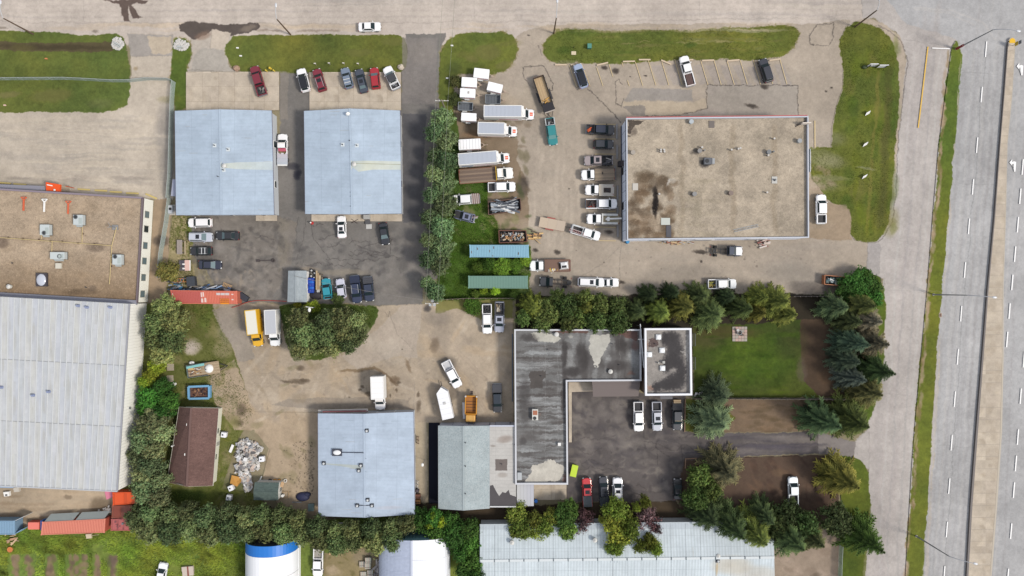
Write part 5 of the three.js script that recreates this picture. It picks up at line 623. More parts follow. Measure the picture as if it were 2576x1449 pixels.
const rect = (x0, x1, w, r) => { const s = new THREE.Shape(), a = w / 2; s.moveTo(x0 + r, -a); s.lineTo(x1 - r, -a); s.quadraticCurveTo(x1, -a, x1, -a + r); s.lineTo(x1, a - r); s.quadraticCurveTo(x1, a, x1 - r, a); s.lineTo(x0 + r, a); s.quadraticCurveTo(x0, a, x0, a - r); s.lineTo(x0, -a + r); s.quadraticCurveTo(x0, -a, x0 + r, -a); return s; };
function paneOn(a, b, c, d, iu, iv, off) { // glass set into the face a b c d (a,b low; d,c high)
  const P = (u, v) => lerp(lerp(a, b, u), lerp(d, c, u), v), n = b.clone().sub(a).cross(d.clone().sub(a)).normalize().multiplyScalar(off);
  const f = [P(iu, iv), P(1 - iu, iv), P(1 - iu, 1 - iv), P(iu, 1 - iv)]; const up = f.map((p) => p.clone().add(n)); return prism(f, up);
}
const gcache = new Map(), G = (key, fn) => { if (!gcache.has(key)) gcache.set(key, fn()); return gcache.get(key); };
function wheels(g, xs, W, r = 0.36, dual = false) { for (const x of xs) for (const s of [-1, 1]) { const z = s * (W / 2 - (dual ? 0.2 : 0.11)), w = part('wheel', G('wh' + r + dual, () => cyl(r, r, dual ? 0.5 : 0.24, 16).rotateX(Math.PI / 2)), TYRE, g); w.position.set(x, r, z); part('rim', G('rim' + r, () => cyl(r * 0.62, r * 0.62, 0.03, 12).rotateX(Math.PI / 2)), STEEL, w).position.z = s * (dual ? 0.25 : 0.12); } }
function cabin(g, x0, x1, X0, X1, W, WR, y0, y1, col, o) { // x: rear..front at the belt, X: at the roof
  const k = [x0, x1, X0, X1, W, WR, y0, y1].map((v) => v.toFixed(2)).join(), h = W / 2, t = WR / 2;
  const A = V(x0, y0, -h), B = V(x1, y0, -h), C = V(x1, y0, h), D = V(x0, y0, h), a = V(X0, y1, -t), b = V(X1, y1, -t), c = V(X1, y1, t), d = V(X0, y1, t);
  part('cabin', G('cab' + k, () => prism([A, D, C, B], [a, d, c, b])), col, g);
  part('windscreen', G('ws' + k, () => paneOn(C, B, b, c, 0.05, 0.05, 0.02)), o.glassF || GLASS, g); part('rear_window', G('rw' + k, () => paneOn(A, D, d, a, 0.1, 0.1, 0.02)), o.glassR || GLASS, g);
  part('side_window', G('sl' + k, () => paneOn(D, C, c, d, 0.06, 0.14, 0.02)), GLASS, g); part('side_window', G('sr' + k, () => paneOn(B, A, a, b, 0.06, 0.14, 0.02)), GLASS, g);
  part('roof', G('rf' + k, () => plan(rect(X0 - 0.05, X1 + 0.05, WR + 0.06, 0.18), y1 - 0.03, y1 + 0.08, 0.05)), o.roofCol || col, g);
  if (o.sunroof) part('sunroof', box(o.sunroof === 2 ? (X1 - X0) * 0.8 : 0.75, 0.03, WR * 0.62, o.sunroof === 2 ? (X0 + X1) / 2 : X1 - 0.75, y1 + 0.085, 0), M(30, 34, 42, { rough: 0.15 }), g);
  if (o.rails) for (const s of [-1, 1]) part('roof_rail', box((X1 - X0) * 0.9, 0.06, 0.06, (X0 + X1) / 2, y1 + 0.12, s * t * 0.9), M(196, 200, 204, { rough: 0.4 }), g);
  if (o.bars) for (const u of [0.25, 0.62]) part('roof_bar', box(0.12, 0.06, WR, X0 + (X1 - X0) * u, y1 + 0.15, 0), M(226, 230, 232), g);
  if (o.beacons) for (let i = 0; i < 5; i++) part('roof_light', box(0.1, 0.06, 0.14, X1 - 0.1, y1 + 0.1, (i - 2) * 0.28), M(196, 176, 130), g);
  for (const s of [-1, 1]) part('mirror', G('mir' + k + s, () => new THREE.SphereGeometry(0.15, 8, 6).scale(0.7, 0.7, 1.1).translate(x1 - 0.45, y0 + 0.12, s * (h + 0.2))), o.mirrorCol || col, g);
}
function front(g, L, W, y, col) {
  for (const s of [-1, 1]) { part('headlight', G('hl' + W + y + L, () => new THREE.SphereGeometry(0.2, 8, 6).scale(0.9, 0.5, 1)), LAMP, g).position.set(L / 2 - 0.17, y, s * (W / 2 - 0.3)); part('taillight', G('tl' + y, () => box(0.12, 0.22, 0.26)), TAIL, g).position.set(-L / 2 + 0.05, y + 0.05, s * (W / 2 - 0.18)); }
  part('grille', G('gr' + W, () => box(0.06, 0.2, W * 0.5)), BLACK, g).position.set(L / 2 - 0.02, y - 0.08, 0);
}
function place(name, label, cat, f, r, group, hMean = 0.8) { // from nose and tail as surveyed
  const F = at(f[0], f[1], hMean), R = at(r[0], r[1], hMean), d = F.clone().sub(R), g = thing(name, label, cat, mid([F, R]).setY(GY), Math.atan2(-d.z, d.x), group);
  g.position.y = GY; return [g, Math.hypot(d.x, d.z)];
}
const q1 = (v) => Math.round(v * 10) / 10;
function car(kind, label, f, r, rgbc, o = {}) { // sedan, hatch or suv
  const suv = kind === 'suv', [g, L0] = place(suv ? 'parked_suv' : 'parked_car', label, suv ? 'suv' : 'car', f, r, null, 0.7), L = q1(L0), W = o.W ?? (suv ? 1.98 : 1.86), col = paint(...rgbc), belt = suv ? 1.02 : 0.9, top = suv ? 1.68 : kind === 'hatch' ? 1.5 : 1.42;
  part('body', G('cb' + kind + L + W, () => plan(planShape(L, W, 0.42, 0.34, 0.18), 0.24, belt, 0.16)), col, g);
  const cowl = L / 2 - (suv ? 1.15 : 1.2);
  part('bonnet', G('bn' + L + W + suv, () => plan(planShape(1.25, W * 0.84, 0.3, 0.1, 0.14), belt - 0.12, belt + 0.05, 0.07).translate(cowl + 0.46, 0, 0)), o.hoodCol || col, g);
  if (kind === 'sedan') { cabin(g, -L / 2 + 0.75, cowl, -L / 2 + 1.4, cowl - 0.86, W * 0.9, W * 0.68, belt - 0.02, top, col, o); part('boot_lid', G('bl' + L + W, () => plan(rect(-L / 2 + 0.1, -L / 2 + 0.85, W * 0.8, 0.15), belt - 0.1, belt + 0.05, 0.06)), col, g); }
  else cabin(g, -L / 2 + 0.16, cowl, -L / 2 + (suv ? 0.42 : 0.62), cowl - 0.85, W * 0.9, W * 0.72, belt - 0.02, top, col, o);
  part('bumper', G('bp' + L + W, () => merge([plan(planShape(0.4, W * 0.92, 0.2, 0.05, 0.1), 0.3, 0.55, 0.05).translate(L / 2 - 0.17, 0, 0), box(0.16, 0.24, W * 0.86, -L / 2 + 0.02, 0.44, 0)])), o.bumperCol || col, g);
  front(g, L, W, belt - 0.22); wheels(g, [L / 2 - 0.9, -L / 2 + 0.95], W, suv ? 0.36 : 0.33); if (o.note) o.note(g, L, W, top); return g;
}
function pickup(label, f, r, rgbc, o = {}) { // cab: 'crew' | 'ext' | 'reg'
  const [g, L0] = place('pickup_truck', label, 'pickup', f, r, null, 0.8), L = q1(L0), W = o.W ?? 2.02, col = paint(...rgbc), belt = 1.12, top = 1.82, cabL = o.cab === 'reg' ? 1.35 : o.cab === 'ext' ? 1.8 : 2.25;
  const cowl = L / 2 - 1.2, back = cowl - 0.65 - cabL, bedL = back - 0.06 + L / 2;
  part('body', G('pb' + L + W + cabL, () => plan(planShape(L / 2 - back, W, 0.4, 0.06, 0.16), 0.42, belt, 0.12).translate((L / 2 + back) / 2, 0, 0)), col, g);
  part('bonnet', G('pbn' + L + W, () => plan(planShape(1.35, W * 0.82, 0.3, 0.08, 0.12), belt - 0.1, belt + 0.07, 0.07).translate(cowl + 0.5, 0, 0)), o.hoodCol || col, g);
  cabin(g, back + 0.08, cowl, back + 0.2, cowl - 0.78, W * 0.9, W * 0.74, belt - 0.02, top, col, o);
  if (!o.noBed) {
    part('bed', G('bed' + L + W + cabL, () => merge([box(bedL, 0.62, 0.16, -L / 2 + bedL / 2, 0.86, W / 2 - 0.09), box(bedL, 0.62, 0.16, -L / 2 + bedL / 2, 0.86, -W / 2 + 0.09), box(0.12, 0.62, W - 0.36, back - 0.12, 0.86, 0)])), o.bedCol || col, g);
    part('tailgate', G('tg' + L + W, () => box(0.1, 0.58, W - 0.36, -L / 2 + 0.06, 0.88, 0)), o.gateCol || col, g);
    part('bed_floor', G('bf' + L + W + cabL, () => box(bedL - 0.1, 0.08, W - 0.34, -L / 2 + bedL / 2, 0.66, 0)), o.floorCol || DARKBED, g);
    for (const s of [-1, 1]) part('wheel_arch', G('wa' + W, () => box(0.9, 0.24, 0.2, 0, 0.8, 0)), o.floorCol || DARKBED, g).position.set(-L / 2 + 1.15, 0, s * (W / 2 - 0.27));
    if (o.cover) { const n = o.slats ?? 4; for (let i = 0; i < n; i++) part('bed_cover', box(bedL / n - 0.025, 0.07, W - 0.16, -L / 2 + bedL * (i + 0.5) / n, 1.2, 0), o.cover, g); }
    if (o.shell) part('bed_shell', prism([V(-L / 2 + 0.05, 1.17, -W / 2 + 0.06), V(-L / 2 + 0.05, 1.17, W / 2 - 0.06), V(back, 1.17, W / 2 - 0.06), V(back, 1.17, -W / 2 + 0.06)], [V(-L / 2 + 0.3, 1.75, -W / 2 + 0.3), V(-L / 2 + 0.3, 1.75, W / 2 - 0.3), V(back, 1.75, W / 2 - 0.3), V(back, 1.75, -W / 2 + 0.3)]), o.shell, g);
    part('bumper', G('pbp' + L + W, () => merge([box(0.2, 0.25, W * 0.9, -L / 2 - 0.04, 0.56, 0), plan(planShape(0.35, W * 0.92, 0.18, 0.05, 0.08), 0.46, 0.72, 0.05).translate(L / 2 - 0.14, 0, 0)])), o.bumperCol || STEEL, g);
  }
  front(g, L, W, belt - 0.24); wheels(g, [L / 2 - 0.95, -L / 2 + 1.15], W, 0.4); if (o.note) o.note(g, L, W, back, bedL); return g;
}
// chassis truck with a deck, box or service body: cab at the nose
function truckCab(g, L, W, col, o) {
  const cowl = L / 2 - (o.hood ?? 1.15), back = cowl - 0.5 - (o.cabL ?? 1.25), belt = 1.25, top = 2.1;
  part('body', plan(planShape(L / 2 - back, W, 0.4, 0.06, 0.2), 0.5, belt, 0.14).translate((L / 2 + back) / 2, 0, 0), col, g);
  part('bonnet', plan(planShape((o.hood ?? 1.15) + 0.05, W * 0.8, 0.3, 0.08, 0.14), belt - 0.1, belt + 0.08, 0.08).translate(cowl + (o.hood ?? 1.15) / 2 - 0.1, 0, 0), o.hoodCol || col, g);
  cabin(g, back + 0.06, cowl, back + 0.14, cowl - 0.75, W * 0.9, W * 0.76, belt - 0.02, top, o.cabCol || col, o); front(g, L, W, belt - 0.25);
  part('chassis', merge([box(L - 1, 0.2, 0.16, -0.3, 0.62, 0.42), box(L - 1, 0.2, 0.16, -0.3, 0.62, -0.42)]), BLACK, g); return back;
}
function boxTruck(label, f, r, o) {
  const [g, L] = place('box_truck', label, 'truck', f, r, null, 1.6), W = 2.1, col = paint(...o.col), back = truckCab(g, L, W, col, { hood: 1.15, cabL: 0.95, ...o }), bw = o.bw ?? 2.42, h = o.h ?? 3.5, x0 = -L / 2, x1 = back + (o.over ?? 0.02);
  part('cargo_box', box(x1 - x0, h - 0.95, bw, (x0 + x1) / 2, (h + 0.95) / 2, 0), o.boxMat || WHITE, g);
  const n = o.panels ?? 1; for (let i = 0; i < n; i++) part('box_roof', box((x1 - x0 - 0.3) / n - 0.02, 0.05, bw - 0.3, x0 + 0.15 + (x1 - x0 - 0.3) * (i + 0.5) / n, h + 0.025, 0), o.roofMat || WHITE, g);
  part('roof_edge', merge([box(x1 - x0, 0.08, 0.13, (x0 + x1) / 2, h + 0.04, bw / 2 - 0.065), box(x1 - x0, 0.08, 0.13, (x0 + x1) / 2, h + 0.04, -bw / 2 + 0.065), box(0.13, 0.082, bw - 0.28, x0 + 0.065, h + 0.041, 0), box(0.13, 0.082, bw - 0.28, x1 - 0.065, h + 0.041, 0)]), o.edgeMat || WHITE, g);
  if (o.cap) part('box_nose', plan(planShape(0.9, bw * 0.96, 0.2, 0.05, 0.2), h - 1.0, h - 0.1, 0.12).translate(x1 + 0.1, 0, 0), WHITE, g);
  part('rear_door', box(0.06, h - 1.2, bw - 0.3, x0 - 0.03, (h + 1) / 2, 0), M(206, 208, 210), g);
  if (o.stripes) for (const s of [-1, 1]) part('bonnet_stripe', box(0.62, 0.02, 0.3, L / 2 - 0.62, 1.345, s * 0.2), M(250, 110, 60), g);
  if (o.bands) for (const s of [-1, 1]) for (const [a, b, y, hh, c] of o.bands) part('side_band', box((x1 - x0) * (b - a), hh, 0.02, x0 + (x1 - x0) * (a + b) / 2, y, s * (bw / 2 + 0.012)), c, g);
  part('side_skirt', merge([box((x1 - x0) * 0.92, 0.35, 0.06, (x0 + x1) / 2, 0.75, bw / 2 - 0.05), box((x1 - x0) * 0.92, 0.35, 0.06, (x0 + x1) / 2, 0.75, -bw / 2 + 0.05)]), o.skirt || M(232, 206, 196), g);
  wheels(g, [L / 2 - 0.9], W, 0.42); wheels(g, [x0 + (x1 - x0) * 0.27], 2.3, 0.42, true); return g;
}
function deckTruck(label, f, r, o) {
  const [g, L] = place('flatbed_truck', label, 'truck', f, r, null, 1.0), W = o.W ?? 2.1, col = paint(...o.col), back = truckCab(g, L, W, col, o), dw = o.dw ?? 2.3, x0 = -L / 2, x1 = back - 0.15;
  if (o.planks) for (let i = 0; i < o.planks; i++) part('deck_plank', box((x1 - x0) / (o.rows ?? 1) * (o.rows ?? 1) - 0.02, 0.07, dw / o.planks - 0.02, (x0 + x1) / 2, 1.03 + (i % 2) * 0.004, -dw / 2 + dw * (i + 0.5) / o.planks), o.deck[i % o.deck.length], g);
  else if (o.deck) part('deck', box(x1 - x0, 0.08, dw, (x0 + x1) / 2, 1.03, 0), o.deck[0], g);
  if (o.head) part('headboard', box(0.12, 0.9, dw * 0.96, x1 + 0.02, 1.5, 0), o.head, g);
  if (o.rim) part('deck_rail', merge([box(x1 - x0, 0.16, 0.1, (x0 + x1) / 2, 1.02, dw / 2 + 0.055), box(x1 - x0, 0.16, 0.1, (x0 + x1) / 2, 1.02, -dw / 2 - 0.055), box(0.1, 0.16, dw, x0 - 0.055, 1.02, 0)]), o.rim, g);
  wheels(g, [L / 2 - 0.95], W, 0.42); wheels(g, [x0 + (x1 - x0) * 0.36], dw - 0.1, 0.42, true); if (o.note) o.note(g, L, x0, x1, dw); return g;
}
function junk(name, label, cat, c, w, d, y0, h, n, cols, long = 1, shapes) { // scrap heaped inside something
  const g = thing(name, label, cat, V(c.x, y0, c.z), c.turn || 0);
  for (let i = 0; i < n; i++) { const s = rr(0.15, 0.5), l = s * rr(1, long * 3), q = new THREE.BoxGeometry(l, rr(0.05, 0.22), s * rr(0.3, 1)).rotateZ(rr(-0.4, 0.4)).rotateY(rr(-0.5, 0.5) + (long > 1 ? 0 : rr(0, 6))).translate(rr(-1, 1) * (w - l) / 2 * (w > l ? 1 : 0), rr(0.1, h), rr(-1, 1) * (d / 2 - 0.25)); part(shapes || 'scrap_piece', q, cols[i % cols.length], g); }
  return g;
}
const inBed = (g, dx, y, dz = 0) => { const p = V(dx, y, dz).applyAxisAngle(V(0, 1, 0), g.rotation.y).add(g.position); p.turn = g.rotation.y; return p; };
const SCRAP = [M(206, 210, 214), M(150, 160, 172), M(96, 104, 116), M(226, 228, 230), M(60, 66, 78)], MIXED = [M(196, 176, 150), M(226, 226, 222), M(140, 96, 70), M(80, 70, 66), M(180, 190, 196), M(206, 160, 110), M(54, 52, 56)], BOARDS = [M(196, 172, 136), M(176, 150, 116), M(206, 186, 152)];
// road and garage fronts
car('sedan', 'white sedan parked alone on the shoulder of the dusty road', [959, 67.5], [902, 69], [240, 240, 242]);
const rp = pickup('dark red pickup with junk in its bed, in front of the left garage', [640, 168], [662, 240], [128, 16, 44], { cab: 'crew' });
junk('bed_load', 'dark scrap in the bed of the dark red pickup', 'scrap', inBed(rp, -1.9, 0.72), 1.7, 1.5, 0.74, 0.3, 14, [BLACK, M(110, 106, 104), M(170, 166, 160)]);
car('suv', 'white suv with a long dark glass roof, first before the right garage', [757, 174], [771, 230], [240, 241, 244], { sunroof: 2, roofCol: M(30, 34, 42, { rough: 0.15 }) });
car('suv', 'dark red suv parked second before the right garage', [796, 175], [813, 229], [132, 18, 46], { sunroof: 1, rails: 1, W: 1.9 });
car('suv', 'blue grey suv with two pale roof bars before the right garage', [867, 172], [880, 222], [122, 138, 160], { bars: 1, W: 1.9 });
car('sedan', 'dark grey sedan between the blue grey and bright red suvs', [902, 175], [917, 233], [62, 70, 86], { sunroof: 1, glassR: GLASSL });
car('suv', 'bright red suv in front of the right garage', [941, 171], [947, 224], [176, 14, 34], { glassF: GLASSL, W: 1.88 });
const wp = pickup('white pickup with a dark roof and cluttered bed before the right garage', [973, 170], [998, 223], [238, 240, 242], { cab: 'ext', roofCol: M(66, 68, 74), glassF: GLASSL, cover: null });
junk('bed_load', 'black tools in the bed of the dark-roofed white pickup', 'tools', inBed(wp, -1.4, 0.72), 1.2, 1.3, 0.74, 0.25, 10, [BLACK, M(90, 90, 96), STEEL]);
const lp = pickup('white pickup loaded with red and brown scrap between the garages', [712, 338], [712, 387], [242, 242, 244], { cab: 'reg', beacons: 1 });
part('bed_box', box(0.9, 0.5, 1.5, -1.2, 1.2, 0), M(206, 96, 120), lp, 'pinkish red box behind the cab');
junk('bed_load', 'brown branches heaped in the pickup between the garages', 'scrap', inBed(lp, -1.75, 0.72), 0.6, 2, 1.1, 0.5, 12, [M(120, 104, 60), M(96, 84, 50), M(140, 120, 80)]);
{ const [g, L] = place('flat_trailer', 'flat trailer under a pale crumpled sheet between the garages', 'trailer', [711, 387], [711, 416], null, 1); for (let i = 0; i < 4; i++) part('sheet_fold', plan(rect(-0.36, 0.36, 2.2, 0.1), 0.9 + (i % 2) * 0.03, 1.12 + (i % 2) * 0.04, 0.06).translate(-0.75 + i * 0.55, 0, 0), M(196 + i * 4, 204, 214), g); part('frame', box(L, 0.12, 2, 0, 0.6, 0), BLACK, g); part('tail_board', box(0.25, 0.3, 2, -L / 2, 1, 0), WHITE, g); wheels(g, [0], 2.2, 0.33); }
// left lot behind the garage
car('suv', 'white suv parked first along the weed patch', [475, 561], [533, 560], [242, 242, 244], { W: 1.9 });
car('suv', 'silver suv with roof rails and a dark tailgate beside the weed patch', [536, 597], [477, 596], [206, 212, 226], { rails: 1, sunroof: 1, glassF: GLASSL });
car('sedan', 'black sedan parked behind the silver suv', [545, 593], [602, 593.5], [26, 28, 36], { glassF: GLASSL });
car('hatch', 'black hatchback with two white roof bars', [480, 632], [534, 631.5], [24, 26, 32], { bars: 1, rails: 1 });
car('sedan', 'navy sedan parked nearest the orange container', [559, 667], [501, 666], [36, 42, 66], { glassF: GLASSL });
// dark back lot
car('sedan', 'white sedan with a sunroof behind the right garage', [859, 543], [861, 598], [244, 244, 246], { sunroof: 1 });
car('sedan', 'black sedan parked alone in the dark back lot', [971, 616], [963, 561], [26, 30, 42], { glassF: GLASSL });
pickup('turquoise pickup with an empty dark bed in the shed row', [820, 700], [827, 752], [24, 156, 176], { cab: 'ext', W: 1.85, sunroof: 0 });
car('hatch', 'silver white hatchback between the turquoise and navy pickups', [855, 701], [862, 750], [216, 218, 236]);
pickup('navy pickup with a hard bed shell, next to the silver hatchback', [900, 762], [892, 694], [34, 48, 84], { cab: 'crew', cover: M(34, 44, 72, { rough: 0.4 }), slats: 1, rails: 1 });
pickup('navy pickup with a ribbed black bed cover, last of the shed row', [931, 758], [925, 697], [30, 44, 74], { cab: 'ext', cover: M(72, 74, 82), slats: 4 });
// rental yard
const ORB = M(226, 110, 96), PINK = M(236, 206, 196), GREYROOF = M(190, 198, 212, { rough: 0.5 });
boxTruck('longest white box truck with grey roof and two orange bonnet stripes', [1344, 287], [1218, 286], { col: [244, 244, 246], roofMat: GREYROOF, panels: 9, stripes: 1, cap: 1, h: 3.7, bands: [[0.4, 0.9, 1.7, 0.28, M(196, 60, 90)], [0.05, 0.38, 1.7, 0.5, M(196, 206, 200)]] });
boxTruck('shorter white box truck with two orange bonnet stripes, beside the cargo trailer', [1301, 330], [1203, 327], { col: [244, 244, 246], roofMat: GREYROOF, panels: 7, stripes: 1, cap: 1, h: 3.4, bands: [[0.1, 0.85, 1.4, 0.2, PINK]] });
boxTruck('white box truck with a blue side band above the rusty flatbed', [1282, 396], [1155, 406], { col: [244, 244, 246], roofMat: GREYROOF, panels: 8, stripes: 1, cap: 1, h: 3.6, bands: [[0.06, 0.36, 1.9, 0.6, M(40, 110, 160)], [0.4, 0.9, 1.9, 0.4, M(226, 186, 196)]] });
deckTruck('white-cabbed flatbed truck with a long rusty brown plank deck', [1291, 435], [1156, 445], { col: [242, 242, 238], planks: 7, deck: [M(136, 116, 100), M(122, 104, 92), M(148, 128, 110), M(116, 98, 88)], dw: 2.9, W: 2.3, hood: 1.4, cabL: 1.5, head: M(238, 196, 60), beacons: 1, rim: RUST });
pickup('white pickup with an empty dark bed below the rusty flatbed', [1297, 470], [1228, 472], [242, 243, 246], { cab: 'crew' });
pickup('white pickup with a brown and white striped plank load', [1136, 504], [1206, 500], [238, 240, 242], { cab: 'crew', note: (g, L, W, back, bl) => { for (let i = 0; i < 8; i++) part('bed_board', box(bl / 8 - 0.02, 0.1, W + 0.08, -L / 2 + bl * (i + 0.5) / 8 - 0.05, 1.24, 0), i % 2 ? M(206, 196, 190) : M(120, 84, 78), g); } });
const gp = pickup('small wrecked grey pickup with boards in its bed, in tall grass', [1143, 538], [1193, 551], [124, 132, 160], { cab: 'ext', W: 1.85, sunroof: 1, hoodCol: BLACK });
junk('bed_load', 'loose boards in the bed of the small wrecked grey pickup', 'boards', inBed(gp, -1.3, 0.72), 1.6, 1.3, 0.76, 0.2, 6, [M(180, 160, 150), M(206, 206, 206), M(120, 96, 84)], 3, 'board');
{ // gooseneck dump trailer
  const [g, L] = place('dump_trailer', 'long narrow tan-floored dump trailer hitched to the turquoise pickup', 'trailer', [1383, 281], [1354, 194], null, 1.2), w = 2.2, h = L / 2;
  for (let i = 0; i < 8; i++) part('floor_plank', box(L - 0.4, 0.06, 0.24, -0.1, 0.8 + (i % 2) * 0.004, -0.92 + i * 0.263), i % 2 ? M(206, 180, 140) : M(196, 168, 130), g);
  for (const s of [-1, 1]) { part('side_board', box(L, 0.75, 0.1, 0, 1.1, s * w / 2), BLACK, g); for (let k = 0; k < 6; k++) part('stake', box(0.1, 0.8, 0.12, -h + 0.6 + k * (L - 1) / 5, 1.1, s * (w / 2 + 0.1)), M(70, 64, 62), g); part('mudguard', box(2.2, 0.1, 0.3, 0.3, 0.9, s * (w / 2 + 0.28)), M(60, 60, 66), g); }
  part('tail_ramp', box(0.12, 0.8, w, -h, 1.15, 0), M(90, 72, 62), g); part('nose_box', box(1.7, 0.5, w - 0.1, h - 0.9, 1.2, 0), M(34, 32, 40), g); part('nose_edge', box(0.2, 0.15, w, h + 0.05, 1.5, 0), M(190, 180, 170), g); part('tongue', merge([bar(V(h, 0.8, 0.7), V(h + 1.3, 0.75, 0), 0.12), bar(V(h, 0.8, -0.7), V(h + 1.3, 0.75, 0), 0.12)]), BLACK, g); wheels(g, [-0.3, 0.8], 2.75, 0.36);
  junk('trailer_load', 'yellow board and scrap in the long dump trailer', 'scrap', inBed(g, 1.5, 0.86), 2.2, 1.6, 0.88, 0.3, 12, [M(226, 176, 90), M(206, 160, 80), BLACK, M(220, 214, 206), M(96, 70, 60)]);
}
const tp = pickup('turquoise pickup towing the long dump trailer', [1392, 366], [1382, 298], [16, 138, 142], { cab: 'crew', glassF: M(110, 160, 160, { rough: 0.15 }), bumperCol: WHITE, bedCol: paint(206, 214, 216) });
junk('bed_load', 'dark engine parts in the bed of the turquoise towing pickup', 'scrap', inBed(tp, -1.7, 0.72), 1.5, 1.4, 0.76, 0.3, 10, [BLACK, M(120, 116, 112), STEEL]);
// row against the big building
const bp = pickup('black pickup with an orange item in its bed, topmost by the white wall', [1545, 328], [1475, 326], [30, 34, 44], { cab: 'crew', roofCol: M(44, 52, 72, { rough: 0.35 }) }); junk('bed_load', 'orange tool lying in the black pickup bed', 'tools', inBed(bp, -2.3, 0.72), 0.6, 0.9, 0.76, 0.2, 5, [M(216, 96, 50)]);
car('suv', 'black suv second in the row by the white wall', [1543, 364], [1493, 363.5], [28, 34, 46], { W: 1.9 });
const bg = pickup('beige grey pickup with a dark cluttered bed by the white wall', [1469, 405], [1540, 404], [166, 154, 156], { cab: 'ext', sunroof: 1, bedCol: M(40, 42, 50) }); junk('bed_load', 'cables and pipe in the beige grey pickup bed', 'scrap', inBed(bg, -2, 0.72), 1.8, 1.4, 0.76, 0.3, 9, [BLACK, M(210, 206, 200), M(90, 90, 96)], 2);
deckTruck('white regular-cab flatbed with a wide weathered wooden deck', [1461, 441], [1546, 438.5], { col: [244, 244, 246], planks: 8, deck: [M(150, 134, 116), M(140, 126, 108), M(160, 142, 122)], dw: 2.45, cabL: 1.05, hood: 1.2, rim: M(96, 84, 80), note: (g) => { for (const s of [-1, 1]) part('hatch', box(0.28, 0.03, 0.22, -1.0, 1.09, 0.3 + s * 0.14), M(50, 44, 42), g); } });
deckTruck('white truck with a pale aluminium service deck and round-cornered tail', [1471, 478], [1543, 479], { col: [244, 244, 246], deck: [M(206, 200, 190)], dw: 2.2, cabL: 1.1, hood: 1.2, rim: M(222, 218, 210), head: M(214, 204, 186), note: (g, L, x0) => { part('winch_pad', box(1.5, 0.04, 1.0, x0 + 1.3, 1.09, 0), M(70, 58, 56), g); part('winch', merge([box(0.5, 0.2, 0.4, x0 + 1.3, 1.2, 0), rod(V(x0 + 0.7, 1.2, -0.5), V(x0 + 1.9, 1.2, 0.2), 0.09)]), BLACK, g); } });
const wk = pickup('white crew-cab pickup facing the white wall with oily gear in its bed', [1552, 513], [1474, 513.5], [240, 242, 246], { cab: 'crew', floorCol: M(60, 46, 44), gateCol: M(110, 90, 80) }); junk('bed_load', 'dark gear and a red can in the oily white pickup bed', 'tools', inBed(wk, -2.1, 0.72), 2, 1.5, 0.76, 0.3, 14, [M(56, 42, 42), BLACK, M(90, 66, 60), M(160, 50, 44)]);
deckTruck('white crane truck with tool lockers, lowest in the row by the white wall', [1475, 551], [1557, 552], { col: [244, 244, 246], deck: [M(190, 178, 150)], dw: 2.2, cabL: 1.25, hood: 1.2, note: (g, L, x0, x1, dw) => { for (const s of [-1, 1]) for (let k = 0; k < 3; k++) part('tool_locker', box(1.1, 0.55, 0.42, x0 + 0.9 + k * 1.13, 1.35, s * (dw / 2 - 0.22)), M(222, 224, 222), g); part('crane_arm', merge([bar(V(x0 - 0.4, 1.55, 0.15), V(x0 + 2.6, 1.6, 0), 0.3), cyl(0.25, 0.28, 0.5, 12, x0 + 2.6, 1.3, 0), box(0.5, 0.3, 0.9, x0 + 2.3, 1.5, 0)]), M(240, 240, 238), g); part('locker_wall', box(0.3, 0.7, dw, x1 - 0.15, 1.4, 0), M(228, 228, 226), g); } });
{ const [g, L] = place('deck_trailer', 'flat deck trailer with a tan plywood top beside the ladder pickup', 'trailer', [1421, 570], [1357, 558], null, 0.8); for (let i = 0; i < 3; i++) part('deck_board', box(L / 3 - 0.015, 0.08, 2.1, -L / 2 + L * (i + 0.5) / 3, 0.8, 0), M(206 - i * 3, 188 - i * 2, 166), g); part('frame', merge([box(L, 0.15, 0.1, 0, 0.66, 1.02), box(L, 0.15, 0.1, 0, 0.66, -1.02)]), M(150, 70, 60), g); part('tongue', bar(V(L / 2, 0.6, 0), V(L / 2 + 1.2, 0.5, 0), 0.1), BLACK, g); for (const s of [-1, 1]) part('mudguard', box(1.7, 0.08, 0.26, -0.4, 0.76, s * 1.2), M(170, 90, 80), g); wheels(g, [-0.7, 0.1], 2.6, 0.32); }
pickup('white pickup carrying a red and white ladder rack, parked askew', [1509, 596], [1437, 575], [242, 243, 246], { cab: 'ext', W: 1.95, floorCol: M(70, 66, 68), note: (g, L, W, back) => { part('ladder_rack', merge([box(0.1, 0.1, W, -L / 2 + 0.2, 1.9, 0), box(0.1, 0.1, W, back - 0.2, 1.9, 0), box(0.08, 1.2, 0.08, -L / 2 + 0.2, 1.4, W / 2 - 0.1), box(0.08, 1.2, 0.08, -L / 2 + 0.2, 1.4, -W / 2 + 0.1), box(0.08, 0.9, 0.08, back - 0.2, 1.5, W / 2 - 0.1), box(0.08, 0.9, 0.08, back - 0.2, 1.5, -W / 2 + 0.1), box(2.6, 0.3, 0.3, -L / 2 + 1.3, 1.25, -W / 2 + 0.2)]), M(220, 224, 226), g); } });
{ const a = at(1434, 577, 2), b = at(1476, 592, 2), g = thing('ladder', 'ladder with reddish rungs lying on the white pickup rack', 'ladder', V(a.x, 1.98, a.z)), d = b.clone().sub(a).setY(0), n = V(-d.z, 0, d.x).normalize().multiplyScalar(0.26); for (const s of [-1, 1]) part('rail', bar(n.clone().multiplyScalar(s), d.clone().addScaledVector(n, s), 0.08), M(238, 226, 224), g); for (let k = 0; k < 11; k++) part('rung', bar(d.clone().multiplyScalar(k / 10).sub(n), d.clone().multiplyScalar(k / 10).add(n), 0.09), M(190, 130, 126), g); }
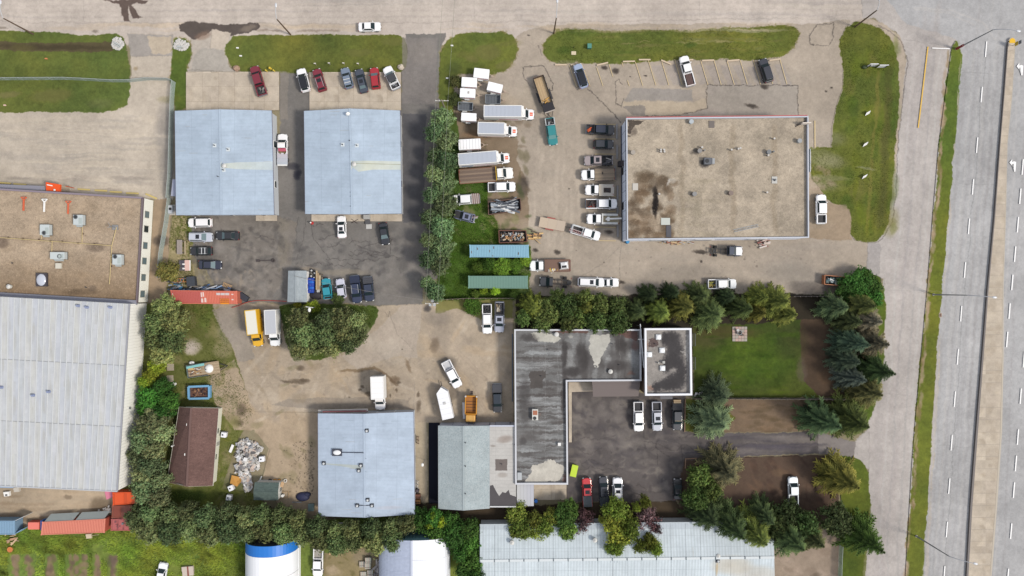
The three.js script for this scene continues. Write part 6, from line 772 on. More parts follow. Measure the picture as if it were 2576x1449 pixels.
car('suv', 'silver blue suv with a dark glass roof in the marked stalls', [1451, 162], [1470, 221], [166, 182, 214], { sunroof: 2, roofCol: M(30, 36, 50, { rough: 0.2 }), W: 1.9 });
const wb = pickup('white pickup carrying a tall brown board in the marked stalls', [1718, 143], [1737, 216], [240, 241, 244], { cab: 'ext' });
{ const p = inBed(wb, -1.5, 1.2, 0), g = thing('wooden_crate', 'brown board crate lying in the white pickup bed in the stalls', 'crate', V(p.x, 1.1, p.z), p.turn); for (let i = 0; i < 4; i++) part('board', box(2.9, 0.07, 0.3, -0.1, 0.1, -0.48 + i * 0.32), M(96, 72, 70), g); part('frame', merge([box(0.16, 0.14, 1.35, 1.4, 0.12, 0), box(0.16, 0.14, 1.35, -1.6, 0.12, 0)]), M(226, 186, 150), g); }
car('suv', 'black suv in the marked stalls near an oil spot', [1916, 149], [1934, 207], [24, 30, 46], { W: 1.95 });
pickup('white pickup with a dark bed on the bare strip by the flat building', [2064, 490], [2065, 562], [246, 246, 248], { cab: 'crew' });
deckTruck('stripped truck with navy cab and white bonnet on a bare black chassis', [1867, 632], [1785, 631], { col: [44, 56, 80], hoodCol: paint(244, 244, 246), cabL: 1.3, hood: 1.35, note: (g, L, x0, x1) => { for (let k = 0; k < 4; k++) part('cross_member', box(0.14, 0.14, 1.2, x0 + 0.3 + k * (x1 - x0 - 0.5) / 3, 0.72, 0), BLACK, g); part('rear_axle', merge([cyl(0.12, 0.12, 2, 8).rotateX(Math.PI / 2).translate(x0 + 1, 0.45, 0), box(0.5, 0.4, 0.6, x0 + 1, 0.5, 0)]), BLACK, g); } });
const tow = deckTruck('white tow truck with a rusty deck carrying a wrecked cab', [1332, 669], [1434, 668], { col: [242, 244, 246], deck: [M(126, 98, 84)], dw: 2.4, W: 2.15, cabL: 1.2, hood: 1.2, head: M(70, 66, 66), rim: M(116, 84, 70) });
{ const p = inBed(tow, -2.9, 1.08), g = thing('wrecked_cab', 'stripped white vehicle cab lying on the tow truck deck', 'wreck', V(p.x, 1.08, p.z), p.turn + 0.1); part('shell', prism([V(-1, 0, -0.85), V(-1, 0, 0.85), V(1, 0, 0.85), V(1, 0, -0.85)], [V(-0.7, 0.9, -0.6), V(-0.7, 0.9, 0.6), V(0.6, 0.9, 0.6), V(0.6, 0.9, -0.6)]), paint(240, 242, 244), g); part('window_hole', paneOn(V(1, 0, 0.85), V(1, 0, -0.85), V(0.6, 0.9, -0.6), V(0.6, 0.9, 0.6), 0.1, 0.1, 0.02), BLACK, g); part('roof_hole', box(1, 0.03, 0.5, 0, 0.92, -0.25), M(50, 50, 54), g); part('torn_panel', box(0.9, 0.05, 0.4, 0.1, 0.94, 0.3).rotateY(0.3), M(226, 228, 230), g); }
junk('scrap_parts', 'pale parts and yellow straps beside the tow truck cab', 'scrap', { ...at(1390, 680, 1), turn: 0 }, 2.2, 0.8, 1.08, 0.2, 12, [M(226, 216, 200), M(190, 180, 170), M(230, 190, 60)]);
deckTruck('black stripped chassis truck partly under the trees', [1357, 708], [1437, 711], { col: [24, 28, 38], cabL: 1.0, hood: 1.3, note: (g, L, x0, x1) => { for (let k = 0; k < 3; k++) part('cross_member', box(0.14, 0.14, 1.3, x0 + 0.6 + k * 1.4, 0.74, 0), M(90, 76, 66), g); part('axle_hub', cyl(0.5, 0.5, 0.5, 14).translate(x0 + 0.4, 0.7, 0), BLACK, g); } });
car('suv', 'white suv with a sunroof under the tree edge', [1520, 711], [1454, 709], [240, 242, 246], { sunroof: 1, rails: 1 });
car('hatch', 'white small car nose-out in front of the white suv under the trees', [1556, 711], [1518, 711], [242, 243, 246], { W: 1.86 });
const ye = pickup('white pickup with yellow clippings in its bed under the spruce row', [1851, 714], [1780, 715], [236, 238, 240], { cab: 'crew', beacons: 1 }); junk('bed_load', 'yellow green clippings in the white pickup bed under the spruces', 'clippings', inBed(ye, -2, 0.72), 2, 1.5, 0.76, 0.2, 16, [M(140, 140, 60), M(180, 160, 80), BLACK]);
// lower yard
boxTruck('yellow-cabbed box truck with a white roof beside the white one', [648, 872], [638, 779], { col: [246, 190, 14], boxMat: M(250, 192, 20), roofMat: M(240, 238, 226), edgeMat: M(246, 200, 60), h: 3.3, bw: 2.4, skirt: M(240, 180, 30) });
boxTruck('white-cabbed box truck with a grey roof beside the yellow one', [691, 871], [687, 779], { col: [240, 242, 244], roofMat: M(200, 204, 212), h: 3.4, bw: 2.4, skirt: M(206, 206, 206) });
boxTruck('white box truck backed out in front of the blue workshop', [956, 1032], [953, 944], { col: [244, 244, 246], roofMat: M(240, 240, 240), h: 3.6, bw: 2.7, panels: 4, beacons: 1, skirt: M(206, 206, 206) });
pickup('white pickup with a white bed standing askew in the lower yard', [1154, 973], [1121, 909], [246, 246, 248], { cab: 'crew', floorCol: M(206, 208, 212) });
{ const [g, L] = place('cargo_trailer', 'white V-nosed enclosed cargo trailer askew above the grey roof', 'trailer', [1110, 973], [1128, 1052], null, 1.9), w = 2.35, hh = L / 2, lo = [V(-hh, 0.6, -w / 2), V(-hh, 0.6, w / 2), V(hh - 1.1, 0.6, w / 2), V(hh, 0.6, 0), V(hh - 1.1, 0.6, -w / 2)]; part('cargo_box', prism(lo, flat(lo, 2.7)), M(240, 242, 246), g); for (let i = 0; i < 5; i++) part('roof_panel', box((L - 1.2) / 5 - 0.03, 0.05, w - 0.12, -hh + (L - 1.2) * (i + 0.5) / 5, 2.73, 0), M(238, 240, 244), g); part('roof_vent', box(0.5, 0.16, 0.5, 0, 2.83, 0.05), M(206, 206, 206), g); part('nose_band', prism(flat(lo.slice(2), 1.9), flat(lo.slice(2), 2.2).map((p) => V(p.x + 0.02, p.y, p.z)), null, false), M(60, 62, 70), g); part('tongue', bar(V(hh, 0.6, 0), V(hh + 1, 0.5, 0), 0.14), BLACK, g); wheels(g, [-0.9, -0.1], 2.5, 0.34); }
{ const [g, L] = place('dump_truck', 'yellow rusty dump truck parked against the grey roofed building', 'truck', [1184, 1061], [1186, 991], null, 1.4), c = paint(222, 150, 40); part('cab', plan(rect(L / 2 - 1.6, L / 2 - 0.1, 2, 0.2), 0.6, 2.2, 0.15), c, g); for (let i = 0; i < 7; i++) part('cab_rib', box(1.3, 0.05, 0.12, L / 2 - 0.85, 2.23, -0.78 + i * 0.26), M(246, 206, 120), g); const x0 = -L / 2 + 0.3, x1 = L / 2 - 1.7, bl = x1 - x0, bx = (x0 + x1) / 2; part('dump_body', merge([box(bl, 1.1, 0.14, bx, 1.6, 1.15), box(bl, 1.1, 0.14, bx, 1.6, -1.15), box(0.14, 1.2, 2.16, x1 - 0.07, 1.7, 0), box(0.14, 0.9, 2.16, x0 + 0.07, 1.5, 0)]), M(226, 156, 40), g); part('dump_floor', box(bl - 0.3, 0.08, 2.14, bx, 1.14, 0), M(176, 116, 46), g); for (let i = 0; i < 4; i++) part('floor_rib', box(0.12, 0.1, 2.1, bx - 0.6 + i * 0.6, 1.24, 0), M(110, 70, 40), g); for (const s of [-1, 1]) part('corner_post', box(0.3, 0.3, 0.3, x0 + 0.1, 2.1, s * 1.15), M(206, 206, 206), g); part('hitch', box(0.7, 0.3, 0.5, -L / 2 - 0.2, 0.8, 0), M(70, 56, 54), g); part('windscreen', box(0.06, 0.7, 1.7, L / 2 - 0.06, 1.7, 0), GLASS, g); wheels(g, [L / 2 - 0.9, -L / 2 + 1.3], 2.3, 0.5, true); }
{ const a = at(1167, 1035, 1.2), b = at(1168, 993 + 60, 1.2); solo('snow_plough', merge([bar(at(1166.5, 1012, 1), at(1168, 1053, 1), 0.5, 0.7)]), M(214, 220, 228), 'pale plough blade leaning along the yellow dump truck', 'plough'); }
pickup('black pickup with a flat bed cover near the office loading side', [1252, 1037], [1250, 966], [34, 36, 44], { cab: 'crew', cover: M(70, 72, 80), slats: 1, roofCol: M(44, 54, 66, { rough: 0.3 }) });
const wt = pickup('white pickup carrying four tyres in its bed', [1226, 839], [1225, 766], [246, 246, 248], { cab: 'crew', beacons: 1 });
for (const [i, dx, dz] of [[0, -2.7, 0.05], [1, -2.0, 0.1], [2, -1.35, -0.4], [3, -1.35, 0.42]]) { const p = inBed(wt, dx, 0.85, dz); solo('tyre', new THREE.TorusGeometry(0.28, 0.13, 8, 18).rotateX(Math.PI / 2).translate(p.x, 0.88 + GY, p.z), M(56, 56, 60, { rough: 0.9 }), `tyre in the white pickup bed, ${ORD[i]} from the tailgate`, 'tyre', 'tyres in the white pickup bed'); }
const sj = pickup('silver pickup with tools in its dark bed beside the tyre pickup', [1256, 836], [1257, 760], [176, 182, 200], { cab: 'ext', sunroof: 1, bedCol: M(90, 92, 100) }); junk('bed_load', 'tools and planks in the silver pickup bed', 'tools', inBed(sj, -2, 0.72), 2, 1.4, 0.76, 0.3, 14, [BLACK, M(214, 206, 190), M(90, 90, 96), M(180, 160, 130)], 1.6);
// office lot
pickup('white pickup with an empty bed, first of three below the office entrance', [1606, 1084], [1605, 1011], [248, 248, 250], { cab: 'crew' });
pickup('silver pickup with a sunroof, second of three below the office entrance', [1653, 1083], [1651, 1011], [206, 210, 222], { cab: 'crew', sunroof: 1 });
const bk = pickup('black pickup with a covered bed, third below the office entrance', [1703, 1081], [1703, 1014], [36, 40, 48], { cab: 'crew', cover: M(40, 42, 48), slats: 1, beacons: 1 });
{ const g = thing('wooden_crate', 'light wooden box behind the black pickup at the office', 'crate', V(at(1703.5, 1010, 1).x, 0.4, at(1703.5, 1010, 1).z)); for (let i = 0; i < 3; i++) part('board', box(1.5, 0.8, 0.22, 0, 0.4, -0.24 + i * 0.24), BOARDS[i], g); }
pickup('red pickup with a flat grey bed cover by the lime green bin', [1475, 1201], [1478, 1273], [206, 20, 34], { cab: 'ext', cover: M(96, 104, 110), slats: 1, sunroof: 1, W: 1.95 });
pickup('dark navy pickup with a black bed cover beside the red pickup', [1517, 1198], [1520, 1271], [34, 38, 54], { cab: 'crew', cover: M(60, 68, 74), slats: 3, sunroof: 1, W: 1.95 });
car('suv', 'large white suv with a sunroof beside the navy pickup', [1553, 1200], [1553, 1263], [236, 238, 244], { sunroof: 1, bars: 1, rails: 1, W: 2.05 });
car('sedan', 'black car half hidden beside the dark leafy tree', [1704, 1203], [1705, 1256], [20, 22, 30]);
const wd = pickup('white pickup on the brown bed, its rear under the spruces', [1993, 1198], [1995, 1268], [232, 240, 246], { cab: 'ext' }); { const p = inBed(wd, -2.2, 0.9, 0.3); solo('tyre', new THREE.TorusGeometry(0.26, 0.1, 8, 18).rotateX(Math.PI / 2).translate(p.x, 0.95, p.z), TYRE, 'spare tyre in the bed of the pickup under the spruces', 'tyre'); }
car('sedan', 'white sedan standing in the rank meadow grass', [413, 1414], [403, 1472], [240, 243, 248]);
pickup('white pickup with a pale bed liner at the clearing by the fabric hall', [800, 1449], [802, 1379], [248, 248, 250], { cab: 'ext', floorCol: M(176, 172, 164), gateCol: BLACK });
// small rental trailers: box kind and open kind
function trailer(label, cx, cy, w, d, turn, open, o = {}) {
  const p = at(cx, cy, 1.2), g = thing('cargo_trailer', label, 'trailer', V(p.x, GY, p.z), turn);
  if (open) { part('floor', box(w, 0.08, d, 0, 0.6, 0), M(104, 110, 118), g); part('side_wall', merge([box(w, 0.75, 0.08, 0, 0.95, d / 2), box(w, 0.75, 0.08, 0, 0.95, -d / 2), box(0.08, 0.75, d - 0.1, -w / 2, 0.95, 0), box(0.08, 0.9, d - 0.1, w / 2, 1, 0)]), M(150, 158, 166), g); for (let i = 1; i < 5; i++) part('floor_rib', box(0.06, 0.05, d - 0.2, -w / 2 + w * i / 5, 0.66, 0), M(90, 96, 104), g); }
  else { part('cargo_box', new THREE.BoxGeometry(w, 1.5, d).translate(0, 1.2, 0), M(240, 240, 242), g); part('roof_cap', plan(rect(-w / 2 - 0.03, w / 2 + 0.03, d + 0.06, 0.12), 1.92, 2.02, 0.04), M(246, 247, 250), g); for (const s of [-1, 1]) part('side_stripe', box(w * 0.7, 0.14, 0.02, w * 0.1, 1.3, s * (d / 2 + 0.012)), ORB, g); if (o.vent) part('roof_vent', box(0.34, 0.1, 0.5, 0.2, 2.06, -0.1), M(190, 186, 182), g); if (o.ribs) for (let i = 0; i < 7; i++) part('roof_rib', box(0.06, 0.04, d - 0.1, -w / 2 + w * (i + 0.5) / 7, 2.03, 0), M(206, 210, 214), g); }
  for (const s of [-1, 1]) part('mudguard', box(1, 0.1, 0.26, -0.15, 0.74, s * (d / 2 + 0.16)), M(220, 222, 222), g);
  part('tongue', merge([bar(V(w / 2, 0.5, 0.5), V(w / 2 + 1, 0.48, 0), 0.09), bar(V(w / 2, 0.5, -0.5), V(w / 2 + 1, 0.48, 0), 0.09), bar(V(w / 2 + 0.9, 0.48, 0), V(w / 2 + 1.5, 0.48, 0), 0.09), box(0.2, 0.2, 0.2, w / 2 + 0.6, 0.6, 0)]), M(196, 176, 160), g); wheels(g, [-0.15], d + 0.45, 0.3); return g;
}
trailer('white box trailer with a red side stripe, topmost of the small trailers', 1211.5, 188, 3.1, 1.9, -0.12, 0); trailer('white box trailer at the lawn edge, just above the vented one', 1181, 210, 3.1, 1.9, -0.06, 0);
trailer('white box trailer with a small roof vent', 1177, 237, 3.1, 1.8, -0.06, 0, { vent: 1 }); trailer('white box trailer set askew above a grey open trailer', 1245, 223, 3.0, 1.75, -0.24, 0);
trailer('grey open trailer below the askew white box trailer', 1240, 250, 3.1, 1.8, -0.03, 1); trailer('grey open trailer at the lawn edge below the vented box trailer', 1171, 268, 3, 1.6, -0.05, 1);
trailer('white box trailer between the grey open trailer and the shorter truck', 1180, 297, 3.1, 1.6, -0.06, 0); trailer('larger white ribbed box trailer between two box trucks', 1182, 365, 4.5, 2.1, 0.05, 0, { ribs: 1 });
// containers
function container(label, pts, h, rgbc, o = {}) { // corners of the roof as surveyed, long side first
  const g = thing('shipping_container', label, 'container'), q = pts.map((p) => at(p[0], p[1], h)), c = M(...rgbc, { rough: 0.6 }), c2 = M(...(o.side || rgbc.map((v) => v * 0.9)), { rough: 0.65 }), L = q[0].distanceTo(q[1]), n = o.n ?? Math.round(L / 0.33);
  part('shell', prism(flat(q, 0.12), flat(q, h - 0.06), null, true), c2, g);
  const A = (u, v) => lerp(lerp(q[0], q[1], u), lerp(q[3], q[2], u), v);
  for (let i = 0; i < n; i++) part('roof_panel', slab(ccw([A(i / n + 0.15 / n, 0.04), A((i + 1) / n - 0.12 / n, 0.04), A((i + 1) / n - 0.12 / n, 0.96), A(i / n + 0.15 / n, 0.96)]), 0.07), o.two && i / n < o.two[0] ? M(...o.two[1], { rough: 0.6 }) : (o.rust && rnd() < o.rust ? M(...rgbc.map((v, k) => v * (k ? 0.82 : 0.92)), { rough: 0.8 }) : c), g);
  for (const [a, b] of [[0, 1], [1, 2], [2, 3], [3, 0]]) part('frame_rail', bar(dy(q[a], -0.04), dy(q[b], -0.04), 0.14, 0.14 + a * 0.004), c, g);
  for (const p of q) part('corner_casting', box(0.24, 0.24, 0.24, p.x, h - 0.08, p.z), c, g);
  part('door_leaf', prism(flat([A(1, 0.06), A(1, 0.94), A(1, 0.94), A(1, 0.06)].map((p, i) => (i > 1 ? p.clone().add(q[1].clone().sub(q[0]).normalize().multiplyScalar(0.06)) : p)), 0.25), flat([A(1, 0.06), A(1, 0.94), A(1, 0.94), A(1, 0.06)].map((p, i) => (i > 1 ? p.clone().add(q[1].clone().sub(q[0]).normalize().multiplyScalar(0.06)) : p)), h - 0.25)), c2, g);
  if (o.note) o.note(g, A, q, h); rebase(g, mid(flat(q, 0))); return g;
}
const spotAt = (g, A, u0, u1, v0, v1, h, c, name = 'roof_lettering') => part(name, slab(ccw([A(u0, v0), A(u1, v0), A(u1, v1), A(u0, v1)].map((p) => V(p.x, h + 0.03, p.z))), 0.03), c, g);
container('long pale blue shipping container with rust spots in the grass', [[1182, 617], [1329, 617], [1330, 647], [1183, 646]], 2.6, [146, 196, 220], { note: (g, A, q, h) => { for (const [u, v] of [[0.12, 0.2], [0.33, 0.4], [0.4, 0.1], [0.82, 0.6], [0.02, 0.5], [0.38, 0.85]]) spotAt(g, A, u, u + 0.012, v, v + 0.2, h, M(110, 84, 70), 'rust_patch'); } });
container('long sea green shipping container below the pale blue one', [[1179, 695], [1327, 695], [1327, 725], [1179, 724]], 2.6, [118, 158, 144]);
container('long orange red container with a yellow rack on its roof', [[430, 731], [595, 733], [596, 764], [434, 763]], 2.7, [230, 126, 102], { two: [0.44, [200, 98, 92]], note: (g, A, q, h) => { const W = M(240, 214, 206); for (const [a, b, c, d] of [[0.45, 0.47, 0.12, 0.5], [0.48, 0.5, 0.1, 0.45], [0.45, 0.48, 0.6, 0.92], [0.5, 0.53, 0.55, 0.9], [0.015, 0.025, 0.2, 0.4], [0.92, 0.95, 0.2, 0.3], [0.92, 0.95, 0.62, 0.72]]) spotAt(g, A, a, b, c, d, h, W); for (let i = 0; i < 3; i++) spotAt(g, A, 0.69 + i * 0.068, 0.75 + i * 0.068, 0.14, 0.32, h, M(216, 206, 206), 'roof_sheet'); const Y = M(246, 150, 20), e = (u, v) => { const p = A(u, v); return V(p.x, h + 0.12, p.z); }; for (let i = 0; i <= 5; i++) part('rack_bar', bar(e(0.75 + i * 0.026, 0.62), e(0.75 + i * 0.026, 1.0), 0.07), Y, g); for (const v of [0.62, 0.8]) part('rack_bar', bar(e(0.75, v), e(0.88, v), 0.08, 0.09), Y, g); part('rack_bar', bar(e(0.75, 0.98), e(0.88, 0.98), 0.28, 0.1), Y, g); } });
container('salmon container with a grey open hatch along its upper side', [[107, 1310], [264, 1302], [262, 1335], [104, 1341]].map((p) => [p[0], p[1] + 4]), 2.7, [236, 146, 124], { side: [190, 90, 74], note: (g, A) => { for (const [u0, u1] of [[0.02, 0.48], [0.52, 0.98]]) { const a = A(u0, -0.02), b = A(u1, -0.02); part('open_side', slab(ccw([V(a.x, 2.6, a.z), V(b.x, 2.6, b.z), V(b.x + 0.5, 1.2, b.z - 1.2), V(a.x + 0.5, 1.2, a.z - 1.2)]), 0.06), M(176, 186, 186), g); } } });
container('blue grey container with its end doors standing open', [[-70, 1310], [36, 1311], [36, 1344], [-70, 1344]], 2.7, [140, 176, 206], { note: (g, A) => { const a = A(1, 0), b = A(1, 1); part('open_door', bar(V(a.x, 1.4, a.z), V(a.x + 2.1, 1.4, a.z - 1), 0.08, 2.4), M(216, 218, 220), g); part('open_door', bar(V(b.x, 1.4, b.z), V(b.x + 1.4, 1.4, b.z - 0.9), 0.08, 2.4), M(150, 190, 226), g); } });
container('bright orange container half under the tree by the warehouse', [[284, 1240], [345, 1238], [345, 1266], [285, 1270]], 2.7, [240, 92, 32], { n: 2 });
container('rust brown container between the bright orange and dull red ones', [[283, 1273], [331, 1272], [331, 1303], [282, 1302]], 2.6, [150, 84, 66], { n: 2, rust: 0.5 });
container('dull red blotched container at the end of the salmon one', [[281, 1307], [328, 1304], [325, 1334], [280, 1334]], 2.6, [186, 100, 98], { n: 3, note: (g, A, q, h) => { for (let i = 0; i < 9; i++) { const u = rr(0.15, 0.85), v = rr(0.1, 0.8); spotAt(g, A, u, u + rr(0.03, 0.12), v, v + rr(0.05, 0.2), h, M(130, 76, 80), 'rust_patch'); } } });
{ const g = thing('storage_tank', 'small salmon pink plastic tank top beside the salmon container', 'tank', V(at(84, 1323, 1.4).x, 0, at(84, 1323, 1.4).z)); part('top', plan(rect(-1.15, 1.15, 1.5, 0.12), 1.2, 1.45, 0.08), M(246, 136, 120), g); part('base', box(2.4, 1.2, 1.6, 0.1, 0.6, 0), M(190, 84, 66), g); part('blue_end', box(0.5, 1.4, 2, 1.7, 0.7, -0.1), M(40, 110, 190), g); }
{ const q = [[263, 1237], [281, 1236], [284, 1250], [268, 1257]].map((p) => at(p[0], p[1], 0.6)); solo('pink_sheet', slab(ccw(q), 0.12), M(232, 140, 168), 'pink sheet leaning beside the bright orange container', 'sheet'); }
function bin(name, label, pts, h, rgbc, o = {}) { // open skip
  const g = thing(name, label, o.cat || 'skip'), q = pts.map((p) => at(p[0], p[1], h)), c = M(...rgbc, { rough: 0.7 }); for (let i = 0; i < 4; i++) { const a = q[i], b = q[(i + 1) % 4]; part('side_wall', prism(flat([a, b, b.clone().lerp(mid(q), 0.03), a.clone().lerp(mid(q), 0.03)], 0.12), flat([a, b, b.clone().lerp(mid(q), 0.03), a.clone().lerp(mid(q), 0.03)], h - 0.06)), c, g); part('rim', bar(dy(a, 0.01 + i * 0.004), dy(b, 0.01 + i * 0.004), o.rim ?? 0.14, 0.12), c, g); }
  part('floor', slab(ccw(flat(shrink(q, 0.08), o.floorY ?? 0.5)), 0.1), o.floor || M(60, 56, 56), g); const e = q[1].clone().sub(q[0]), turn = Math.atan2(-e.z, e.x); rebase(g, mid(flat(q, 0))); g.userData.turn = undefined; delete g.userData.turn; return [mid(q), turn, e.length(), q[1].distanceTo(q[2])];
}
{ let [c, t, l, d] = bin('scrap_skip', 'long brown skip heaped with pale metal scrap', [[1228, 508], [1309, 499], [1311, 528], [1229, 540]], 1.6, [112, 84, 72]); c.turn = t; junk('scrap_heap', 'tangled pale metal bars heaped in the long brown skip', 'scrap', c, l - 0.6, d - 0.4, 0.9, 1.1, 90, SCRAP, 5, 'metal_bar');
  [c, t, l, d] = bin('scrap_skip', 'rusty skip filled with mixed rubbish above the pale blue container', [[1255, 580], [1323, 580], [1326, 608], [1256, 611]], 1.5, [124, 80, 66]); c.turn = t; junk('rubbish_heap', 'mixed pale rubbish filling the rusty skip', 'rubbish', c, l - 0.5, d - 0.4, 0.8, 1, 130, MIXED, 0.7, 'rubbish_piece');
  [c, t, l, d] = bin('blue_skip', 'blue steel skip with a brown load in the weedy yard', [[474, 973], [526, 971], [526, 1002], [475, 1003]], 1.4, [120, 176, 216], { rim: 0.42, floor: M(110, 76, 62), floorY: 0.9 }); c.turn = t; junk('skip_load', 'brown boards and dark waste in the blue skip', 'rubbish', c, l - 1, d - 0.9, 0.9, 0.3, 40, [M(130, 92, 70), M(60, 40, 46), M(150, 112, 80), M(84, 60, 52)], 0.9, 'board');
  [c, t, l, d] = bin('scrap_skip', 'orange brown skip of car parts beside the bright green bush', [[2075, 692], [2126, 697], [2125, 719], [2074, 715]], 1.5, [190, 124, 84]); c.turn = t; junk('scrap_heap', 'dark car parts in the orange brown skip', 'scrap', c, l - 0.5, d - 0.4, 0.8, 0.8, 70, [M(80, 110, 116), M(40, 44, 50), M(170, 190, 194), M(226, 226, 226), M(110, 130, 130)], 0.9); }
// ---------- street furniture, yard clutter ----------
function streetPole(label, base, bend, tip, h, wood) {
  const b = at(base[0], base[1], 0), k = at(bend[0], bend[1], h), t = at(tip[0], tip[1], h + (wood ? 0.6 : 1.0)), g = thing('street_lamp', label, 'street lamp', b.clone());
  k.x = b.x + (k.x - b.x) * 0.15; k.z = b.z + (k.z - b.z) * 0.15; // poles stand close to upright
  const P = (p) => p.clone().sub(b), m = wood ? M(112, 92, 76) : M(150, 154, 160, { rough: 0.5 });
  part('pole', rod(V(0, 0, 0), P(k), wood ? 0.17 : 0.16, wood ? 0.12 : 0.09, 9), m, g); const a0 = P(k), a1 = P(t);
  const cv = new THREE.QuadraticBezierCurve3(a0, V(a0.x + (a1.x - a0.x) * 0.35, Math.max(a0.y, a1.y) + 0.4, a0.z + (a1.z - a0.z) * 0.35), a1); part('arm', new THREE.TubeGeometry(cv, 14, 0.07, 6), wood ? M(206, 210, 214) : M(170, 174, 182), g);
  const d = a1.clone().sub(a0).normalize(); part('lamp_head', new THREE.SphereGeometry(0.3, 10, 6).scale(1.7, 0.5, 0.8).rotateY(Math.atan2(-d.z, d.x)).translate(a1.x, a1.y, a1.z), M(226, 230, 236, { rough: 0.3 }), g);
  if (!wood) part('base_plate', cyl(0.25, 0.3, 0.3, 10, 0, 0.15, 0), M(190, 186, 178), g); return g;
}
streetPole('wooden street lamp at the far end of the ditch lawn', [84, 86], [5, 45], [1, 5], 8.6, 1); streetPole('wooden street lamp before the left blue-roofed garage', [731, 87], [697, 54], [694, 13], 8.6, 1);
streetPole('wooden street lamp at the corner of the long weedy lawn', [1393, 84], [1400, 45], [1402, 2], 8.4, 1); streetPole('grey street lamp on the corner lawn by the crossing', [2150, 68], [2203, 30], [2212, -4], 9, 1);
const redp = streetPole('tall steel street lamp with a red foot at the tip of the grass median', [2404, 124], [2507, 79], [2562, 78], 11.2, 0); part('red_foot', cyl(0.24, 0.26, 2.6, 10, 0, 1.3, 0), M(150, 50, 54), redp);
streetPole('tall steel street lamp midway along the grass median', [2347, 741], [2440, 744], [2502, 748], 11, 0); streetPole('tall steel street lamp lowest along the grass median', [2304, 1348], [2390, 1402], [2454, 1418], 11, 0);
{ const b = at(2543, 117), g = thing('traffic_sign', 'small keep-right sign on the yellow-nosed median', 'sign', b); part('post', rod(V(0, 0.3, 0), V(0, 2.8, 0), 0.06), STEEL, g); part('sign_face', box(0.08, 0.75, 0.7, 0.05, 2.6, 0), M(120, 124, 130), g); part('sign_back', box(0.05, 0.9, 0.8, -0.04, 1.7, 0), M(226, 190, 60), g); }
function utilityPole(label, px, py, h, extra) { const b = at(px, py, 0), g = thing('utility_pole', label, 'utility pole', b); part('pole', rod(V(0, 0, 0), V(0, h, 0), 0.18, 0.13, 9), M(150, 140, 128), g); part('cross_arm', box(2.6, 0.14, 0.14, 0, h - 0.5, 0), M(206, 200, 190), g); for (const x of [-1.2, -0.5, 0.5, 1.2]) part('insulator', cyl(0.07, 0.09, 0.25, 8, x, h - 0.3, 0), WHITE, g); if (extra) for (const [x, z] of [[0.4, 0.3], [-0.4, 0.3], [0, -0.45]]) part('transformer', cyl(0.28, 0.28, 0.9, 12, x, h - 1.6, z), M(190, 196, 200), g); return b.clone().setY(h - 0.2); }
const u1 = utilityPole('utility pole with a single cross arm in the poplar row', 1122, 281, 9), u2 = utilityPole('utility pole with pale transformers at the lower lot corner', 1098, 761, 9, 1), u0 = at(1140, -200, 9).setY(8.8), u3 = at(1085, 1600, 9).setY(8.8);
[[u0, u1], [u1, u2], [u2, u3]].forEach(([a, b], i) => { for (const dx of [-1.2, 1.2]) { const c = new THREE.QuadraticBezierCurve3(V(a.x + dx, a.y, a.z), V((a.x + b.x) / 2 + dx, a.y - 1.2, (a.z + b.z) / 2), V(b.x + dx, b.y, b.z)); if (i < 2) solo('power_line', new THREE.TubeGeometry(c, 24, 0.025, 4), M(150, 156, 140), `${dx < 0 ? 'left' : 'right'} overhead wire ${i ? 'running down the poplar row' : 'crossing the patchy lawn to the road'}`, 'power line'); } });
{ const c = new THREE.QuadraticBezierCurve3(at(780, 700, 4.5), at(850, 714, 2.9).setY(3.4), u2.clone()); solo('service_wire', new THREE.TubeGeometry(new THREE.QuadraticBezierCurve3(at(740, 694, 2.8).setY(3), V(-30, 3.6, 1), at(1098, 758, 8.5)), 30, 0.03, 4), M(160, 156, 150), 'thin service wire over the row of parked pickups', 'wire'); }
{ const b = at(801, 772, 0), g = thing('yard_light', 'white yard light on a pole in the tree island', 'light', b); part('pole', rod(V(0, 0, 0), V(0, 6.5, 0), 0.09), STEEL, g); part('lamp_head', new THREE.SphereGeometry(0.32, 10, 8).scale(1, 0.7, 1.5).translate(0, 6.5, 0.4), WHITE, g); part('arm', bar(V(-0.8, 6.3, -0.2), V(0.7, 6.3, 0), 0.1), WHITE, g); }
{ const b = at(1069, 1372 - 6, 0); }
// fences
function chainFence(label, pts, n, h = 1.9) {
  const g = thing('chain_link_fence', label, 'fence', at(pts[0], pts[1])), o = g.position.clone(), P = []; for (let i = 0; i < pts.length; i += 2) P.push(at(pts[i], pts[i + 1]).sub(o));
  for (let i = 0; i + 1 < P.length; i++) { const a = P[i], b = P[i + 1], L = a.distanceTo(b); part('wire_mesh', polyGeo([[a, b, dy(b, h), dy(a, h)]], (p) => [p.clone().setY(0).distanceTo(a) / 0.6, p.y / 0.6]), CHAIN, g); part('top_rail', rod(dy(a, h), dy(b, h), 0.04), M(190, 200, 200), g); const k = Math.max(1, Math.round(L / 3)); for (let j = 0; j < k; j++) { const c = lerp(a, b, j / k); part('fence_post', rod(c, dy(c, h + 0.1), 0.05), M(176, 186, 186), g); } } return g;
}
const CHAIN = (() => { const [c, x] = canvas(64, 64); x.fillStyle = '#000'; x.fillRect(0, 0, 64, 64); for (const s of [-64, -32, 0, 32, 64]) { line(x, [s, 0, s + 64, 64], [255, 255, 255], 9); line(x, [s + 64, 0, s, 64], [255, 255, 255], 9); } const t = new THREE.CanvasTexture(c); t.wrapS = t.wrapT = THREE.RepeatWrapping; t.magFilter = THREE.LinearFilter; return new THREE.MeshStandardMaterial({ color: new THREE.Color().setRGB(0.34, 0.42, 0.4), alphaMap: t, transparent: true, roughness: 0.6, side: THREE.DoubleSide }); })();
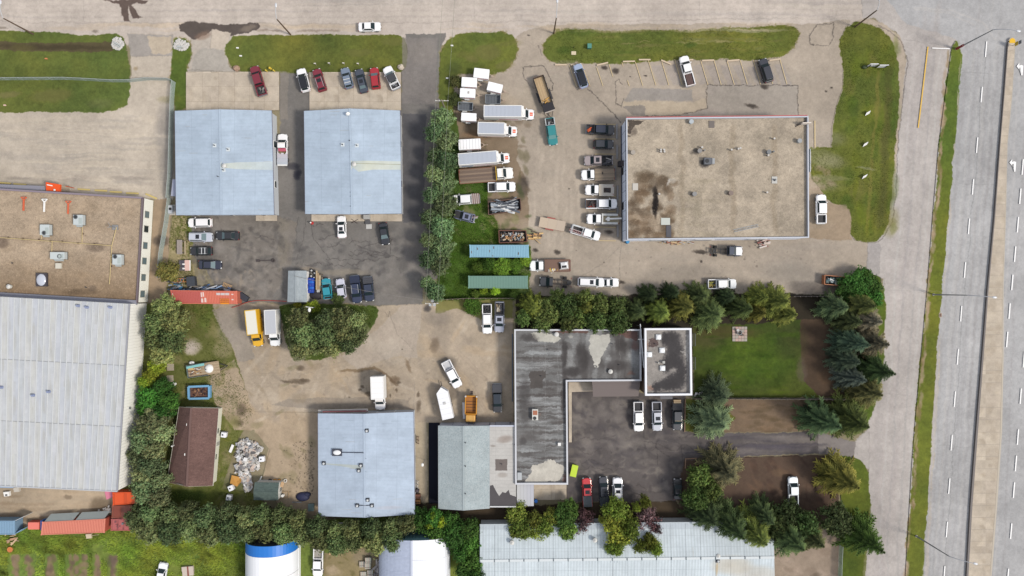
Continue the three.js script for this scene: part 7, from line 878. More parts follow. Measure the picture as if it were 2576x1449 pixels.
chainFence('chain-link fence along the ditch lawn with a gate at the driveway', [-200, 203, 170, 201, 216, 203, 286, 207, 330, 207, 376, 202, 428, 203, 442, 207], 0); chainFence('chain-link fence beside the narrow grass sliver', [442, 208, 439, 240, 437, 290, 433, 440, 428, 500], 0);
chainFence('chain-link fence from the left garage down to the tree', [432, 500, 424, 560, 410, 640, 406, 700], 0); chainFence('chain-link fence beside the lower verge and bare lot', [2110, 1368, 2108, 1410, 2106, 1480, 2104, 1620], 0);
function boardFence(label, pts, h, col) { const g = thing('board_fence', label, 'fence', at(pts[0], pts[1])), o = g.position.clone(); for (let i = 0; i + 3 < pts.length; i += 2) { const a = at(pts[i], pts[i + 1]).sub(o), b = at(pts[i + 2], pts[i + 3]).sub(o), n = Math.round(a.distanceTo(b) / 1.2); for (let k = 0; k < n; k++) { part('fence_panel', bar(dy(lerp(a, b, k / n + 0.004), h / 2), dy(lerp(a, b, (k + 1) / n - 0.004), h / 2), 0.06, h), col[k % col.length], g); const c = lerp(a, b, k / n); part('fence_post', box(0.12, h + 0.1, 0.12, c.x, h / 2, c.z + 0.1), M(150, 136, 124), g); } } return g; }
boardFence('grey board fence between the garden and the brown bed', [1745, 1000, 2000, 1001, 2126, 1002], 1.9, [M(132, 122, 116), M(120, 110, 106)]); boardFence('weathered board fence above the scrubby corner', [1100, 754, 1180, 750, 1294, 750], 1.8, [M(150, 140, 126), M(136, 126, 114)]); boardFence('dark board fence between the lot and the garden', [1990, 745, 2060, 745, 2128, 747], 1.9, [M(84, 80, 84), M(76, 72, 76)]);
{ const g = thing('timber_edging', 'low brown timber edging round the red pickup bed', 'edging', at(1722, 1154)); for (const [a, b, c, d] of [[1724, 1152, 1723, 1178], [1725, 1153.5, 1752, 1152]]) part('sleeper', bar(at(a, b).sub(g.position).setY(0.25), at(c, d).sub(g.position).setY(0.25), 0.2, 0.22), M(150, 120, 98), g); part('sleeper', bar(at(1723, 1004).sub(g.position).setY(0.25), at(1721.5, 1086).sub(g.position).setY(0.25), 0.2, 0.22), M(140, 112, 90), g); }
// parking blocks
const blk = (label, x0, y0, x1, y1, m, group, w = 0.3) => { const a = at(x0, y0), b = at(x1, y1), c = mid([a, b]), d = b.clone().sub(a), L = d.length(), g = plan(rect(-L / 2, L / 2, w, 0.06), 0, 0.16, 0.04).rotateY(Math.atan2(-d.z, d.x)); const s = solo('parking_block', g, m, label, 'parking block', group); s.position.set(c.x, GY, c.z); };
[[430, 655, 550, 655], [588, 656, 706, 648], [850, 660, 965, 633], [1113, 623, 1235, 620], [1273, 604, 1392, 604], [1497, 608, 1600, 652], [1770, 604, 1820, 604], [1908, 614, 2030, 608], [2160, 617, 2285, 606], [2436, 618, 2530, 612], [2584, 612, 2696, 596]].forEach((q, i) => blk(`concrete parking block, ${ORD[i]} from the left below the long lawn`, ...T1(q[0], q[1]), ...T1(q[2], q[3]), M(220, 200, 174), 'parking blocks below the long lawn'));
[[1551, 313, 350], [1552, 365, 401], [1547, 417, 454], [1553, 467, 504], [1553, 519, 554], [1553.5, 561, 597]].forEach((q, i) => blk(`grey parking block by the white wall, ${ORD[i]} from the top`, q[0], q[1], q[0], q[2], M(158, 156, 156), 'parking blocks by the white wall', 0.42));
[[-24, 458, 29, 462], [36, 463, 68, 465], [197, 476, 228, 478], [240, 479, 271, 480.5], [278, 482.5, 308, 484], [319, 486, 350, 487], [368, 488, 396, 500]].forEach((q, i) => blk(`yellow parking block, ${ORD[i]} from the left along the shop front`, ...q, M(226, 204, 130), 'yellow parking blocks along the shop front', 0.34));
// white lawn posts and little signs
[[796, 164], [831, 163], [867, 163], [903, 164]].forEach((p, i) => { const g = thing('plug_post', `white stall plug post on the garage lawn, ${ORD[i]} from the left`, 'post', at(...p), 0, 'white stall posts on the garage lawn'); part('post', rod(V(0, 0, 0), V(0, 1.1, 0), 0.05), M(196, 190, 180), g); part('outlet_box', box(0.42, 0.2, 0.16, 0, 1.15, 0), M(236, 230, 224), g); });
[[2181, 289], [2175, 367], [2173, 448]].forEach((p, i) => { const g = thing('lawn_sign', `small white sign on the corner lawn, ${ORD[i]} from the top of three`, 'sign', at(...p), 0.3, 'small signs on the corner lawn'); part('board', prism([V(-0.5, 0.1, 0.1), V(0.5, 0.1, -0.1), V(0.5, 0.1, -0.16), V(-0.5, 0.1, 0.04)], [V(-0.5, 0.9, -0.3), V(0.5, 0.9, -0.5), V(0.5, 0.9, -0.56), V(-0.5, 0.9, -0.36)]), M(240, 240, 244), g); part('leg', box(0.06, 0.7, 0.06, -0.2, 0.3, -0.5), BLACK, g); });
{ const g = thing('monument_sign', 'long white double board sign on the corner lawn', 'sign', at(2200, 170)); for (const [x, z, w] of [[-0.9, -0.2, 1.7], [1.1, 0.05, 1.9]]) part('sign_board', box(w, 1.5, 0.12, x, 1.1, z), M(238, 240, 244), g); for (const x of [-1.7, 0.1, 1.9]) part('post', box(0.14, 1.8, 0.14, x, 0.9, 0.1), BLACK, g); part('planter', new THREE.SphereGeometry(0.5, 8, 6).scale(1.3, 0.7, 0.8).translate(-2.2, 0.3, 0), M(60, 76, 40), g); }
{ const g = thing('utility_box', 'green utility cabinet on the long weedy lawn', 'cabinet', at(1482, 119)); part('cabinet', box(0.8, 0.9, 0.9, 0, 0.45, 0), M(60, 124, 110), g); part('lid', box(0.86, 0.06, 0.96, 0, 0.93, 0), M(86, 150, 136), g); }
{ const g = thing('manhole_slab', 'pale concrete slab set in the long weedy lawn', 'slab', at(1443, 134)); part('slab', plan(rect(-0.5, 0.5, 0.75, 0.1), 0, 0.2, 0.04), M(224, 210, 180), g); part('marker_post', rod(V(0, 0, -1.1), V(0, 0.9, -1.1), 0.07), BLACK, g); }
function boulder(label, px, py, r, c) { const g = new THREE.IcosahedronGeometry(r, 2), P = g.attributes.position; for (let i = 0; i < P.count; i++) { const k = 0.85 + 0.3 * n2(P.getX(i) * 90 + 100, P.getZ(i) * 90 + P.getY(i) * 60 + 300); P.setXYZ(i, P.getX(i) * k * 1.1, P.getY(i) * k * 0.8, P.getZ(i) * k); } g.computeVertexNormals(); const p = at(px, py); solo('boulder', g.translate(p.x, r * 0.35, p.z), c, label, 'boulder'); }
boulder('brown boulder at the lawn corner by the left driveway', 596, 173, 0.75, M(176, 146, 124)); boulder('pale boulder at the lawn corner by the dark lane', 1009, 170, 0.7, M(206, 194, 178));
for (const [x, y, l] of [[598, 121, 'white pipe marker on the garage lawn'], [606, 141, 'white round cap on the garage lawn'], [13, 265, 'pale pink litter on the lower ditch lawn'], [117, 148, 'orange brown stick on the ditch lawn'], [1125, 197, 'white stone on the strip by the trailers'], [1137, 115, 'white stake on the patchy lawn']]) { const p = at(x, y); solo('lawn_marker', merge([box(0.5, 0.14, 0.25, p.x, 0.14, p.z), box(0.3, 0.2, 0.18, p.x + 0.12, 0.14, p.z + 0.06)]).rotateY(0), l.startsWith('orange') ? M(220, 140, 90) : l.includes('pink') ? M(240, 206, 190) : WHITE, l, 'marker'); }
{ const p = at(682, 174), g = thing('fire_hydrant', 'yellow fire hydrant with guard posts at the lawn edge', 'hydrant', p); part('barrel', merge([cyl(0.2, 0.22, 0.9, 12, 0, 0.45, 0), new THREE.SphereGeometry(0.24, 12, 8).translate(0, 0.9, 0), cyl(0.1, 0.1, 0.7, 10).rotateZ(Math.PI / 2).translate(0, 0.6, 0)]), M(236, 206, 70), g); for (const [x, z] of [[-0.8, 0.5], [0.8, 0.5]]) part('guard_post', cyl(0.14, 0.14, 1, 10, x, 0.5, z), M(236, 210, 80), g); }
function rocks(label, cx, cy, rx, ry, n) { const list = []; for (let i = 0; i < n; i++) { const a = rr(0, 6.28), q = Math.sqrt(rnd()), p = at(cx + Math.cos(a) * q * rx, cy + Math.sin(a) * q * ry), r = rr(0.1, 0.3); list.push(new THREE.IcosahedronGeometry(r, 0).scale(rr(0.8, 1.5), 0.8, rr(0.8, 1.3)).rotateY(rr(0, 6)).translate(p.x, 0.12, p.z)); } const m = solo('riprap', merge(list), M(214, 212, 208), label, 'rocks'); m.userData.kind = 'stuff'; }
rocks('white rip-rap stones round the culvert at the ditch end', 297, 110, 15, 15, 150); rocks('white rip-rap stones at the culvert mouth of the grass sliver', 456, 113, 19, 14, 150);
for (const [a, b, c, d, l] of [[289, 107, 306, 117, 'steel culvert grate among the ditch end stones'], [447, 118, 460, 119, 'steel culvert pipe among the grass sliver stones']]) solo('culvert_pipe', merge([rod(at(a, b).setY(0.35), at(c, d).setY(0.35), 0.16), rod(at(a - 1, b + 5).setY(0.35), at(c - 2, d + 4).setY(0.35), 0.12)]), M(200, 206, 206), l, 'culvert');
// hole covers and litter on the yard
{ const p = at(2396, 932), g = thing('storm_drain', 'brown storm drain grate at the highway kerb', 'drain', at(2449 - 1, 946)); g.position.copy(at(2364.5, 792.5)); part('frame', slab(ccw([V(-0.3, GY + 0.03, -0.45), V(0.3, GY + 0.03, -0.45), V(0.3, GY + 0.03, 0.45), V(-0.3, GY + 0.03, 0.45)]), 0.03), M(206, 190, 170), g); for (let k = 0; k < 4; k++) part('grate_bar', box(0.42, 0.05, 0.14, 0, GY + 0.05, -0.27 + k * 0.18), M(100, 64, 50), g); }
function tote(label, px, py, turn, group) { const p = at(px, py, 0.6), g = thing('storage_tote', label, 'tank', V(p.x, 0, p.z), turn, group); part('tank', plan(rect(-0.52, 0.52, 1.1, 0.16), 0.14, 1.1, 0.1), M(236, 238, 244), g); part('lid', cyl(0.16, 0.16, 0.08, 12, -0.1, 1.13, 0), BLACK, g); part('cage', merge([-0.54, -0.18, 0.18, 0.54].flatMap((x) => [box(0.05, 1, 0.05, x, 0.6, 0.56), box(0.05, 1, 0.05, x, 0.6, -0.56)])), STEEL, g); part('pallet', box(1.1, 0.14, 1.2, 0, 0.07, 0), M(150, 130, 110), g); }
tote('white tote tank beside the upper end of the shingle house', 564, 1093, -0.15); tote('white tote tank at the edge of the rubble heap', 659.5, 1154, 0.1); tote('white tote tank just below the orange board', 582, 1227, 0.4); tote('white tote tank nearest the dark hedge', 577, 1251, -0.15);
function heap(name, label, cat, outline, top, nBig, nSmall, cols, smallCol) {
  const g = thing(name, label, cat, at(outline[0][0], outline[0][1])), o = g.position; const inside = () => { const [x, y, a, b, hh] = outline[(rnd() * outline.length) | 0], t = rr(0, 6.28), q = Math.sqrt(rnd()); return [at(x + Math.cos(t) * q * a, y + Math.sin(t) * q * b), hh * (1 - q * q * 0.8)]; };
  for (let i = 0; i < nBig; i++) { const [p, hh] = inside(), w = rr(0.35, 1.1), b = new THREE.BoxGeometry(w, rr(0.1, 0.3), rr(0.3, 0.8)).rotateX(rr(-0.5, 0.5)).rotateZ(rr(-0.5, 0.5)).rotateY(rr(0, 6)).translate(p.x - o.x, hh * rr(0.6, 1) + 0.1, p.z - o.z); part('rubble_chunk', b, cols[i % cols.length], g); }
  const list = []; for (let i = 0; i < nSmall; i++) { const [p, hh] = inside(); list.push(new THREE.IcosahedronGeometry(rr(0.08, 0.24), 0).scale(rr(0.8, 1.8), 0.7, 1).rotateY(rr(0, 6)).translate(p.x - o.x, hh * rr(0.3, 0.9) + 0.08, p.z - o.z)); } part('small_rubble', merge(list), smallCol, g).userData.kind = 'stuff';
}
heap('rubble_heap', 'long heap of broken pale concrete and scrap in the lower yard', 'rubble', [[618, 1120, 20, 15, 0.9], [640, 1130, 20, 16, 1], [620, 1148, 26, 20, 1.3], [636, 1165, 18, 20, 1], [612, 1178, 18, 18, 0.8], [618, 1200, 14, 16, 0.6], [624, 1222, 10, 12, 0.4]], 1, 230, 900, [M(220, 218, 214), M(196, 196, 196), M(230, 226, 222), M(150, 148, 150), M(206, 200, 190), M(236, 236, 236), M(176, 178, 184), M(216, 206, 196), M(204, 184, 172), M(110, 108, 110)], M(206, 204, 200));
{ const q = [[576, 1218], [582, 1196], [602, 1202], [606, 1212], [594, 1226]].map((p, i) => at(p[0], p[1], 1).setY(0.5 + (i % 2) * 0.3)); solo('orange_board', slab(ccw(q), 0.1), M(206, 150, 70), 'orange tan board lying against the rubble heap', 'board'); }
for (const [a, b, c, d, w, l, m] of [[580, 1137, 588, 1118, 0.55, 'white plank beside the upper rubble heap', WHITE], [650, 1217, 660, 1197, 0.2, 'white pole leaning beside the green shed', WHITE], [692, 1232 + 46, 726, 1279, 0.3, 'pale beam lying in the hedge edge', M(190, 190, 196)], [736, 1262, 760, 1262, 0.2, 'pale rail behind the green shed', STEEL]]) solo('plank', bar(at(a, b).setY(0.3), at(c, d).setY(0.35), w, 0.12), m, l, 'plank');
{ const p = at(700, 1213), g = thing('hose_reel', 'orange hose coils behind the green shed', 'hose', p); for (const [x, c] of [[-1.6, BLACK], [-0.6, M(216, 150, 60)], [0.3, M(216, 150, 60)], [1.6, M(226, 222, 214)]]) part('coil', new THREE.TorusGeometry(0.3, 0.12, 8, 16).rotateX(1.2).translate(x, 0.4, -0.4), c, g); }
{ const p = at(717, 1244), g = thing('garden_cart', 'small cart with a white drum by the green shed end', 'cart', p); part('drum', cyl(0.3, 0.3, 0.7, 14, -0.2, 0.7, 0), WHITE, g); part('frame', merge([bar(V(-0.6, 0.4, -0.6), V(0.9, 0.4, -0.7), 0.08), bar(V(-0.6, 0.4, 0.5), V(0.9, 0.4, 0.6), 0.08), bar(V(0.9, 0.4, -0.7), V(0.9, 0.4, 0.6), 0.08)]), M(190, 160, 120), g); part('wheel', new THREE.TorusGeometry(0.3, 0.08, 8, 14).translate(-0.8, 0.35, 0), TYRE, g); }
{ const p = at(710, 1221), g = solo('plywood_sheet', bar(at(707, 1226, 1.6).setY(1.3), at(711, 1213, 1.6).setY(1.5), 0.6, 0.08), M(216, 180, 140), 'plywood sheet leaning at the green shed end', 'board'); }
{ const p = at(762, 1249), g = thing('covered_pile', 'dark navy tarpaulin pile between the shed and the workshop', 'tarpaulin', V(p.x, 0, p.z)); part('tarpaulin', new THREE.SphereGeometry(1, 14, 8, 0, 7, 0, 1.57).scale(1.5, 0.9, 1), M(40, 46, 84), g); part('fold', new THREE.SphereGeometry(0.7, 12, 6, 0, 7, 0, 1.57).scale(1.2, 0.9, 0.8).translate(0.9, 0.1, -0.5), M(34, 40, 76), g); }
{ const p = at(785, 1274), g = thing('water_trough', 'small grey green box by the workshop corner', 'box', V(p.x, 0, p.z)); part('box', box(1.1, 0.8, 1.4, 0, 0.4, 0), M(104, 126, 126), g); part('lid', box(1.2, 0.08, 1.5, 0, 0.84, 0), M(122, 146, 144), g); }
// pallets, tanks, benches in the weedy yard
function pallet(label, px, py, turn, n = 1) { const p = at(px, py, 0.3 * n), g = thing('pallet', label, 'pallet', V(p.x, 0, p.z), turn); for (let k = 0; k < n; k++) for (let i = 0; i < 7; i++) part('slat', box(1.4, 0.05, 0.15, 0, 0.14 + k * 0.2, -0.6 + i * 0.2), M(206 - (i % 2) * 12, 188, 170), g); for (const x of [-0.6, 0, 0.6]) part('bearer', box(0.1, 0.1 + (n - 1) * 0.2, 1.3, x, 0.06 + (n - 1) * 0.1, 0), M(160, 144, 126), g); }
pallet('pale wooden pallet beside the yellow green bush', 428, 924, 0.02); pallet('pale wooden pallet above a white tank lid', 427, 953, 0.05);
for (const [x, y, l] of [[482, 913, 'white drum beside the junk trailer'], [437, 966, 'white drum below the lower pallet']]) { const p = at(x, y, 0.5), g = thing('drum', l, 'drum', V(p.x, 0, p.z)); part('barrel', new THREE.SphereGeometry(0.5, 14, 10).scale(1.2, 0.8, 0.8).translate(0, 0.4, 0), WHITE, g); part('cap', cyl(0.1, 0.1, 0.1, 8, 0.2, 0.82, 0), M(190, 190, 190), g); }
{ const [g, L] = place('utility_trailer', 'junk-filled utility trailer with a round white tank', 'trailer', [553, 923], [473, 935], null, 0.8), w = 2.6, h = L / 2; for (let i = 0; i < 9; i++) part('deck_board', box(L - 0.1, 0.06, 0.27, 0, 0.7 + (i % 2) * 0.004, -1.16 + i * 0.29), i % 2 ? M(190, 170, 140) : M(176, 154, 126), g); for (const s of [-1, 1]) part('side_rail', box(L * 0.62, 0.5, 0.08, -L * 0.19, 0.9, s * w / 2), M(110, 126, 126), g); part('tail_rail', box(0.08, 0.5, w, -h, 0.9, 0), M(110, 126, 126), g); part('tongue', merge([bar(V(h, 0.6, 0.7), V(h + 1.6, 0.55, 0), 0.14), bar(V(h, 0.6, -0.7), V(h + 1.6, 0.55, 0), 0.14)]), BLACK, g); wheels(g, [-0.4, 0.5], 2.9, 0.34);
  const tk = inBed(g, 1.1, 0.7, 0), t = thing('round_tank', 'round white tank on the junk trailer', 'tank', V(tk.x, 0.72, tk.z)); part('tank', new THREE.SphereGeometry(0.95, 20, 10, 0, 7, 0, 1.57).scale(1, 0.8, 1), WHITE, t); part('cap', cyl(0.12, 0.12, 0.1, 10, -0.4, 0.72, 0.1), BLACK, t);
  const c = inBed(g, -1.7, 0.74); junk('trailer_load', 'boards and branches piled on the junk trailer', 'boards', c, 3, 2.1, 0.76, 0.4, 26, [M(206, 176, 120), M(150, 110, 80), M(190, 150, 110), M(220, 216, 206), M(120, 96, 84)], 1.6, 'board'); const tb = inBed(g, -1.5, 0.9, -0.95); solo('turquoise_sheet', bar(V(-1.9, 0, 0), V(1.9, 0, 0), 0.5, 0.1).rotateY(g.rotation.y + 0.05).translate(tb.x, 1.25, tb.z), M(140, 206, 206), 'turquoise sheet along the junk trailer side', 'sheet'); }
{ const g = thing('bench', 'long grey plank bench in the weed patch', 'bench', at(456, 622)); for (let i = 0; i < 4; i++) part('seat_plank', box(0.26, 0.07, 3, -0.42 + i * 0.28, 0.75, 0), M(166, 156, 150), g); part('side_plank', box(0.3, 0.06, 2.9, 1.0, 0.45, 0.1), M(186, 170, 140), g); for (const z of [-1.2, 1.2]) part('leg', box(1.4, 0.7, 0.1, 0.2, 0.36, z), M(120, 110, 104), g); }
{ const g = thing('junk_trailer', 'small trailer with a pale pink panel by the weed patch', 'trailer', at(470, 668)); part('bed', box(2, 0.5, 2.1, -0.2, 0.6, 0), M(104, 100, 110), g); part('pink_panel', box(1, 0.08, 2.2, 0.5, 0.92, 0), M(240, 202, 192), g); part('white_edge', box(0.14, 0.3, 2.2, 1.05, 0.8, 0), WHITE, g); for (let i = 0; i < 4; i++) part('bed_item', box(0.5, 0.2, 0.3, -0.5 + (i % 2) * 0.3, 0.92, -0.7 + i * 0.45), i % 2 ? WHITE : M(80, 80, 96), g); wheels(g, [-0.2], 2.3, 0.3); }
{ const g = thing('dark_bin', 'black lidded bin tilted by the orange container end', 'bin', at(616, 747), -0.6); part('bin', box(2, 0.9, 1.1, 0, 0.5, 0), M(44, 48, 60), g); part('lid', box(2.1, 0.08, 1.2, 0, 1, 0), M(54, 58, 70), g); }
{ const g = thing('dark_bin', 'upright black bin above the orange container', 'bin', at(486, 708), 0.1); part('bin', box(1.6, 1.1, 1.9, 0, 0.55, 0), M(54, 58, 68), g); part('lid', box(1.7, 0.08, 2, 0, 1.14, 0), M(64, 70, 80), g); }
{ const c = { ...at(520, 727), turn: 0.02 }; junk('scrap_row', 'blue pipes and scrap stacked along the orange container', 'scrap', c, 11, 1.4, 0.1, 0.8, 60, [M(60, 110, 170), M(150, 176, 210), M(70, 76, 84), M(196, 200, 206), M(110, 104, 96), M(50, 60, 80)], 3.5, 'pipe'); junk('scrap_pile', 'mixed blue and grey scrap beneath the olive tree', 'scrap', { ...at(446, 716), turn: 0 }, 4, 3, 0.1, 0.8, 46, [M(90, 120, 150), M(190, 196, 200), M(60, 60, 66), M(150, 150, 156), M(60, 130, 170)], 1.2); }
for (const [x, y, l, m] of [[462, 705, 'wooden ladder rack above the orange container', M(206, 140, 90)], [575, 719, 'tan wooden frame at the container end', M(206, 170, 126)]]) { const g = thing('timber_rack', l, 'rack', at(x, y), x > 500 ? -0.4 : 0.02), w = x > 500 ? 1 : 1.8; for (const s of [-1, 1]) part('rail', box(w * 2, 0.1, 0.12, 0, 0.7, s * 0.35), m, g); for (let k = 0; k < 6; k++) part('slat', box(0.1, 0.1, 0.7, -w + 0.2 + k * (w * 2 - 0.4) / 5, 0.76, 0), m, g); }
// shed row clutter
{ const p = at(781, 718, 1), g = thing('blue_tarpaulin', 'glossy blue tarpaulin over a stack in the shed row', 'tarpaulin', V(p.x, 0, p.z)); part('cover', plan(rect(-0.75, 0.75, 3.2, 0.25), 0, 1.3, 0.2), M(24, 70, 176, { rough: 0.35 }), g); for (let i = 0; i < 5; i++) part('fold', new THREE.SphereGeometry(0.4, 10, 6).scale(1 + (i % 2) * 0.4, 0.4, 0.7).translate((i % 2 ? 0.25 : -0.25), 1.25, -1.3 + i * 0.6), i % 2 ? M(30, 110, 216, { rough: 0.35 }) : M(26, 60, 160, { rough: 0.35 }), g); }
[[783, 680], [776, 687], [791, 687], [782, 695], [774, 698], [790, 699]].forEach((q, i) => { const p = at(q[0], q[1], 0.6), g = thing('car_wheel', `pale rim wheel in the heap by the grey shed, ${ORD[i]} from the top`, 'wheel', V(p.x, 0.3 + i * 0.03, p.z), rr(0, 3), 'wheels heaped by the grey shed'); part('tyre', new THREE.TorusGeometry(0.28, 0.12, 8, 16).rotateX(Math.PI / 2 + rr(-0.4, 0.4)), TYRE, g); part('rim', cyl(0.22, 0.22, 0.14, 14), i === 4 ? BLACK : M(220, 220, 220), g); });
{ const g = thing('timber_stack', 'stack of tan planks between the blue tarpaulin and turquoise pickup', 'timber', V(at(804, 705).x, 0, at(804, 705).z)); for (let i = 0; i < 3; i++) part('plank', box(0.32, 0.14, 4 - i * 0.4, -0.36 + i * 0.34, 0.9 + (i % 2) * 0.05, i * 0.3), BOARDS[i], g); part('pole', box(0.14, 0.14, 4.4, 0.75, 0.85, 1.6), M(176, 164, 140), g); for (const z of [-1.2, 1.2]) part('trestle', box(1.4, 0.8, 0.14, 0, 0.4, z), M(110, 96, 80), g); }
{ const p = at(798, 741), g = thing('covered_pile', 'black tarpaulin heap beside the grey shed', 'tarpaulin', V(p.x, 0, p.z)); part('tarpaulin', new THREE.SphereGeometry(1, 14, 8, 0, 7, 0, 1.57).scale(1.7, 1, 1.1), M(48, 44, 52), g); part('fold', new THREE.SphereGeometry(0.6, 10, 6, 0, 7, 0, 1.57).scale(1.6, 1.3, 1).translate(-0.6, 0.1, -0.6), M(40, 36, 44), g); for (let i = 0; i < 2; i++) part('white_strap', box(0.6, 0.05, 0.14, 0.5, 1.05 - i * 0.02, -0.9 + i * 0.3), WHITE, g); }
// back of the right garage and the air conditioners
{ const g = thing('condenser_unit', 'grey cabinet and step behind the right garage', 'cabinet', at(926, 553)); part('cabinet', box(1.3, 1.1, 0.9, -0.1, 0.55, -0.5), M(186, 186, 184), g); part('step', box(1, 0.5, 0.9, 0, 0.25, 0.5), M(92, 92, 96), g); part('slab', box(1.2, 0.12, 1, 0.2, 0.06, 1.4), M(206, 206, 204), g); }
solo('steel_cross', merge([bar(at(884, 551).setY(0.15), at(899, 562).setY(0.15), 0.12), bar(at(885, 561).setY(0.18), at(901, 552).setY(0.18), 0.12)]), M(70, 56, 54), 'dark crossed bars lying behind the right garage', 'frame'); solo('tow_bar', merge([bar(at(650, 656).setY(0.15), at(688, 655).setY(0.15), 0.12), new THREE.TorusGeometry(0.3, 0.1, 6, 12).rotateX(1.57).translate(at(688, 655).x, 0.2, at(688, 655).z), box(0.7, 0.2, 0.5, at(650, 656).x, 0.2, at(650, 656).z)]), M(74, 66, 66), 'dark tow bar lying on the worn lot', 'tow bar');
{ const g = thing('condenser_unit', 'white condenser unit at the left garage corner', 'air conditioner', at(434, 528)); part('casing', box(0.9, 1, 1.7, 0, 0.5, 0), M(206, 210, 216), g); part('fan', cyl(0.3, 0.3, 0.05, 14, 0, 1.03, -0.1), BLACK, g); part('pad', box(1.2, 0.14, 2.2, 0, 0.05, 0), M(196, 190, 182), g); }
for (const [x, y, l] of [[785, 561, 'red and white cone bollard behind the right garage'], [1157 / 4 + 1288, 609, 'bright blue barrel at the corner of the big flat building']]) { const p = at(x, y), blue = l.includes('blue'), g = thing(blue ? 'barrel' : 'bollard', l, blue ? 'barrel' : 'bollard', p); part('body', cyl(blue ? 0.35 : 0.14, 0.38, 1, 14, 0, 0.5, 0), blue ? M(40, 130, 190) : M(206, 60, 60), g); part('top', cyl(blue ? 0.36 : 0.16, blue ? 0.36 : 0.16, 0.06, 14, 0, 1.02, 0), blue ? M(60, 150, 206) : WHITE, g); }
{ const g = thing('waste_bin', 'lime green waste bin beside the office wall', 'bin', at(1443, 1181), 1.35); part('bin', prism([V(-1.1, 0.1, -0.5), V(-1.1, 0.1, 0.5), V(1.1, 0.1, 0.5), V(1.1, 0.1, -0.5)], [V(-1.2, 1.1, -0.62), V(-1.2, 1.1, 0.62), V(1.2, 1.1, 0.62), V(1.2, 1.1, -0.62)]), M(196, 226, 60), g); part('lid', box(2.45, 0.08, 1.3, 0, 1.16, 0), M(206, 236, 66), g); }
{ const g = thing('barrel', 'small blue barrel at the annex corner', 'barrel', at(1348, 1258)); part('body', cyl(0.34, 0.34, 0.9, 14, 0, 0.45, 0), M(36, 110, 206), g); part('rim', new THREE.TorusGeometry(0.33, 0.04, 6, 14).rotateX(1.57).translate(0, 0.9, 0), M(60, 140, 226), g); }
{ const g = thing('hopper', 'black chute on the white wall of the big building', 'chute', at(1559, 417)); part('chute', box(0.9, 1.6, 1.1, -0.2, 2, 0), M(50, 44, 48), g); part('bracket', box(0.6, 0.1, 1.2, 0.2, 2.85, 0), M(70, 60, 62), g); }
{ const c = { ...at(1697, 610), turn: -0.02 }; junk('board_pile', 'tan board and crates under the big building wall', 'boards', c, 9, 1, 0.05, 0.4, 18, [M(206, 180, 140), M(190, 160, 126), M(150, 96, 76), M(190, 190, 190)], 2.4, 'board'); junk('board_pile', 'reddish pallets stacked below the big building wall', 'boards', { ...at(1919, 611), turn: 0.15 }, 3.2, 2.2, 0.1, 0.8, 22, [M(206, 190, 180), M(150, 96, 90), M(190, 150, 130), M(226, 216, 210)], 1.8, 'board'); junk('board_pile', 'loose boards and a mesh gate beside the rusty skip', 'boards', { ...at(1346, 592), turn: -0.25 }, 3.6, 2.6, 0.1, 0.3, 22, [M(226, 190, 130), M(206, 160, 100), M(90, 70, 64), M(110, 90, 80)], 2.6, 'board'); junk('litter', 'white scraps and boxes by the dull red container', 'litter', { ...at(257, 1288), turn: 0.2 }, 4.6, 2.4, 0.05, 0.4, 18, [WHITE, M(206, 200, 196), M(226, 226, 230)], 0.9); junk('board_pile', 'broken timber below the blue grey container end', 'boards', { ...at(33, 1352), turn: 0.4 }, 2.6, 3, 0.1, 0.5, 18, [M(216, 186, 150), M(190, 150, 120), M(206, 176, 146)], 1.8, 'board'); }
for (const [x, y, l] of [[30, 1380, 'orange tub in the meadow below the containers'], [575 / 4 + 1288, 1000, 'x']]) if (l !== 'x') { const g = thing('tub', l, 'tub', at(x, y)); part('tub', cyl(0.55, 0.45, 0.6, 14, 0, 0.3, 0), M(216, 130, 70), g); part('rim', new THREE.TorusGeometry(0.54, 0.05, 6, 16).rotateX(1.57).translate(0, 0.6, 0), M(230, 150, 90), g); }
for (const [x, y, l, c] of [[16, 1243, 'white crate below the warehouse edge', WHITE], [41, 1232, 'grey box pile at the warehouse edge', M(206, 200, 190)], [223, 1349, 'pale crate with a pole in the meadow edge', M(220, 206, 180)], [472, 1437, 'pale red-striped pallet lid in the meadow', M(216, 202, 190)], [272, 1285, 'square white box by the dull red container', M(214, 206, 200)]]) { const g = thing('crate', l, 'crate', V(at(x, y, 0.6).x, 0, at(x, y, 0.6).z), 0.08), w = x === 472 ? 2.3 : 1.1; part('box', box(w, 0.6, w * 0.85, 0, 0.3, 0), c, g); part('lid', box(w * 1.04, 0.06, w * 0.4, 0, 0.63, -w * 0.22), c, g); if (x === 472) part('stripe', box(0.3, 0.05, w * 0.85, 0.1, 0.68, 0), M(150, 84, 70), g); if (x === 16) part('hole', box(0.4, 0.05, 0.3, 0, 0.66, 0.2), BLACK, g); if (x === 223) part('pole', bar(V(0.5, 0.4, 0), V(2, 0.3, -0.1), 0.08), c, g); }
// clearing: stacked blocks and timber
[[927, 1408, 2], [911, 1420, 1], [926, 1422, 2], [914, 1446, 1], [931, 1442, 1]].forEach((q, i) => { const p = at(q[0], q[1], 0.5), g = thing('block_stack', `grey stack of blocks beside the metal hall, ${ORD[i]} of the group from the top`, 'blocks', V(p.x, 0, p.z), 0.03, 'block stacks beside the metal hall'); for (let k = 0; k < 4; k++) part('block', box(0.28, 0.5 * q[2], 1.2, -0.45 + k * 0.3, 0.25 * q[2], 0), M(196 - (k % 2) * 14, 184, 172), g); part('band', box(1.25, 0.05, 0.1, 0, 0.5 * q[2] + 0.03, 0.3), M(150, 140, 130), g); });
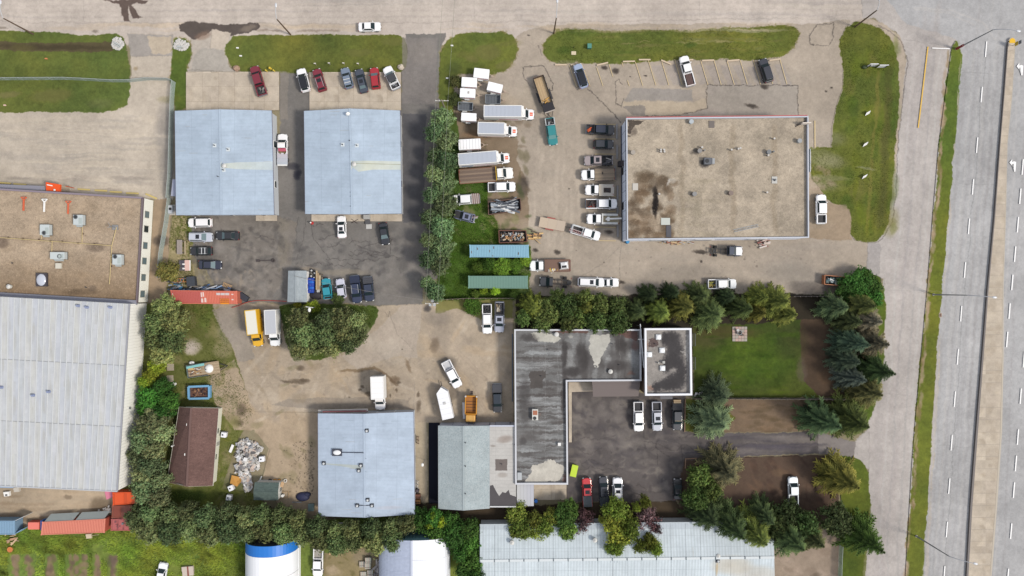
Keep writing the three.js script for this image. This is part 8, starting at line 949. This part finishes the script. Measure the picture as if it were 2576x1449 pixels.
junk('timber_litter', 'grey broken timber along the metal hall side', 'timber', { ...at(947, 1434), turn: 1.2 }, 5, 1.6, 0.05, 0.3, 18, [M(166, 160, 158), M(120, 116, 118), M(196, 190, 186)], 3, 'board');
{ const g = thing('canoe_board', 'tan rounded board leaning at the hedge of the clearing', 'board', at(834, 1384), 1.25); part('board', plan(planShape(1.7, 0.55, 0.3, 0.2, 0.3), 0.3, 0.42, 0.05), M(226, 190, 140), g); part('prop', box(0.1, 0.3, 0.3, 0, 0.15, 0), WOOD, g); }
solo('white_trellis', merge(Array.from({ length: 6 }, (_, i) => bar(at(846 + i * 4, 1310).setY(0.9), at(849 + i * 4, 1316).setY(0.9), 0.16)).concat([bar(at(845, 1311).setY(0.95), at(871, 1311).setY(0.95), 0.1), bar(at(847, 1315.5).setY(0.95), at(871, 1315.5).setY(0.95), 0.1)])), WHITE, 'white trellis lying below the blue workshop', 'trellis');
[[1051, 1105, 'dark frame leaning on the workshop wall', M(130, 100, 84)], [1050, 1216, 'white rack along the workshop wall', M(226, 224, 220)], [1051, 1232, 'dark drum along the workshop wall', M(90, 80, 90)], [1052, 1246, 'rusty heater box along the workshop wall', M(130, 84, 66)], [1052, 1260, 'orange brown bale along the workshop wall', M(196, 140, 84)]].forEach(([x, y, l, c]) => { const g = thing('yard_item', l, 'clutter', at(x, y)); if (l.includes('drum')) { part('barrel', cyl(0.38, 0.38, 0.9, 14, 0, 0.45, 0), c, g); part('rim', new THREE.TorusGeometry(0.36, 0.05, 6, 14).rotateX(1.57).translate(0, 0.9, 0), BLACK, g); } else if (l.includes('rack') || l.includes('frame')) { for (const z of [-0.7, 0, 0.7]) part('bar', bar(V(-0.3, 0.1, z), V(0.4, 1.1, z), 0.1), c, g); for (const t of [0.2, 0.7]) part('cross_bar', bar(V(-0.3 + t * 0.7, 0.1 + t, -0.8), V(-0.3 + t * 0.7, 0.1 + t, 0.8), 0.1), c, g); } else { part('body', plan(rect(-0.55, 0.55, 0.9, 0.15), 0, 0.9, 0.1), c, g); part('strap', box(1.12, 0.05, 0.14, 0, 0.92, 0.1), M(90, 64, 54), g); } });
{ const g = thing('lamp_post', 'slim white lamp post beside the black paved strip', 'lamp', at(1069, 1157)); part('pole', rod(V(0, 0, 0), V(0, 4, 0), 0.06), STEEL, g); part('lamp_head', new THREE.SphereGeometry(0.28, 12, 8).scale(1, 0.7, 1.3).translate(0, 4.05, 0), WHITE, g); }
// garden patio: pavers one by one, with a fire bowl
{ const g = new THREE.Group(); g.name = 'patio'; g.userData = { kind: 'structure', label: 'small square of grey pavers on the garden lawn' }; g.position.copy(at(1860, 840)); scene.add(g); for (let i = 0; i < 5; i++) for (let j = 0; j < 5; j++) part('paver', box(0.58, 0.1, 0.58, -1.24 + i * 0.62, GY + 0.06 + rr(0, 0.02), -1.24 + j * 0.62), M(176 + ((i * 7 + j * 3) % 4) * 8, 170, 160), g); const b = thing('fire_bowl', 'round fire bowl with a grill on the garden pavers', 'fire bowl', at(1858, 836).setY(GY + 0.12)); part('bowl', new THREE.CylinderGeometry(0.45, 0.3, 0.4, 16, 1, true).translate(0, 0.25, 0), M(90, 86, 88), b); part('rim', new THREE.TorusGeometry(0.45, 0.06, 8, 18).rotateX(1.57).translate(0, 0.46, 0), STEEL, b); part('hinged_lid', cyl(0.3, 0.3, 0.06, 14, -0.4, 0.55, -0.5), M(206, 206, 206), b); part('stool', box(0.5, 0.4, 0.4, 0.6, 0.2, 0.5), M(96, 88, 84), b); }
junk('garden_chairs', 'white garden chairs at the tall block corner', 'chairs', { ...at(1758, 992), turn: 0 }, 2.6, 1, 0.2, 0.4, 12, [WHITE, BLACK, M(200, 200, 204)], 1);
boulder('pale boulder below the yellow-tipped spruce', 2117, 1161, 0.5, M(206, 196, 184));
{ const c = new THREE.CatmullRomCurve3([[585, 774], [604, 768], [618, 762], [640, 757], [672, 756], [722, 758]].map((p) => at(p[0], p[1]).setY(0.35))); solo('red_hose', new THREE.TubeGeometry(c, 40, 0.06, 6), M(206, 70, 60), 'thin red hose running from the black bin to the grey shed', 'hose'); }
// ---------- trees and shrubs ----------
const leafM = new Map();
function leaf(r, g, b) { const k = r + ',' + g + ',' + b; if (!leafM.has(k)) { const m = new THREE.MeshPhysicalMaterial({ color: new THREE.Color().setRGB(r / 255, g / 255, b / 255, THREE.SRGBColorSpace).multiplyScalar(0.8), vertexColors: true, roughness: 0.9, side: THREE.DoubleSide, transmission: 0.25, thickness: 0 }); m.specularIntensity = 0.3; leafM.set(k, m); } return leafM.get(k); }
const BARK = M(110, 96, 82, { rough: 1 });
function leafGeo(n, lobes, size) { // crown of leaf sprays round many limb ends, unit radius about 1, height 0..1.9
  const pos = [], col = [], L = Array.from({ length: lobes }, (_, i) => { const a = i * 2.4 + rr(0, 0.9), q = Math.sqrt((i + 0.3) / lobes) * rr(0.7, 1) * 0.86; return [Math.cos(a) * q, 1.5 - q * q * 0.75 + rr(-0.35, 0.12), Math.sin(a) * q, rr(0.14, 0.34), rr(0.66, 1.3)]; });
  for (let i = 0; i < n; i++) {
    const l = L[(rnd() * L.length) | 0], d = V(rr(-1, 1), rr(-0.8, 1), rr(-1, 1)); if (d.lengthSq() > 1 || d.lengthSq() < 0.05) { i--; continue; } d.normalize();
    const rad = l[3] * Math.pow(rnd(), 0.45) * rr(0.7, 1.5), stray = rnd() < 0.12 ? rr(1, 1.7) : 1, c = V(l[0] + d.x * rad * stray, l[1] + d.y * rad * 1.15, l[2] + d.z * rad * stray);
    const nn = d.clone().add(V(rr(-1, 1), rr(-0.3, 1.0), rr(-1, 1))).normalize(), t = V(rr(-1, 1), rr(-1, 1), rr(-1, 1)).cross(nn).normalize(), b = nn.clone().cross(t), s = size * rr(0.5, 1.5), w = s * rr(0.4, 0.7), k = l[4] * rr(0.68, 1.32), y = k * rr(0.88, 1.16);
    const p = [c.clone().addScaledVector(t, -s), c.clone().addScaledVector(b, -w).addScaledVector(nn, s * 0.2), c.clone().addScaledVector(t, s), c.clone().addScaledVector(b, w).addScaledVector(nn, s * 0.2)];
    for (const q of [0, 1, 2, 0, 2, 3]) { pos.push(p[q].x, p[q].y, p[q].z); col.push(y, k, k * 0.9); }
  }
  const g = new THREE.BufferGeometry(); g.setAttribute('position', new THREE.Float32BufferAttribute(pos, 3)); g.setAttribute('color', new THREE.Float32BufferAttribute(col, 3)); g.computeVertexNormals(); return g;
}
function trunkGeo(h, r) { const list = [rod(V(0, 0, 0), V(0.03, h, 0.02), r, r * 0.45, 8)]; for (let i = 0; i < 6; i++) { const a = i * 1.05 + rr(0, 0.6), y = h * rr(0.35, 0.75); list.push(rod(V(0, y, 0), V(Math.cos(a) * 0.55, y + rr(0.3, 0.55), Math.sin(a) * 0.55), r * 0.4, r * 0.14, 6)); } return merge(list); }
function spruceGeo(whorls, per, droop, spread) { // unit: radius 1, height 3; layered boughs, each a feathered spray
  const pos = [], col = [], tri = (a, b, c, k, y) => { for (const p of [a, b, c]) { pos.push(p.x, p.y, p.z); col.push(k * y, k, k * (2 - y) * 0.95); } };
  for (let w = 0; w < whorls; w++) {
    const t = w / (whorls - 1), y0 = 0.25 + 2.65 * t, R = spread * (1 - Math.pow(t, 1.25)) * rr(0.88, 1.1) + 0.05, m = Math.max(4, Math.round(per * (1 - t * 0.45)));
    for (let j = 0; j < m; j++) {
      const a = (j + (w % 2) * 0.5) / m * 6.283 + rr(-0.22, 0.22), r = R * rr(0.72, 1.16), dir = V(Math.cos(a), 0, Math.sin(a)), side = V(-dir.z, 0, dir.x), tone = rr(0.6, 1.28), n = 8;
      const at2 = (u) => dir.clone().multiplyScalar(r * u).add(V(0, y0 - droop * r * u * u * 0.9 + r * 0.22 * Math.max(0, u - 0.7), 0));
      for (let k = 1; k <= n; k++) { // side twigs, both sides, hanging a little
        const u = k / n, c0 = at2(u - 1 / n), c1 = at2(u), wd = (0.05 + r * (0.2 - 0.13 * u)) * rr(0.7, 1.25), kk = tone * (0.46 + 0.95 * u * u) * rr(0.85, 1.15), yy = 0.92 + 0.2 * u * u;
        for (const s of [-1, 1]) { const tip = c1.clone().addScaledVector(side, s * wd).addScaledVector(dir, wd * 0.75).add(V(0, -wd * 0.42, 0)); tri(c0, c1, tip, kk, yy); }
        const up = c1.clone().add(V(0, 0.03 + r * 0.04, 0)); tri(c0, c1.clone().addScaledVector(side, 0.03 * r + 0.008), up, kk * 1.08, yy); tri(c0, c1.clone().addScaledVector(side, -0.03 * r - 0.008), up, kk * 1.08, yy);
      }
    }
  }
  const g = new THREE.BufferGeometry(); g.setAttribute('position', new THREE.Float32BufferAttribute(pos, 3)); g.setAttribute('color', new THREE.Float32BufferAttribute(col, 3)); g.computeVertexNormals(); return g;
}
const CROWNS = [0, 1, 2, 3, 4, 5].map((i) => leafGeo(3200, 26 + i * 3, 0.075)), SPARSE = [0, 1, 2].map(() => leafGeo(1300, 18, 0.075)), SPRUCE = [0, 1, 2, 3].map((i) => spruceGeo(14, 12, 0.5 + i * 0.08, 1.12)), TRUNKS = [0, 1, 2].map(() => trunkGeo(1.15, 0.06)), STRUNK = rod(V(0, 0, 0), V(0, 2.9, 0), 0.05, 0.008, 8);
let ti = 0;
function tree(label, px, py, r, h, c, o = {}) { // px,py: where the crown's centre is seen; r: crown radius in survey units; h: height in metres
  const sp = o.spruce; let R = r / S * (1 - (h * 0.6) / H); const p = at(px, py, sp ? h * 0.45 : h * 0.62), g = thing(sp ? 'spruce_tree' : o.bush ? 'bush' : 'tree', label, sp ? 'spruce' : o.bush ? 'bush' : 'tree', V(p.x, 0, p.z), (ti++ * 2.1) % 6.28, o.group);
  const jit = [0.84, 1, 1.16][(ti * 7) % 5 % 3], jg = [1.05, 1, 0.95][ti % 3]; c = [c[0] * jit * jg, c[1] * jit, c[2] * jit].map((q) => Math.min(230, Math.round(q))); R *= [0.9, 1.05, 1, 1.16][(ti * 3) % 4];
  const geo = sp ? SPRUCE[ti % 4] : o.sparse ? SPARSE[ti % 3] : CROWNS[ti % 6], crown = part('crown', geo, leaf(...c), g), sy = (sp ? h / 3 : h / 1.85) * [1, 0.88, 1.1][ti % 3]; crown.scale.set(R * (o.sx ?? 1), sy, R * (o.sz ?? 1));
  const tr = part('trunk', sp ? STRUNK : TRUNKS[ti % 3], BARK, g); tr.scale.set(sp ? R * 0.9 : R * 0.9, sy, sp ? R * 0.9 : R * 0.9); return g;
}
const series = (list, what, group, h, c, r, o = {}) => list.forEach((q, i) => tree(what.replace('#', ORD[i]), q[0], q[1], q[2] ?? r, q[3] ?? h, q[4] ?? c, { ...o, ...(q[5] || {}), group }));
const POP = [120, 144, 104], HEDGE = [118, 136, 94], SPG = [100, 120, 76], SPB = [94, 114, 96], SPY = [128, 136, 64];
series([[1112, 300, 30], [1098, 335, 30], [1120, 352, 32], [1096, 392, 30], [1122, 408, 28], [1092, 438, 30], [1116, 462, 34], [1088, 492, 28], [1120, 516, 30], [1082, 548, 30], [1112, 574, 32], [1076, 604, 28], [1108, 622, 34], [1080, 652, 28], [1106, 668, 28], [1074, 712, 24], [1094, 735, 24]], 'grey green poplar beside the dark lane, # from the top of the row', 'poplars beside the dark lane', 6.5, POP);
tree('small dark bush by the upper box trailers', 1146, 205, 20, 2, [84, 92, 56], { bush: 1 }); tree('small weedy bush beside the lower open trailer', 1146, 250, 18, 2, [96, 110, 66], { bush: 1 });
series([[1232, 664, 22], [1262, 672, 26], [1296, 668, 22], [1322, 656, 16, 2, [150, 178, 66]], [1200, 672, 20]], 'low green bush between the two long containers, # planted', 'bushes between the containers', 2.2, [88, 122, 44], 20, { bush: 1 });
series([[1218, 728, 12], [1246, 731, 13], [1196, 740, 12, 2, [90, 118, 50]], [1290, 742, 14, 2, [80, 104, 48]]], 'yellow green shrub at the lower edge of the sea green container, # of four', 'shrubs below the sea green container', 2.9, [160, 190, 60], 12, { bush: 1 });
tree('spreading bush at the top corner of the scrubby board fence', 1188, 772, 22, 2, [96, 130, 50], { bush: 1 });
// trees beside the ribbed warehouse
tree('olive round tree beneath the white shop wall', 420, 683, 34, 5, [150, 154, 88]);
series([[412, 775, 36], [398, 812, 38], [438, 808, 34], [392, 852, 38], [434, 856, 34], [408, 890, 38]], 'grey green willow beside the warehouse wall below the orange container, # from the top', 'willows beside the warehouse wall', 8, [130, 144, 94]);
series([[392, 922, 22], [368, 960, 20], [380, 944, 20]], 'bright yellow green bush against the warehouse wall, # of three', 'bright bushes against the warehouse wall', 5, [156, 176, 62], 22, { bush: 1 });
series([[406, 975, 32], [380, 1005, 34], [424, 1008, 30], [366, 1028, 28], [412, 1034, 30]], 'dark green leafy tree above the shingle house, # from the top', 'dark leafy trees above the shingle house', 6, [74, 122, 52]);
series([[384, 1064, 38], [402, 1090, 32], [362, 1108, 36], [386, 1130, 36], [352, 1152, 34], [384, 1168, 32], [364, 1192, 32], [402, 1210, 30], [368, 1232, 36], [398, 1250, 32]], 'grey willow between the warehouse and the shingle house, # from the top', 'grey willows by the shingle house', 8, [132, 148, 108]);
series([[342, 1306, 34], [386, 1284, 32], [378, 1330, 36], [428, 1296, 32], [430, 1340, 34], [474, 1284, 32], [480, 1328, 34], [522, 1296, 32], [530, 1342, 34], [570, 1290, 32], [580, 1334, 34], [620, 1300, 32], [628, 1342, 30]], 'dull green poplar in the hedge above the meadow, # from the left', 'poplars in the hedge above the meadow', 7.5, HEDGE);
series([[660, 1292, 30], [668, 1330, 32], [704, 1296, 30], [714, 1340, 32], [748, 1304, 30], [760, 1342, 32], [800, 1322, 30], [806, 1356, 32], [842, 1338, 30], [848, 1368, 28], [884, 1330, 28], [892, 1362, 30], [936, 1326, 32], [944, 1362, 32], [986, 1328, 32], [990, 1360, 30], [1022, 1318, 32]], 'dull green poplar in the hedge above the arched halls, # from the left', 'poplars in the hedge above the arched halls', 7.5, [122, 138, 92]);
series([[1060, 1310, 30], [1092, 1300, 26], [1100, 1336, 32], [1130, 1312, 28], [1142, 1346, 36], [1178, 1330, 32], [1186, 1368, 34], [1160, 1388, 28], [1192, 1410, 30], [1168, 1436, 28], [1200, 1444, 24]], 'fresh green leafy tree between the metal hall and the long roof, # from the left', 'leafy trees beside the metal hall', 6.5, [82, 124, 56]);
series([[1112, 1312, 14], [1082, 1318, 12], [1090, 1294, 12]], 'yellow green young shoot by the leafy trees, # of three', 'yellow green shoots', 7.5, [166, 190, 66], 12, { sparse: 1 });
// tree island in the lower yard
series([[752, 800, 30], [742, 838, 32], [770, 846, 32], [756, 878, 32], [792, 868, 26], [824, 806, 34], [858, 804, 32], [894, 808, 28], [826, 846, 34], [866, 842, 34], [896, 842, 28], [880, 868, 24], [834, 876, 26]], 'green ash in the tree island of the lower yard, # from the left', 'trees of the island', 7.5, [124, 138, 94]);
series([[770, 776, 14], [788, 772, 16], [748, 768, 12], [850, 752, 18, 2.5, [112, 132, 80]]], 'yellow green shrub at the upper edge of the tree island, # of four', 'shrubs at the island edge', 2.5, [156, 166, 60], 14, { bush: 1 });
// behind the office: leafy trees and spruces
series([[1318, 800, 26, 6], [1376, 784, 34], [1364, 812, 30], [1426, 772, 34], [1430, 812, 34], [1462, 792, 30], [1500, 806, 32], [1506, 766, 30], [1552, 772, 36], [1550, 812, 32], [1470, 748, 24], [1404, 750, 26]], 'dark green leafy tree behind the office, # from the left', 'leafy trees behind the office', 7.5, [104, 124, 70]);
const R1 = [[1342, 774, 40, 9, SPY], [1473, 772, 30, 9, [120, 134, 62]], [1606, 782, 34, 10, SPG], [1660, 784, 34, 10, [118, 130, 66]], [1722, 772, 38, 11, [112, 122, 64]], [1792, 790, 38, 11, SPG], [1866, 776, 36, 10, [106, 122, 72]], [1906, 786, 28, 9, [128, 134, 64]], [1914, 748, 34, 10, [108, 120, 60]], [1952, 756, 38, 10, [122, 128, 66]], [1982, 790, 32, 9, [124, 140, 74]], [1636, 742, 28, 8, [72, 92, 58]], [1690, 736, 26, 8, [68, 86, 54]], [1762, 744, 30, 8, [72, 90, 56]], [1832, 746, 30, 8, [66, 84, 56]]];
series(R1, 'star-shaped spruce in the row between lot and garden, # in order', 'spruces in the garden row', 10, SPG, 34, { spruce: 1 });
// east group along the frontage road
series([[2160, 712, 40], [2190, 722, 34], [2136, 726, 30], [2196, 750, 28], [2176, 700, 26]], 'bright green leafy bush at the lot exit, # of five', 'bushes at the lot exit', 4, [72, 112, 50], 36, { bush: 1 });
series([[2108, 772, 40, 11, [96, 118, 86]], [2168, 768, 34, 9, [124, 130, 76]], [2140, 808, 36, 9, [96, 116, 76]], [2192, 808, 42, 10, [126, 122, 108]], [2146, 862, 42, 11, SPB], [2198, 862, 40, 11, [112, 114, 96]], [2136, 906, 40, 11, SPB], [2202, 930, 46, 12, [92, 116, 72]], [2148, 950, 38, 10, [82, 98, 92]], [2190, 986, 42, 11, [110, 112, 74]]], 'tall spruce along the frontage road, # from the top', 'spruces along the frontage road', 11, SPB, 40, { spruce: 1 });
tree('blue green spruce above the driveway mouth, nearer the garden', 2072, 1058, 54, 12, [96, 118, 84], { spruce: 1 }); tree('green spruce above the driveway mouth, nearer the road', 2142, 1058, 58, 13, [104, 126, 72], { spruce: 1 });
tree('grey green spruce at the board fence corner', 1808, 992, 46, 11, [98, 118, 92], { spruce: 1 }); tree('grey spruce below the board fence corner', 1798, 1058, 44, 10, [104, 118, 92], { spruce: 1 });
tree('yellow-tipped spruce on the verge below the driveway', 2122, 1206, 60, 12, [122, 128, 66], { spruce: 1 }); tree('dark leafy tree at the verge end', 2110, 1310, 44, 9, [82, 96, 62]); tree('big green spruce overhanging the frontage road', 2176, 1356, 58, 12, [96, 124, 60], { spruce: 1 });
tree('grey spruce leaning over the office driveway', 1824, 1182, 46, 10, [124, 130, 100], { spruce: 1 }); series([[1762, 1204, 40], [1752, 1252, 36], [1786, 1236, 36]], 'dark leafy tree beside the half hidden black car, # of three', 'dark leafy trees by the black car', 7, [88, 108, 56]);
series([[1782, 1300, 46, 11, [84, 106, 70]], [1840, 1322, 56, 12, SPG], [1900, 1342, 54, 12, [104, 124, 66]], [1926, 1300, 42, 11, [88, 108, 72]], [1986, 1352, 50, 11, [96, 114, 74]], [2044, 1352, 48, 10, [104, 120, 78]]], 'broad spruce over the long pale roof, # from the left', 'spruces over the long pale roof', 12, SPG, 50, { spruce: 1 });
series([[1990, 1300, 44], [2026, 1318, 40], [1952, 1330, 34]], 'dark leafy tree below the brown bed pickup, # of three', 'dark leafy trees below the brown bed', 7, [80, 98, 58]);
// mixed row above the long roof
series([[1300, 1296, 34], [1314, 1328, 34], [1344, 1308, 28], [1350, 1340, 28], [1372, 1320, 28], [1386, 1300, 22], [1296, 1340, 24]], 'yellow green young ash above the long roof, # from the left', 'young ashes above the long roof', 6, [132, 148, 68], 26);
series([[1416, 1300, 32], [1426, 1334, 32], [1434, 1282, 26]], 'mid green tree above the long roof beside the plums, # of three', 'mid green trees above the long roof', 6, [96, 128, 62]);
series([[1462, 1322, 28], [1474, 1300, 22], [1452, 1336, 22], [1620, 1290, 30], [1640, 1316, 30], [1612, 1322, 26], [1650, 1330, 22]], 'purple-leaved plum tree above the long roof, # from the left', 'purple plums above the long roof', 5, [118, 92, 100], 26, { sparse: 1 });
series([[1622, 1262, 16], [1602, 1278, 14], [1548, 1282, 30], [1536, 1306, 32], [1566, 1304, 34], [1582, 1330, 34], [1552, 1338, 34], [1566, 1356, 28], [1546, 1374, 26], [1632, 1362, 26], [1612, 1374, 24], [1648, 1376, 20]], 'straggling yellow green maple above the long roof, # from the top', 'straggling maples above the long roof', 7.5, [136, 152, 66], 26);
// grass tufts and tall weeds
{ const tuft = (() => { const pos = [], col = []; for (let i = 0; i < 9; i++) { const a = rr(0, 6.28), q = rr(0, 0.16), h = rr(0.5, 1), l = rr(0.15, 0.4), w = 0.035, k = rr(0.7, 1.25), x = Math.cos(a) * q, z = Math.sin(a) * q, c = Math.cos(a + 1.57) * w, s = Math.sin(a + 1.57) * w; pos.push(x - c, 0, z - s, x + c, 0, z + s, x + Math.cos(a) * l, h, z + Math.sin(a) * l); for (let j = 0; j < 3; j++) col.push(k * rr(0.9, 1.1), k, k * 0.85); } const g = new THREE.BufferGeometry(); g.setAttribute('position', new THREE.Float32BufferAttribute(pos, 3)); g.setAttribute('color', new THREE.Float32BufferAttribute(col, 3)); g.computeVertexNormals(); return g; })();
  const within = (px, py, z) => { let c = false; for (let i = 0, j = z.length - 2; i < z.length; j = i, i += 2) if ((z[i + 1] > py) !== (z[j + 1] > py) && px < (z[j] - z[i]) * (py - z[i + 1]) / (z[j + 1] - z[i + 1]) + z[i]) c = !c; return c; };
  const field = (name, label, zi, n, h0, h1, c, test) => { const z = ZONES[zi][3]; let x0 = 1e9, x1 = -1e9, y0 = 1e9, y1 = -1e9; for (let i = 0; i < z.length; i += 2) { x0 = Math.min(x0, z[i]); x1 = Math.max(x1, z[i]); y0 = Math.min(y0, z[i + 1]); y1 = Math.max(y1, z[i + 1]); } x0 = Math.max(x0, -60); x1 = Math.min(x1, 2640); y0 = Math.max(y0, -20); y1 = Math.min(y1, 1500);
    const m = new THREE.InstancedMesh(tuft, leaf(...c), n), M4 = new THREE.Matrix4(), q = new THREE.Quaternion(), cc = new THREE.Color(); let k = 0, guard = 0; while (k < n && guard++ < n * 30) { const px = rr(x0, x1), py = rr(y0, y1); if (!within(px, py, z) || (test && !test(px, py))) continue; const clump = n1(px * 1.3, py * 1.3); if (clump < rr(-0.5, 0.4)) continue; const p = at(px, py), s = rr(h0, h1); M4.compose(V(p.x, zi * 0.004, p.z), q.setFromAxisAngle(V(0, 1, 0), rr(0, 6.28)), V(s * 1.2, s, s * 1.2)); m.setMatrixAt(k, M4); const t = 1 + n1(px * 0.7 + 60, py * 0.7) * 0.6 + n1(px * 1.6 + py * 1.1, (py - px * 0.6) * 5) * 0.7; m.setColorAt(k, cc.setRGB(t * (1 + n1(px, py) * 0.3), t, t * 0.9)); k++; } m.count = k; m.name = numbered(name); m.castShadow = m.receiveShadow = true; scene.add(m); tag(m, label, 'grass'); m.userData.kind = 'stuff'; };
  const idx = (n, k = 0) => ZONES.map((z, i) => (z[0] === n ? i : -1)).filter((i) => i >= 0)[k], byL = (t) => ZONES.findIndex((z) => z[1].includes(t));
  field('meadow_grass', 'rank tall grass of the meadow', byL('rank green meadow'), 22000, 0.25, 0.7, [176, 196, 96], (x, y) => y < 1480 && x < 640 && !(y > 1392 && STRIPS.some(([a, w]) => Math.abs(x - a) < w * 1.2 + n1(y * 2.5, x * 2) * 4))); field('lawn_weeds', 'weedy grass of the long lawn', byL('long weedy'), 7000, 0.1, 0.24, [118, 130, 64]); field('lawn_weeds', 'uneven grass of the corner lawn', byL('large uneven'), 9000, 0.1, 0.24, [114, 130, 60]);
  field('lot_grass', 'tall grass round the long containers', byL('rank green grass'), 9000, 0.25, 0.55, [106, 142, 58]); field('yard_weeds', 'weeds behind the ribbed warehouse', byL('weedy waste'), 9000, 0.15, 0.4, [116, 134, 62]); field('yard_weeds', 'weeds in the gravel patch', byL('overgrown with tufts'), 2200, 0.15, 0.35, [110, 120, 56]); field('yard_weeds', 'undergrowth of the tree island', byL('bushy tree island'), 3000, 0.2, 0.5, [110, 130, 64]);
}
renderer.render(scene, camera);
